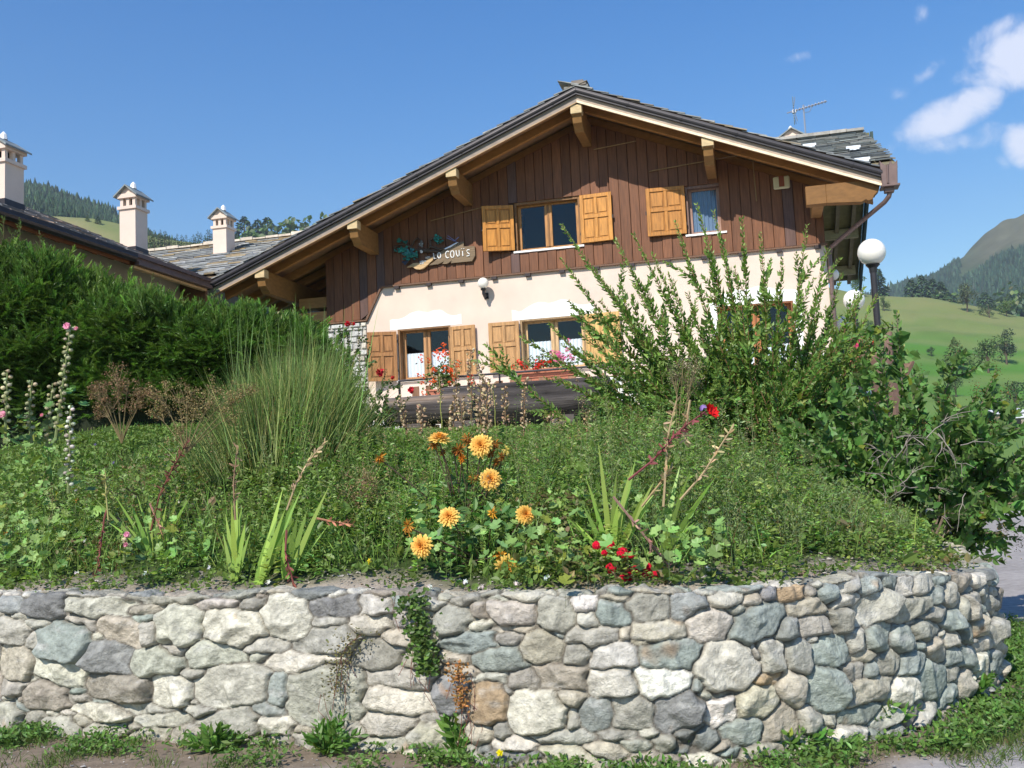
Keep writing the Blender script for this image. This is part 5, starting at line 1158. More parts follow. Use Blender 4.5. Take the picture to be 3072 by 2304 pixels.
# ---------------- rose by the stone pier
def roundshrub(name, lab, cat, px, py, Y, tops, n, L, W, col, mat_='leaf', tpl=OVAL, sx=.5, sz=.5, **kw):
    pass
rb = atY(1075, 1290, 17.5); root = np.array([rb[0], 17.5, 2.5]); ro = thing('climbing_rose', 'climbing rose with a few red blooms growing up the rubble pier', 'rose bush', root); ms, ml, mp = MB(), MB(), MB(); r = random.Random(21)
for tx, ty in [(1040, 985), (1075, 980), (1010, 1020), (1035, 1060), (1100, 1080), (1160, 1105), (1180, 1130), (1130, 1180), (1000, 1100), (1190, 1200), (1080, 1150), (1120, 1220), (1230, 1190), (1060, 1200), (1045, 1010), (1020, 980), (1150, 1240), (1100, 1250), (1180, 1260)]:
    tip = atY(tx, ty, 17.5+r.uniform(-.4, .3)); path = curve(root+np.array([(tip[0]-root[0])*.5, 0, 0]), tip, .05, 9); leafy_stem(ms, ml, path, .009, .045, .07, .045, (.055, .10, .03), t0=.05, tpl=OVAL, young=(.12, .14, .05), var=.3)
    for _ in range(6):
        k = r.randint(1, 7); q = nrm(rng.normal(size=3)+[0, -.3, .3]); leafy_stem(ms, ml, curve(path[k], path[k]+q*r.uniform(.15, .4), .05, 6), .004, .045, .065, .045, (.055, .105, .03), t0=.1, tpl=OVAL, var=.3)
for fx, fy, s in ((1141, 1116, .075), (1233, 1171, .06), (1043, 972, .05), (1059, 972, .04), (1085, 1250, .045), (1178, 1133, .035)):
    mp = MB(); c = atY(fx, fy, 17.0); k = 26; d = nrm(rng.normal(size=(k, 3))+[0, -.5, 0]); mp.inst(OVAL, c+d*s*.3, np.cross(d, rng.normal(size=(k, 3)))+d*.6, d, s, s*.8, leafcol(k, (.62, .02, .04), .2)); mp.build('bloom', M['petal'], ro, off=root)
ms.build('stems', M['stem'], ro, off=root); ml.build('foliage', M['leaf'], ro, off=root)

# ---------------- broom clump
YB_ = 9.3; b0 = atY(850, 1560, YB_); root = np.array([b0[0], YB_, float(bed_z(np.array([b0[0]]), np.array([YB_]))[0])]); br = thing('broom_bush', 'fine-stemmed rush-like broom bush fanning out before the hedge', 'shrub', root)
mb = MB(); n = 8500; u_ = rng.normal(0, .5, n); u_ = np.clip(u_, -1.15, 1.05); x0 = root[0]+u_*.62+.05*np.sin(u_*23); y0 = YB_+rng.normal(0, .22, n); z0 = root[2]+rng.uniform(-.05, .35, n)
topz = np.interp(u_, [-1.2, -.8, -.4, -.1, .25, .6, .85, 1.1], [.5, .75, 1.1, 1.3, 1.45, 1.42, 1.1, .7])*(.93+.07*np.sin(u_*31)); Ls = topz*rng.uniform(.35, 1.0, n)**.8
st = np.stack([x0, y0, z0], -1); D = np.stack([u_*.42+rng.normal(0, .17, n), rng.normal(-.04, .13, n), np.ones(n)], -1); L = np.maximum(.15, Ls-(z0-root[2])*.8); tip = st+nrm(D)*L[:, None]
w_ = (rng.random(n) < .45)[:, None]; cc_ = np.where(w_, leafcol(n, (.25, .29, .10), .3), leafcol(n, (.115, .185, .05), .3, brown=.04)); mb.blades(st, D, L, .0054, rng.uniform(-.06, .26, n), cc_, seg=4)
nn = 60; xs2 = root[0]+rng.uniform(-.45, .75, nn); mb.blades(np.stack([xs2, YB_+rng.normal(0, .2, nn), np.full(nn, root[2]+.3)], -1), np.stack([rng.normal(0, .08, nn), rng.normal(0, .05, nn), np.ones(nn)], -1), rng.uniform(1.2, 1.45, nn), .008, .02, leafcol(nn, (.15, .24, .07), .2), seg=4)
mb.build('stems', M['leaf'], br, off=root)
mb = MB(); n = 1500; k = rng.integers(0, len(st), n); P = st[k]*.5+tip[k]*.5+rng.normal(size=(n, 3))*.06; mb.inst(LEAF, P, rdir(n), upn(n), .03, .006, leafcol(n, (.15, .14, .06), .3)); mb.build('twigs', M['dry'], br, off=root)

def capz(x, y, z, h):
    t = x/y
    lim = .056 if -.17 < t < .06 else (.03 if -.45 < t < -.3 else 9); return min(h, max(.05, 1.6+lim*y-z)) if random.random() < .93 else h
# ---------------- ground cover on the slope: weeds, clover, grass
def scatter(n, x0, x1, y0, y1, dmin, dmax):
    X = rng.uniform(x0, x1, n); Y = y0+(y1-y0)*rng.random(n)**1.5; d, s = wdist(X, Y); m = (d > dmin) & (d < dmax); m &= np.abs(X) < .56*Y+.5; X, Y = X[m], Y[m]; return X, Y, bed_z(X, Y), d[m]
X, Y, Z, d = scatter(13000, -6.5, 7, 5.9, 13.5, .17, 9); m = (d > .17+.15*vnoise(np.stack([X, Y], -1)*2.3, 64, 2)); X, Y, Z, d = X[m], Y[m], Z[m], d[m]
mb = MB(); dens = vnoise(np.stack([X, Y], -1)*1.4, 61, 3); dn2 = vnoise(np.stack([X, Y], -1)*.8, 62, 2)
m = rng.random(len(X)) < np.clip(.62+.45*dens, .06, 1); X, Y, Z, d, dens, dn2 = X[m], Y[m], Z[m], d[m], dens[m], dn2[m]
hgt = np.clip(.07+.13*np.clip(d, 0, 2)+.14*dens, .04, .5)*(1-.87*np.clip((d-2.2)/1.8, 0, 1))
kk = 22; n = len(X); P = np.repeat(np.stack([X, Y, Z], -1), kk, 0); hh = np.repeat(hgt, kk); P = P+rng.normal(size=P.shape)*np.array([.075, .075, 0])+UP*(rng.random(n*kk)**.8*hh)[:, None]
cbase = np.array([.165, .255, .055])[None]*(1+.2*np.repeat(dens, kk))[:, None]; c = leafcol(n*kk, (1, 1, 1), .3)/1.0*cbase; dm = np.repeat(dn2 > .75, kk) & (rng.random(n*kk) < .4); c[dm] = leafcol(dm.sum(), (.19, .16, .07), .3); c[rng.random(n*kk) < .03] = (.2, .25, .05)
sz = np.exp(rng.normal(-3.6, .35, n*kk)+np.repeat(rng.normal(0, .32, n), kk)); mb.inst(OVAL, P, rdir(n*kk, .25), upn(n*kk, .55), sz, sz*.62, np.clip(c, 0, .9))
o = mb.build('ground_cover', M['leaf']); tag(o, 'mat of small-leaved weeds and clover over the slope', kind='stuff')
mb = MB()
X, Y, Z, d = scatter(26000, -7.5, 8, 6.2, 17, .5, 12); dens = vnoise(np.stack([X, Y], -1)*1.1, 63, 3); far = np.clip((d-2.2)/1.8, 0, 1); m = rng.random(len(X)) < np.clip(.3+.3*dens+.9*far, .05, 1); X, Y, Z, d, far = X[m], Y[m], Z[m], d[m], far[m]
n = len(X); kk = 3; P = np.repeat(np.stack([X, Y, Z], -1), kk, 0)+rng.normal(size=(n*kk, 3))*[.05, .05, 0]; L = np.repeat(rng.uniform(.09, .40, n)*(1-.92*far), kk)*rng.uniform(.6, 1.1, n*kk)+.035
mb.blades(P, np.stack([rng.normal(0, .28, n*kk), rng.normal(0, .28, n*kk), np.ones(n*kk)], -1), L, .0075+.004*np.repeat(far, kk), rng.uniform(.05, .45, n*kk), leafcol(n*kk, (.17, .28, .06), .28, brown=.08), seg=3)
o = mb.build('grass', M['leaf']); tag(o, 'grass blades on the slope and lawn', kind='stuff')
# feathery grey-green herbs towards the right foot of the slope
mb = MB(); X, Y, Z, d = scatter(3000, .6, 4.4, 6, 9, .5, 3.2); m = rng.random(len(X)) < .55; X, Y, Z = X[m], Y[m], Z[m]; n = len(X); kk = 26; H_ = np.repeat(rng.uniform(.15, .42, n), kk); t = rng.random(n*kk); lean = np.repeat(rng.normal(0, .2, (n, 2)), kk, 0)
P = np.repeat(np.stack([X, Y, Z], -1), kk, 0)+np.stack([lean[:, 0]*t*H_, lean[:, 1]*t*H_, t*H_], -1)+rng.normal(size=(n*kk, 3))*.018; mb.inst(LEAF, P, rdir(n*kk, .5), upn(n*kk), .026, .005, leafcol(n*kk, (.20, .26, .12), .3, brown=.08)); mb.blades(np.stack([X, Y, Z], -1), np.stack([lean[::kk, 0], lean[::kk, 1], np.ones(n)], -1), H_[::kk], .004, 0, leafcol(n, (.13, .14, .06)), seg=2)
o = mb.build('feathery_herbs', M['leaf']); tag(o, 'feathery grey-green herbs on the right of the slope', kind='stuff')
# taller leafy herbs of many sizes, in clumps
mb = MB(); X, Y, Z, d = scatter(3000, -6, 6.5, 5.9, 11.5, .27, 4.2); m = rng.random(len(X)) < np.clip(.5+.5*vnoise(np.stack([X, Y], -1)*1.2, 91, 2), .05, 1)*np.clip(1.5-d*.3, 0.15, 1); X, Y, Z, d = X[m], Y[m], Z[m], d[m]
for x, y, z, dd in zip(X, Y, Z, d):
    h = random.uniform(.14, .5)*min(1, .45+dd*.6)*(1-.13*dd); h = capz(x, y, z, h); k = int(random.uniform(14, 34)); L = random.uniform(.03, .075); cb = random.choice([(.20, .33, .07), (.25, .36, .075), (.14, .26, .065), (.28, .36, .08), (.16, .29, .09)]); t = rng.random(k); ln = rng.normal(0, .18, 2)*h; a = rng.random(k)*6.28; rd = .05+.05*(1-t)
    P = np.stack([x+ln[0]*t+np.cos(a)*rd*.4, y+ln[1]*t+np.sin(a)*rd*.4, z+h*t], -1); D = np.stack([np.cos(a), np.sin(a), .35+0*a], -1); mb.inst(OVAL, P, D, upn(k, .3), L*(1.2-.6*t), L*random.choice([.35, .5, .65])*(1.2-.6*t), leafcol(k, cb, .18, yel=.03))
o = mb.build('leafy_herbs', M['leaf']); tag(o, 'taller leafy herbs growing among the weeds', kind='stuff')
# tall wild plants standing in the middle of the slope
mb = MB(); md = MB()
for _ in range(1150):
    Y0 = random.uniform(6.6, 10.2); t0_ = random.choice([random.uniform(-.29, -.06), random.uniform(-.05, .3), random.uniform(-.55, -.3), random.uniform(-.16, .25)]); x, y = t0_*Y0, Y0; dd = float(wdist(np.array([x]), np.array([y]))[0][0])
    if dd < .7: continue
    z = float(bed_z(np.array([x]), np.array([y]))[0]); h = random.uniform(.25, .85)*min(1, .35+dd*.4)*(1 if Y0 < 9 else .6); h = capz(x, y, z, h); kind = random.random(); ln = np.array([random.gauss(0, .12), random.gauss(-.03, .08), 1.0]); top = np.array([x, y, z])+ln*h
    cb = random.choice([(.21, .33, .07), (.16, .28, .06), (.26, .34, .10), (.23, .28, .12), (.13, .23, .055)]); st_ = curve((x, y, z), top, .02, 6)
    mb.blades([st_[0]], [top-st_[0]], h, .006, .02, (.16, .2, .08), seg=3)
    if kind < .55:
        k = int(h*60); t = rng.random(k); a = rng.random(k)*6.28; L = random.uniform(.03, .07); mb.inst(LEAF if kind < .3 else OVAL, st_[0]+(top-st_[0])*t[:, None]+np.stack([np.cos(a), np.sin(a), 0*a], -1)*.012, np.stack([np.cos(a), np.sin(a), .5+0*a], -1), upn(k, .3), L*(1.25-.7*t), L*.42*(1.25-.7*t), leafcol(k, cb, .2, yel=.03, brown=.02))
    elif kind < .82:
        k = int(h*170); t = rng.random(k)**.7; mb.inst(LEAF, st_[0]+(top-st_[0])*t[:, None]+rng.normal(size=(k, 3))*[.04, .04, .01]*(1.1-t)[:, None], rdir(k, .5), upn(k), .03, .005, leafcol(k, cb, .25, brown=.05))
    else:
        k = 40; md.inst(OVAL, top+rng.normal(size=(k, 3))*[.012, .012, .06], rdir(k, .4), upn(k), .014, .006, leafcol(k, random.choice([(.30, .22, .12), (.24, .17, .09), (.36, .3, .16)]), .3)); k = 9; mb.blades(np.tile(st_[0], (k, 1)), np.stack([rng.normal(0, .25, k), rng.normal(0, .25, k), np.ones(k)], -1), h*rng.uniform(.4, .8, k), .007, rng.uniform(.05, .4, k), leafcol(k, (.18, .28, .07), .2), seg=4)
o = mb.build('wild_plants', M['leaf']); tag(o, 'tangle of tall wild herbs on the middle of the slope', kind='stuff'); o = md.build('grass_seed_heads', M['dry']); tag(o, 'brownish grass seed heads among the wild herbs', kind='stuff')
# mallow-like lobed leaves
mb = MB(); spots = [(120, 1300, 30), (200, 1400, 30), (60, 1450, 40), (140, 1520, 40), (260, 1480, 20), (80, 1620, 40), (180, 1700, 26), (20, 1700, 26), (130, 1640, 36), (250, 1600, 14), (60, 1560, 22), (30, 1480, 20), (100, 1420, 18), (40, 1380, 16), (160, 1340, 14), (60, 1760, 8), (470, 1650, 16), (540, 1690, 8), (1300, 1640, 14), (1400, 1700, 14), (1640, 1700, 20), (1700, 1640, 16), (1780, 1760, 10), (2010, 1700, 22), (2090, 1740, 18), (1600, 1740, 12), (2060, 1640, 12), (1450, 1690, 12), (1900, 1560, 8), (1560, 1560, 8)]
for px, py, k in spots:
    c = bedpt(px, py+40); P = c+rng.normal(size=(k, 3))*[.15, .12, 0]+UP*rng.uniform(.12, .36, k)[:, None]; s = rng.uniform(.05, .105, k); mb.inst(LOBED, P, nrm(rng.normal(size=(k, 3))*[1, 1, .3]), nrm(UP*.8+np.array([-.3, -.7, 0])+rng.normal(size=(k, 3))*.35), s, s, leafcol(k, (.2, .32, .09), .2, yel=.08))
    for p in P: mb.blades([p-UP*.15+rng.normal(size=3)*.02], [UP], .16, .005, 0, (.1, .15, .05), seg=2)
o = mb.build('mallow_leaves', M['leaf']); tag(o, 'broad lobed mallow leaves among the weeds', kind='stuff')
# tiny flowers
mb = MB()
def tiny(pts, col, s, lift=.22, jit_=.0):
    for px, py in pts:
        c = bedpt(px, py); c = atY(px, py, c[1]-lift) ; k = 3; mb.blades([c-UP*.16], [UP], .16, .004, 0, (.12, .2, .06), seg=2); mb.inst(FLOWER, np.tile(c, (k, 1))+rng.normal(size=(k, 3))*s*.2, nrm(rng.normal(size=(k, 3))), nrm(np.array([-.2, -1, .7])+rng.normal(size=(k, 3))*.3), s, s, leafcol(k, col, .08))
r = random.Random(31)
tiny([(227, 1473), (232, 1718), (255, 1622), (628, 1703), (799, 1685), (802, 1750), (540, 1503), (485, 1473), (703, 1294), (770, 1311), (1290, 1760), (1440, 1760), (1395, 1745), (1250, 1513), (1225, 1410), (1362, 1385), (2120, 1705), (2180, 1575), (2230, 1540), (1730, 1380), (1170, 1560), (1550, 1750), (437, 1723), (1640, 1735)], (.8, .78, .8), .034)
tiny([(60, 1510), (135, 1516), (228, 1503), (215, 1577), (117, 1587), (160, 1586), (20, 1600)], (.8, .22, .02), .05)
tiny([(1245, 1318), (1216, 1440), (1812, 1535), (1922, 1548), (915, 1635), (1306, 1460), (1108, 1553), (170, 1480), (1105, 1685)], (.75, .65, .03), .04)
tiny([(2522, 1525), (2550, 1540), (2545, 1590), (2520, 1600), (2400, 1495), (2530, 1560), (285, 1333), (275, 1304), (338, 1390), (1202, 1525), (2690, 1485)], (.16, .1, .35), .04)
o = mb.build('wild_flowers', M['petal']); tag(o, 'tiny white, orange, yellow and violet wild flowers', kind='stuff')

# ---------------- dahlias
def dahlia(root_, th, px, py, Y, s, face, shade=0):
    c = atY(px, py, Y); F_ = nrm(np.array(face, float)); A = nrm(np.cross(F_, UP)); B = np.cross(A, F_); mp = MB(); out = np.array([.88, .62, .17]); inn = np.array([.72, .27, .03])
    if shade: out = np.array([.85, .66, .24])
    for ring, (k, rr_, tilt_, Ls) in enumerate([(18, .10, .05, .95), (18, .09, .22, .88), (15, .08, .42, .78), (12, .06, .65, .62), (10, .04, .95, .45), (8, .02, 1.25, .3)]):
        a = np.linspace(0, 2*math.pi, k, endpoint=False)+ring*.2+rng.normal(0, .05, k); rad = A*np.cos(a)[:, None]+B*np.sin(a)[:, None]
        D = rad*math.cos(tilt_)+F_*math.sin(tilt_)+rng.normal(size=(k, 3))*.06; w = ring/5*.85; col = np.clip((out*(1-w)+inn*w)[None]*np.exp(rng.normal(0, .06, (k, 1))), 0, .95)
        mp.inst(STRAP, c+rad*rr_*s+F_*s*.1*ring*.45, D, F_+rad*-.25, s*Ls*.5*np.exp(rng.normal(0, .07, k)), s*.155*Ls**.5, col)
    f = mp.build('flower', M['petal'], th, off=root_); ctr = MB(); n = 40; d = nrm(rng.normal(size=(n, 3))*.5+F_); ctr.inst(LEAF, np.tile(c+F_*s*.14, (n, 1)), d, rng.normal(size=(n, 3)), s*.12, s*.04, leafcol(n, (.55, .13, .02), .2)); ctr.build('flower_centre', M['petal'], f, off=root_)
    return c
def deadhead(root_, th, px, py, Y, s, col=(.30, .12, .025)):
    c = atY(px, py, Y); m_ = MB(); n = 60; d = nrm(rng.normal(size=(n, 3))*[.6, .6, .8]+[0, -.2, -.45]); m_.inst(STRAP, np.tile(c+UP*s*.2, (n, 1))+d*s*.1, d, rng.normal(size=(n, 3)), s*.6*np.exp(rng.normal(0, .2, n)), s*.13, leafcol(n, col, .35)); m_.build('withered_flower', M['dry'], th, off=root_); return c
def plant_root(px, py, dy=0): c = bedpt(px, py); return c
def dahlia_plant(lab, px, py, Y, blooms, dead, stems=()):
    x = atY(px, py, Y)[0]; root_ = np.array([x, Y, float(bed_z(np.array([x]), np.array([Y]))[0])]); th = thing('dahlia_plant', lab, 'dahlia', root_, group='yellow dahlias on the slope'); ms, ml = MB(), MB()
    for b in blooms:
        c = dahlia(root_, th, b[0], b[1], Y-.28, b[2]*1.02*(Y-.28)/7.2, b[3]); p = curve(root_+rng.normal(size=3)*[.06, .05, 0], c-nrm(np.array(b[3], float))*.02, .0, 8)+np.sin(np.linspace(0, 3.1, 8))[:, None]*np.array([.02, .03, 0]); ms.tube(p, .0055, 5, (.11, .07, .05))
    for b in dead: c = deadhead(root_, th, b[0], b[1], Y-.22, b[2], b[3] if len(b) > 3 else (.30, .12, .025)); ms.tube(curve(root_+rng.normal(size=3)*[.06, .05, 0], c, .02, 8), .0045, 4, (.11, .07, .05))
    n = 150; P = root_+rng.normal(size=(n, 3))*[.19, .13, 0]+UP*(rng.random(n)*.36)[:, None]; ml.inst(OVAL, P, rdir(n, .1), nrm(UP+np.array([0, -.5, 0])+rng.normal(size=(n, 3))*.4), rng.uniform(.06, .11, n), rng.uniform(.035, .06, n), leafcol(n, (.09, .18, .045), .25))
    ms.build('stems', M['stem'], th, off=root_); ml.build('foliage', M['leaf'], th, off=root_)
S_ = .155
dahlia_plant('tall dahlia with three pale yellow blooms and many brown withered heads at the centre', 1390, 1600, 7.45, [(1443, 1338, S_, (-.1, -1, .25)), (1318, 1320, S_*.95, (.1, -.4, 1.0)), (1470, 1440, S_*.97, (.15, -1, .3))],
             [(1302, 1333, .07), (1378, 1356, .075), (1403, 1322, .075), (1487, 1334, .06), (1470, 1362, .06), (1505, 1372, .05), (1421, 1440, .065), (1488, 1390, .05), (1327, 1358, .045), (1519, 1353, .05, (.55, .45, .12)), (1386, 1378, .045, (.7, .22, .02)), (1140, 1377, .065, (.45, .2, .03)), (1362, 1353, .04)])
dahlia_plant('low dahlia with four golden blooms hanging towards the wall', 1440, 1690, 6.75, [(1348, 1552, .14, (-.2, -1, .5)), (1574, 1545, .135, (.4, -1, .3)), (1267, 1638, .155, (-.35, -1, .1)), (1522, 1703, .16, (.2, -1, -.1))],
             [(1224, 1584, .075, (.5, .24, .04)), (1503, 1672, .07, (.55, .24, .03)), (1477, 1543, .05, (.75, .35, .04))])

# ---------------- gladioli
def gladiolus(lab, px, py, Y, fan, stalks, wid=.032, yel=(.24, .36, .07)):
    Y = bedpt(px, py)[1]-.4; wid = wid*1.25
    x = atY(px, py, Y)[0]; z = atY(px, py, Y)[2]; root_ = np.array([x, Y, min(z, float(bed_z(np.array([x]), np.array([Y]))[0])+.03)]); th = thing('gladiolus', lab, 'gladiolus', root_, group='gladioli on the slope')
    for (tx, ty, w) in fan:
        m_ = MB(); tip = atY(tx, ty, Y+random.uniform(-.1, .1)); b = root_+np.array([(tip[0]-root_[0])*.1, random.uniform(-.03, .03), 0]); D = tip-b; L = np.linalg.norm(D)
        m_.blades([b], [D], L, wid*w, random.uniform(.0, .10), leafcol(1, yel, .15), seg=7, side=[nrm(np.array([1, .35*random.choice([-1, 1]), -.1])-0)]); m_.build('leaf', M['leaf'], th, off=root_)
    for (pts, col, kind) in stalks:
        m_ = MB(); P = np.array([atY(a, b, Y-.12) for a, b in pts]); tt_ = np.linspace(0, 1, 14); pi = np.linspace(0, 1, len(P)); Q = np.stack([np.interp(tt_, pi, P[:, i]) for i in range(3)], -1); m_.tube(Q, np.linspace(.008, .004, 14), 5, col)
        A_, D_, t_ = along_pts(Q, .022, .25 if kind != 'green' else .5); n = len(A_)
        for s_ in (1, 2): m_.inst(STRAP, A_, nrm(D_*.8+rng.normal(size=(n, 3))*.7), rng.normal(size=(n, 3)), .05, .014, leafcol(n, col, .3))
        m_.build('flower_stalk', M['dry'], th, off=root_)
    return th
red = (.26, .09, .08); strw = (.42, .32, .18); mar = (.20, .08, .06)
gladiolus('gladiolus fan with a long dry red stalk drooping at the far left', 460, 1640, 7.3, [(285, 1480, 1), (345, 1470, 1), (330, 1560, 1.1), (395, 1500, 1), (420, 1470, .9), (445, 1460, 1), (480, 1440, 1), (540, 1460, .9), (560, 1480, 1), (520, 1520, 1), (380, 1560, 1.2), (410, 1600, 1.2), (505, 1490, .8)],
          [([(450, 1600), (480, 1480), (520, 1400), (565, 1320)], mar, 'dry'), ([(320, 1530), (312, 1560), (300, 1660), (275, 1775)], red, 'dry'), ([(450, 1510), (470, 1560), (490, 1610)], (.5, .25, .2), 'dry'), ([(325, 1560), (318, 1480), (316, 1415)], (.4, .38, .15), 'green')])
gladiolus('short upright gladiolus fan with one thin brown spike', 705, 1690, 7.25, [(680, 1530, 1.2), (695, 1500, 1.3), (708, 1480, 1.3), (720, 1500, 1.2), (735, 1530, 1.1), (670, 1590, 1), (745, 1580, .8), (715, 1540, 1.4)], [([(706, 1560), (700, 1450), (712, 1340)], (.3, .2, .12), 'dry')])
gladiolus('broad yellow-green gladiolus fan bending right with a straw seed spike', 770, 1700, 7.1, [(875, 1480, 1.3), (845, 1460, 1.2), (850, 1520, 1.3), (820, 1540, 1.4), (880, 1540, 1.1), (800, 1600, 1.3), (905, 1460, 1), (860, 1580, 1.1)], [([(860, 1530), (885, 1460), (920, 1390), (975, 1325)], strw, 'dry')])
gladiolus('gladiolus with spread blades and a pink stalk hanging over the wall top', 850, 1690, 7.0, [(980, 1450, 1.2), (920, 1530, 1.2), (960, 1520, 1), (890, 1540, 1.3), (900, 1590, 1.1), (870, 1500, 1), (985, 1570, .5), (850, 1600, 1.2)], [([(860, 1590), (856, 1660), (880, 1750), (920, 1830)], red, 'dry'), ([(950, 1555), (1000, 1565), (1060, 1575)], (.4, .2, .12), 'x')])
gladiolus('wide clump of gladiolus blades to the left of the red gladiolus stalk', 1830, 1620, 8.0, [(1800, 1300, 1), (1770, 1420, 1), (1840, 1400, 1), (1880, 1380, 1), (1900, 1370, 1), (1730, 1560, 1), (1750, 1500, 1), (1960, 1430, 1), (1850, 1500, 1.2), (1990, 1400, .9), (1780, 1480, 1), (1930, 1470, 1), (1700, 1540, .8), (1870, 1450, 1)],
          [([(1885, 1440), (1960, 1380), (2040, 1290), (2115, 1235)], (.22, .07, .07), 'dry'), ([(1840, 1490), (1920, 1590), (1990, 1680), (2010, 1700)], (.33, .2, .16), 'x'), ([(1990, 1520), (2005, 1300), (2030, 1200)], strw, 'x')])
gladiolus('gladiolus clump of long blades sweeping right under a straw seed stalk', 1975, 1610, 7.8, [(2120, 1450, 1.2), (2100, 1480, 1.2), (2060, 1400, 1), (2030, 1380, 1), (2110, 1590, 1), (2080, 1560, .9), (2140, 1420, 1), (2040, 1480, 1.3), (2090, 1500, 1.2), (2070, 1550, 1), (2010, 1560, 1.2)],
          [([(2040, 1500), (2110, 1420), (2160, 1340), (2195, 1285)], strw, 'dry'), ([(1925, 1520), (1980, 1450), (2020, 1400)], (.4, .3, .15), 'dry'), ([(2070, 1200), (2060, 1260), (2055, 1330)], strw, 'x')])
def gladbloom():
    Y = 7.85; c = atY(2135, 1238, Y); th = thing('gladiolus_bloom', 'single scarlet gladiolus bloom at the tip of the leaning stalk', 'flower', c); m_ = MB()
    for q in ((0, 0, 0), (-.03, -.01, .02)):
        k = 9; a = np.linspace(0, 6.28, k); F_ = nrm(np.array([.6, -.75, .2])); A = nrm(np.cross(F_, UP)); B = np.cross(A, F_); rad = A*np.cos(a)[:, None]+B*np.sin(a)[:, None]; m_.inst(OVAL, np.tile(c+np.array(q), (k, 1)), rad*.8+F_*.6, F_, .065, .05, leafcol(k, (.72, .015, .015), .2))
    m_.build('petals', M['petal'], th, off=c); m2 = MB(); c2 = atY(2105, 1215, Y); k = 5; m2.inst(OVAL, np.tile(c2, (k, 1)), rng.normal(size=(k, 3))*.4+[0, 0, -1], [0, -1, 0.01], .05, .025, leafcol(k, (.35, .25, .6), .1)); m2.build('lilac_petal', M['petal'], th, off=c)
gladbloom()
# ---------------- hollyhocks
def hollyhock(lab, px0, py0, px1, py1, Y, seedcol=(.42, .40, .24), pink=(), lean=0, fat=1.0, t0=.45):
    c0 = atY(px0, py0, Y); th = thing('hollyhock', lab, 'hollyhock', c0, group='hollyhocks at the left'); ms, mk, ml = MB(), MB(), MB(); p = curve(c0, atY(px1, py1, Y), .0, 12)+np.sin(np.linspace(0, 3.1, 12))[:, None]*np.array([lean, 0, 0]); ms.tube(p, np.linspace(.012, .005, 12), 6, (.16, .2, .07))
    A_, D_, t_ = along_pts(p, .021, t0); n = len(A_); a = np.arange(n)*2.4; off = np.stack([np.cos(a), np.sin(a), 0*a], -1)*.024*fat
    for k in range(n): mk.sphere(A_[k]+off[k], .019*fat*random.uniform(.75, 1.1), leafcol(1, seedcol, .2)[0], 7, 5, (1, 1, .8))
    q = n*3; i = rng.integers(0, n, q); mk.inst(LEAF, A_[i]+off[i], rdir(q, 0), upn(q), .03, .018, leafcol(q, (.3, .34, .14), .3))
    k = 14; P = c0+(p[-1]-c0)*rng.uniform(0, .5, k)[:, None]+rng.normal(size=(k, 3))*[.07, .06, 0]; s = rng.uniform(.05, .1, k); ml.inst(LOBED, P, rdir(k, -.2), nrm(UP+np.array([0, -.6, 0])+rng.normal(size=(k, 3))*.3), s, s, leafcol(k, (.12, .2, .06), .2, yel=.15))
    ms.build('stem', M['stem'], th, off=c0); mk.build('seed_capsules', M['dry'], th, smooth=True, off=c0); ml.build('leaves', M['leaf'], th, off=c0)
    if pink:
        m_ = MB()
        for fx, fy, s in pink: c = atY(fx, fy, Y-.04); k = 7; m_.inst(LOBED, np.tile(c, (k, 1)), rng.normal(size=(k, 3)), nrm(np.array([-.3, -1, .3])+rng.normal(size=(k, 3))*.3), s, s, leafcol(k, (.72, .33, .45), .12))
        m_.build('pink_blossom', M['petal'], th, off=c0)
hollyhock('tallest hollyhock spike with a pink flower at its tip', 165, 1330, 212, 975, 7.6, pink=[(200, 978, .06), (228, 985, .035)], t0=.12)
hollyhock('hollyhock spike cut by the left edge with a pale pink flower low down', 15, 1330, 22, 1110, 7.5, pink=[(6, 1243, .06)], t0=.3)
hollyhock('short bushy hollyhock between the edge spike and the tallest one', 95, 1330, 98, 1140, 7.7, t0=.25, lean=-.02, pink=[(125, 1245, .03)])
hollyhock('hollyhock with whitish capsules just right of the tallest spike', 205, 1480, 212, 1215, 7.3, seedcol=(.6, .58, .48), t0=.1, fat=.95)
hollyhock('second shorter stem crowded with buds against the tallest hollyhock', 140, 1340, 158, 1150, 7.8, t0=.1)
hollyhock('small hollyhock shoot with pink buds beside the first gladiolus', 372, 1690, 378, 1600, 7.1, pink=[(380, 1603, .045), (377, 1634, .035)], t0=.6)
# ---------------- dried seed stalks (foxglove) in front of the logs
def dried(lab, px0, py0, px1, py1, Y, col=(.38, .27, .16), w=1.0, grn=0):
    c0 = atY(px0, py0, Y); th = thing('dried_seed_stalk', lab, 'dried stalk', c0, group='dried seed stalks in front of the logs'); ms, mk = MB(), MB(); p = curve(c0, atY(px1, py1, Y), 0, 9)+rng.normal(size=(9, 3))*.004; ms.tube(p, np.linspace(.006, .003, 9), 4, (.33, .36, .1) if grn else (.25, .16, .09))
    A_, D_, t_ = along_pts(p, .0085, .12 if not grn else .5); n = len(A_); off = nrm(rng.normal(size=(n, 3))*[1, 1, .2])*.024*w; mk.inst(OVAL, A_+off*.4, off*20+[0, 0, .3], rng.normal(size=(n, 3)), .03*w, .018*w, leafcol(n, col, .3))
    for k in range(0, n, 2): mk.sphere(A_[k]+off[k], .0095*w, leafcol(1, (.5, .38, .24), .25)[0], 5, 4)
    ms.build('stem', M['dry'], th, off=c0); mk.build('seed_capsules', M['dry'], th, off=c0)
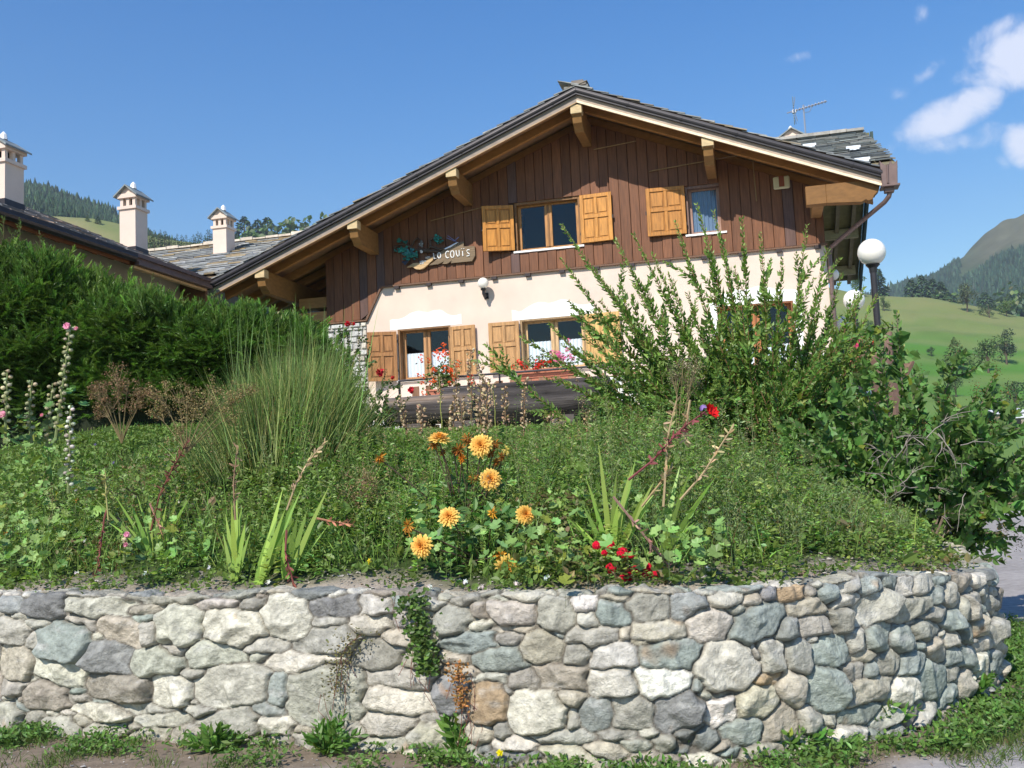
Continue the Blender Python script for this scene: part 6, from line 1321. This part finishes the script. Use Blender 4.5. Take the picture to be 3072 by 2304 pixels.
SD = [('leftmost dried stalk in front of the short log', 1228, 1330, 1200, 1190, 1), ('stubby dried stalk with a yellowing tip before the short log', 1262, 1370, 1265, 1215, 1.3), ('dried stalk with green lower stem where the two logs meet', 1325, 1285, 1318, 1125, 0), ('thin brown stalk reaching the window shutter above the log', 1370, 1250, 1371, 1085, .9),
      ('dense brown stalk low in front of the long log', 1362, 1300, 1360, 1200, 1.3), ('tallest pale seed stalk before the right shutter', 1415, 1270, 1411, 1045, 1), ('bushy dried stalk left of the green stem', 1388, 1290, 1383, 1195, 1.1), ('thick tangled seed stalk in the middle of the group', 1445, 1330, 1438, 1095, 1.3), ('second thick seed stalk just right of the middle one', 1462, 1320, 1458, 1130, 1.2),
      ('dried stalk with bare green stem right of the thick pair', 1488, 1290, 1480, 1150, 0), ('dark brown stalk leaning before the long log', 1520, 1300, 1512, 1160, 1), ('right-hand pale stalk in front of the white coping', 1570, 1310, 1575, 1135, .9), ('rusty dried stalk at the right below the log', 1760, 1330, 1765, 1235, 1.1), ('short straw tuft beside the rusty stalk', 1660, 1330, 1650, 1240, 1)]
for lab, a, b, c, d_, w in SD: dried(lab, a, b, c, d_, 10.5+random.uniform(-.6, .4), w=max(w, .8)*1.35, grn=(w == 0), col=(.34, .23, .13) if 'brown' in lab or 'rusty' in lab else (.42, .31, .19))
# ---------------- dried umbels at the left
def umbel(lab, px0, py0, Y, tops, col):
    c0 = atY(px0, py0, Y); th = thing('dried_umbel_plant', lab, 'dried plant', c0); ms, mk = MB(), MB(); 
    for tx, ty, s in tops:
        tip = atY(tx, ty, Y+random.uniform(-.15, .15)); p = curve(c0, tip, .03, 9); ms.tube(p, np.linspace(.006, .002, 9), 4, (.25, .2, .1))
        for k in range(9):
            q = tip+rng.normal(size=3)*[s, s, s*.7]; ms.tube([p[-3], (p[-3]+q)/2+UP*.01, q], .0018, 3, (.26, .2, .11), caps=False); n = 34; mk.inst(OVAL, q+rng.normal(size=(n, 3))*s*.36, rdir(n), upn(n), .015, .010, leafcol(n, col, .3))
    ms.build('stems', M['dry'], th, off=c0); mk.build('seed_heads', M['dry'], th, off=c0)
umbel('brown branched seed plant standing dark against the hedge', 365, 1330, 9.0, [(352, 1120, .06), (300, 1165, .05), (385, 1150, .06), (420, 1190, .06), (330, 1200, .05), (285, 1170, .04), (440, 1170, .05), (400, 1220, .05), (350, 1160, .05), (310, 1230, .05)], (.24, .16, .09))
umbel('pale tan umbels in front of the broom bush', 560, 1360, 8.8, [(480, 1180, .06), (530, 1170, .06), (560, 1190, .07), (590, 1200, .06), (500, 1220, .07), (640, 1180, .07), (670, 1200, .06), (620, 1230, .07), (560, 1240, .06), (720, 1190, .06), (750, 1160, .05), (470, 1240, .05), (540, 1290, .05), (700, 1240, .06)], (.27, .21, .10))
umbel('greyish umbel rising before the big shrub', 2030, 1380, 9.0, [(2050, 1095, .06), (2080, 1110, .06), (2030, 1130, .05), (2075, 1150, .05)], (.25, .22, .13))
umbel('tan dry tuft low on the slope left of the dahlias', 1080, 1590, 7.8, [(1090, 1420, .07), (1060, 1470, .07), (1100, 1490, .08), (1070, 1540, .07), (1110, 1450, .06), (1050, 1520, .07), (1120, 1540, .05)], (.26, .19, .10))
# ---------------- red verbena clump
Yv = 6.4; c0 = atY(1880, 1740, Yv); vb = thing('verbena', 'low clump of scarlet verbena near the top of the wall', 'flowering plant', c0); mk, ml = MB(), MB()
n = 1500; P = c0+rng.normal(size=(n, 3))*[.2, .12, .0]+UP*(np.abs(rng.normal(0, .12, n)))[:, None]-UP*.03; ml.inst(LEAF, P, rdir(n), upn(n), .032, .01, leafcol(n, (.075, .10, .045), .3, brown=.08)); ml.build('foliage', M['leaf'], vb, off=c0)
for fx, fy, s in ((1790, 1636, .027), (1831, 1634, .026), (1867, 1658, .036), (1833, 1705, .034), (1893, 1665, .018), (1905, 1712, .03), (1887, 1715, .02), (1880, 1738, .034), (1866, 1737, .024), (1942, 1702, .028), (1935, 1728, .03), (1965, 1722, .026), (1813, 1659, .015)):
    c = atY(fx, fy, Yv-.38); k = 60; s = s*1.15; d = nrm(rng.normal(size=(k, 3))*[1, .6, .8]+[0, -.7, .2]); mk.inst(FLOWER, c+d*s*.75, np.cross(d, rng.normal(size=(k, 3))), d, .026, .026, leafcol(k, (.72, .012, .05), .15))
mk.build('blossoms', M['petal'], vb, off=c0)
# ---------------- plants on and under the wall
def wallpt(px, py, out=.05):
    s, z = wall_hit(px, py); p = wpos(np.array(s)); t = wtan(np.array(s)); return np.array([p[0]+t[1]*out, p[1]-t[0]*out, z])
def trailing(lab, path, n, spread, L, col, m_='leaf', cat='trailing weed', roots=True):
    P = np.array([wallpt(x, y, .07) for x, y in path]); c0 = P[0]; th = thing('trailing_weed', lab, cat, c0); ml, ms = MB(), MB(); t = rng.random(n)**.9*(len(P)-1); i = np.minimum(t.astype(int), len(P)-2); f = (t-i)[:, None]; Q = P[i]*(1-f)+P[i+1]*f
    Q = Q+rng.normal(size=(n, 3))*np.array([1, .35, .6])*(spread*(1.1-.5*t/(len(P)-1)))[:, None]-np.array([0, .02, 0]); ml.inst(OVAL, Q, rdir(n, 0), nrm(np.array([0, -1, .6])+rng.normal(size=(n, 3))*.5), L, L*.6, leafcol(n, col, .3)); ms.tube(P, .004, 4, (.18, .1, .06))
    if roots:
        for _ in range(9): a = P[random.randint(0, len(P)-1)]+rng.normal(size=3)*[.06, .01, .02]; ms.tube([a, a+np.array([random.gauss(0, .03), 0, -.1]), a+np.array([random.gauss(0, .05), 0, -.22])], .0018, 3, (.25, .09, .06), caps=False)
    ml.build('leaves', M[m_], th, off=c0); ms.build('runners', M['stem'], th, off=c0)
trailing('green creeping weed hanging down the middle of the wall', [(1245, 1775), (1258, 1830), (1275, 1890), (1295, 1950), (1305, 2010)], 620, .055, .036, (.075, .13, .03))
trailing('dry orange-brown tuft hanging in a joint of the wall', [(1395, 1985), (1392, 2020), (1400, 2070), (1405, 2120)], 240, .03, .022, (.33, .17, .06), 'dry')
trailing('thin wiry creeper with tiny leaves on the grey stones left of centre', [(1100, 1900), (1060, 1930), (1040, 1970), (1030, 2020), (1020, 2080)], 300, .06, .018, (.14, .13, .05))
# weeds along the foot of the wall
def foot(n, s0, s1, o0, o1, k, hgt, L, W, col, tpl, name, lab, w=None, m_='leaf'):
    s = rng.uniform(s0, s1, n); o_ = rng.uniform(o0, o1, n); p = wpos(s); t = wtan(s); X = p[:, 0]+t[:, 1]*o_; Y = p[:, 1]-t[:, 0]*o_; dn = vnoise(np.stack([X, Y], -1)*2.6, 71, 2); m = rng.random(n) < np.clip(.12+.75*dn+.35*np.clip((X-.5)/2, -.25, 1), .02, 1); X, Y = X[m], Y[m]; n = len(X); mb = MB()
    P = np.repeat(np.stack([X, Y, 0*X], -1), k, 0)+rng.normal(size=(n*k, 3))*[.05, .05, 0]; c = leafcol(n*k, col, .25)
    if tpl == 'blade': mb.blades(P, np.stack([rng.normal(0, .4, n*k), rng.normal(0, .4, n*k), np.ones(n*k)], -1), rng.uniform(.4, 1, n*k)*hgt, W, rng.uniform(.1, .6, n*k), c, seg=3)
    else: P[:, 2] += rng.random(n*k)*hgt; mb.inst(tpl, P, rdir(n*k, .2), nrm(UP+np.array([0, -.3, 0])+rng.normal(size=(n*k, 3))*.5), L*np.exp(rng.normal(0, .25, n*k)), W, c)
    o = mb.build(name, M[m_]); tag(o, lab, kind='stuff'); return o
sL, sR = float(np.interp(-3.9, WPATH[:120, 0], WS[:120])), WS[12*24]
foot(2300, sL, sR, .02, .46, 16, .085, .034, .019, (.09, .17, .035), OVAL, 'wall_foot_weeds', 'bright green leafy weeds along the foot of the wall')
foot(5200, sL, sR, .0, .75, 5, .12, 0, .005, (.085, .13, .03), 'blade', 'verge_grass', 'short grass at the foot of the wall')
foot(2600, sL, sR, .1, .85, 4, .035, 0, .004, (.24, .17, .09), 'blade', 'dry_verge_grass', 'dry brown grass litter on the verge', m_='dry')
def weed(lab, px, py, hgt, n, L, col=(.10, .2, .04)):
    c0 = atZ(px, py, 0.0); th = thing('leafy_weed', lab, 'weed', c0, group='leafy weeds at the foot of the wall'); ml, ms = MB(), MB()
    for _ in range(n):
        tip = c0+np.array([random.gauss(0, hgt*.5), random.gauss(0, hgt*.3), hgt*random.uniform(.4, 1)]); leafy_stem(ms, ml, curve(c0, tip, .1, 7), .004, .032, L, L*.45, col, t0=.15, tpl=OVAL, scol=(.12, .16, .05))
    ms.build('stems', M['stem'], th, off=c0); ml.build('leaves', M['leaf'], th, off=c0)
weed('upright weed with long leaves against the middle of the wall foot', 1385, 2275, .27, 9, .095)
weed('bushy weed left of centre at the wall foot', 985, 2270, .25, 16, .075); weed('spreading weed beneath the left stones', 640, 2260, .16, 14, .08, (.09, .18, .035))
weed('weed climbing the lowest stones at the left edge', 25, 2130, .3, 16, .06); weed('round clump of weeds at the right foot of the wall', 2640, 2205, .2, 22, .07); weed('low weed below the rusty stone', 1660, 2285, .16, 12, .08)
weed('leafy weed under the pale stone right of centre', 2100, 2290, .14, 12, .07); weed('bright weed where the wall starts to curve', 2380, 2270, .18, 14, .07); weed('big weed patch at the far right foot of the curved wall', 2900, 2120, .22, 24, .07)
c0 = atZ(1500, 2275, .05); th = thing('yellow_flower', 'single bright yellow flower at the foot of the wall', 'flower', c0); m_ = MB(); k = 8; m_.inst(FLOWER, np.tile([0, 0, .03], (k, 1)), rng.normal(size=(k, 3)), nrm(np.array([0, -1, .6])+rng.normal(size=(k, 3))*.25), .045, .045, (.85, .75, .02)); m_.build('blossom', M['petal'], th); m_ = MB(); m_.tube([(0, 0, -.06), (0, 0, .03)], .003, 4, (.1, .2, .04)); m_.build('stem', M['stem'], th)
# pebbles on the earth strip and gravel on the road
def pebbles(X, Y, Z, s, cols, name, lab, mt='stone'):
    n = len(X); mb = MB(); oc = np.array([(1, 0, 0), (-1, 0, 0), (0, 1, 0), (0, -1, 0), (0, 0, .7), (0, 0, -.5), (.7, .7, .3), (-.7, .6, .3), (.6, -.7, .3), (-.7, -.7, .2)], float)
    f = np.array([(6, 4, 0), (2, 4, 6), (2, 6, 0), (7, 4, 2), (1, 4, 7), (1, 7, 2), (8, 4, 3), (0, 4, 8), (0, 8, 3), (9, 4, 1), (3, 4, 9), (3, 9, 1)]); Rz = rng.random(n)*6.28; V = oc[None]*(s[:, None, None]*rng.uniform(.6, 1.3, (n, 1, 3)))*[1, 1, .7]; V = V+rng.normal(size=V.shape)*s[:, None, None]*.12
    x = V[..., 0]*np.cos(Rz)[:, None]-V[..., 1]*np.sin(Rz)[:, None]; y = V[..., 0]*np.sin(Rz)[:, None]+V[..., 1]*np.cos(Rz)[:, None]; V = np.stack([x, y, V[..., 2]], -1)+np.stack([X, Y, Z], -1)[:, None]
    c = np.array(cols)[rng.integers(0, len(cols), n)]*np.exp(rng.normal(0, .15, (n, 1))); mb.add(V.reshape(-1, 3), (f[None]+np.arange(n)[:, None, None]*10).reshape(-1, 3), np.repeat(c, 10, 0)); o = mb.build(name, M[mt]); tag(o, lab, kind='stuff')
n = 2600; s = rng.uniform(sL, sR, n); o_ = rng.uniform(.04, .62, n); p = wpos(s); t = wtan(s); X = p[:, 0]-t[:, 1]*o_; Y = p[:, 1]+t[:, 0]*o_; pebbles(X, Y, bed_z(X, Y)+.004, np.exp(rng.normal(-4.9, .5, n)), [(.4, .36, .3), (.33, .31, .28), (.45, .42, .37), (.35, .25, .17)], 'pebbles', 'small stones on the pale earth strip above the wall')
n = 5000; X = rng.uniform(-4, 5, n); Y = rng.uniform(4.2, 8, n); d, _ = wdist(X, Y); m = (d < -.2) & (np.abs(X) < .6*Y); pebbles(X[m], Y[m], 0*X[m]+.005, np.exp(rng.normal(-5.2, .45, m.sum())), [(.4, .38, .35), (.3, .29, .28), (.45, .42, .38)], 'gravel', 'loose gravel on the road edge')

# ================================================================== FAR TREES AND SHEDS
def tree(lab, px, py, topy, kind, col, wfac=.3, n=1000, Y=None, group=None):
    b = hillpt(px, py) if Y is None else np.array([atY(px, py, Y)[0], Y, atY(px, py, Y)[2]]); h = abs(atY(px, topy, b[1])[2]-b[2]); name = {'c': 'conifer_tree', 'b': 'broadleaf_tree', 's': 'bush'}[kind]; th = thing(name, lab, 'bush' if kind == 's' else 'tree', b, group=group); m1, m2 = MB(), MB(); off = np.zeros(3)
    if kind == 'c':
        m1.tube([(0, 0, -.5), (0, 0, h*.95)], [h*.022, h*.004], 6, (.09, .065, .045)); t = rng.random(n)**.75; z = h*(.06+.92*t); rad = (1-t)**.9*h*wfac*rng.uniform(.35, 1.1, n)*(.75+.5*np.abs(np.sin(t*26))); a = rng.random(n)*6.28
        P = np.stack([np.cos(a)*rad, np.sin(a)*rad, z], -1); D = np.stack([np.cos(a), np.sin(a), -.35+0*a], -1); m2.inst(LEAF, P, D+rng.normal(size=(n, 3))*.25, upn(n, .4), h*.12*(1.25-t), h*.07*(1.2-t), leafcol(n, col, .28))
    else:
        m1.tube([(0, 0, -.5), (h*.02, 0, h*.35), (0, 0, h*.75)], [h*.03, h*.022, h*.006], 6, (.1, .075, .05)); cl = [(random.gauss(0, wfac*.45)*h, random.gauss(0, wfac*.45)*h, h*random.uniform(.32 if kind == 'b' else .15, .85), h*random.uniform(.12, .2)) for _ in range(11)]
        for c in cl: m1.tube([(0, 0, h*.25), c[:3]], [h*.012, h*.004], 4, (.1, .075, .05), caps=False)
        k = rng.integers(0, 11, n); c = np.array(cl)[k]; d = nrm(rng.normal(size=(n, 3))); P = c[:, :3]+d*c[:, 3:4]*rng.uniform(.5, 1.1, (n, 1)); m2.inst(OVAL, P, rng.normal(size=(n, 3)), nrm(d+rng.normal(size=(n, 3))*.5), h*.052, h*.042, leafcol(n, col, .3))
    m1.build('trunk', M['bark'], th); m2.build('crown', M['leaf'] if kind != 'c' else M['farleaf'], th)
DK, MG, LG = (.05, .085, .035), (.085, .13, .04), (.11, .17, .045)
tree('tall dark spruce right behind the tallest lamp post', 2640, 878, 800, 'c', DK, .17)
tree('bushy tree left of the lamp post against the sky', 2585, 892, 825, 'b', MG, .42)
tree('leftmost dark pine of the row on the meadow crest', 2735, 880, 832, 'c', DK, .34); tree('highest pine in the row on the meadow crest', 2768, 882, 820, 'c', DK, .36); tree('broad pine right of the highest one on the crest', 2800, 882, 830, 'c', DK, .38); tree('last pine of the crest row on its right end', 2825, 885, 838, 'c', DK, .3)
tree('low spreading pine at the right end of the crest', 2850, 892, 858, 'b', MG, .6); tree('loose olive-brown pine with its shadow on the upper meadow', 2902, 935, 848, 'b', (.075, .09, .045), .34, 700); tree('dark dense bush below the pines on the upper meadow', 2968, 955, 900, 's', DK, .55, 700)
tree('light green broadleaf tree beside the dark bush', 3020, 950, 895, 'b', LG, .5); tree('pointed conifer behind the dark bush', 2955, 900, 870, 'c', DK, .4); tree('green round tree on the skyline at the right', 2990, 910, 868, 'b', MG, .5); tree('dark conifer at the right edge of the skyline', 3042, 925, 870, 'c', DK, .35); tree('dark bushes at the extreme right of the skyline', 3068, 925, 880, 's', DK, .6)
tree('small round tree on the meadow right of the lamp post', 2652, 930, 888, 's', MG, .4); tree('thicket between the two lamp posts', 2600, 1015, 955, 's', MG, .7, 700); tree('second clump of the thicket just behind the tall post', 2650, 1005, 965, 's', MG, .6)
tree('little dark bush alone on the lower meadow', 2795, 1070, 1038, 's', DK, .4); tree('pointed dark tree in the middle of the lower meadow', 2870, 1110, 1008, 'c', MG, .42, 800); tree('pair of loose grey-green trees on the lower meadow, left one', 2965, 1120, 1005, 'b', MG, .3, 700); tree('pair of loose grey-green trees on the lower meadow, right one', 3020, 1095, 985, 'b', (.06, .085, .045), .26, 700)
tree('dark tree low behind the lilac tips', 2868, 1190, 1120, 'b', DK, .35, 600); tree('hedge-like bushes at the right edge above the sheds', 3050, 1240, 1130, 's', DK, .6, 900); tree('bushes left of the sheds', 2985, 1240, 1150, 's', DK, .4, 700)
tree('dark bush by the roofline at the far left meadow', 70, 628, 592, 's', DK, .5); tree('small dark conifer alone on the left meadow', 294, 672, 645, 'c', DK, .35); tree('faint small conifer left of the lone one', 262, 664, 645, 'c', MG, .3)
r = random.Random(77)
for k in range(26): x = 432+k*8.6+r.uniform(-3, 3); tree('dark conifer in the grove between the two cream chimneys', x, 768+r.uniform(-4, 8), 700-8*math.sin(k/3)+r.uniform(-8, 10), 'c', DK, .26, 160, group='conifer grove between the chimneys')
for lab, x, y, t, k, c in (('broad dark spruce left of the hilltop house', 733, 700, 642, 'c', DK), ('slim dark spruce in the middle before the hilltop house', 773, 702, 652, 'c', DK), ('slim tall spruce just left of the hilltop house', 803, 702, 644, 'c', DK), ('leafy tree right of the hilltop house at the chalet roof', 898, 706, 656, 'b', MG), ('smaller leafy tree touching the chalet roof edge', 930, 704, 664, 'b', MG), ('roadside bush left of the hilltop house', 770, 716, 698, 's', LG)): tree(lab, x, y, t, k, c, .4)
def shed(lab, px0, px1, py, topy, wallc, roofc, name='shed', cat='shed'):
    b = hillpt((px0+px1)/2, py); a, c = atY(px0, py, b[1]), atY(px1, py, b[1]); w = c[0]-a[0]; h = atY(px0, topy, b[1])[2]-b[2]; th = thing(name, lab, cat, b); mb = MB(); mb.box((-w/2, 0, -1), (w/2, w*.5, h*.62), wallc); mb.build('wall', M['planks'], th); mb = MB()
    mb.box((-w*.22, -.02*w, -.5), (w*.02, 0, h*.5), (.02, .02, .02)); mb.build('opening', M['dark'], th); mb = MB(); mb.prism([(-w*.55, -.08*w, h*.58), (w*.55, -.08*w, h*.66), (w*.55, w*.6, h*1.05), (-w*.55, w*.6, h*.97)], (0, 0, h*.06), roofc); mb.build('roof', M['slate'], th)
shed('larger wooden shed with pale metal roof low at the right edge', 2995, 3080, 1262, 1228, (.3, .22, .15), (.6, .6, .62)); shed('smaller shed with whitish roof in front of the larger one', 3030, 3095, 1272, 1244, (.35, .3, .24), (.68, .68, .7)); 
b = hillpt(846, 700); th = thing('hilltop_house', 'distant pale house with a grey gabled roof on the left skyline', 'house', b); w = atY(872, 700, b[1])[0]-atY(822, 700, b[1])[0]; mb = MB(); mb.box((-w/2, 0, -2), (w/2, w*.7, w*.22), (.5, .46, .4)); mb.prism([(-w/2, 0, w*.22), (w/2, 0, w*.22), (w*.1, 0, w*.42)], (0, w*.7, 0), (.5, .46, .4)); mb.build('wall', M['paint'], th); mb = MB(); mb.prism([(-w*.58, -.05*w, w*.2), (w*.1, -.05*w, w*.46), (w*.58, -.05*w, w*.2), (w*.58, -.05*w, w*.24), (w*.1, -.05*w, w*.5), (-w*.58, -.05*w, w*.24)][::-1], (0, w*.8, 0), (.3, .3, .32)); mb.build('roof', M['slate'], th)
c = hillpt(2668, 882); th = thing('utility_pole', 'thin pale utility pole on the meadow crest beside the spruce', 'pole', c); mb = MB(); h = atY(2668, 855, c[1])[2]-c[2]; mb.tube([(0, 0, -.5), (0, 0, h)], .16, 6, (.4, .38, .34)); mb.tube([(-.5, 0, h*.95), (.5, 0, h*.95)], .06, 4, (.4, .38, .34)); mb.build('pole', M['paint'], th)
# ------------------------------------------------------------------ mountain air
mb = MB(); mb.box((-1500, -950, -60), (1500, 1950, 520)); hz = mb.build('haze', bpy.data.materials.new('haze')); tag(hz, 'thin bluish mountain air', kind='stuff')
m = hz.data.materials[0]; m.use_nodes = True; t = m.node_tree; t.nodes.clear(); o = t.nodes.new('ShaderNodeOutputMaterial'); v = t.nodes.new('ShaderNodeVolumePrincipled')
v.inputs['Color'].default_value = (.75, .87, 1, 1); v.inputs['Density'].default_value = .0002; v.inputs['Anisotropy'].default_value = .2; t.links.new(v.outputs[0], o.inputs['Volume'])
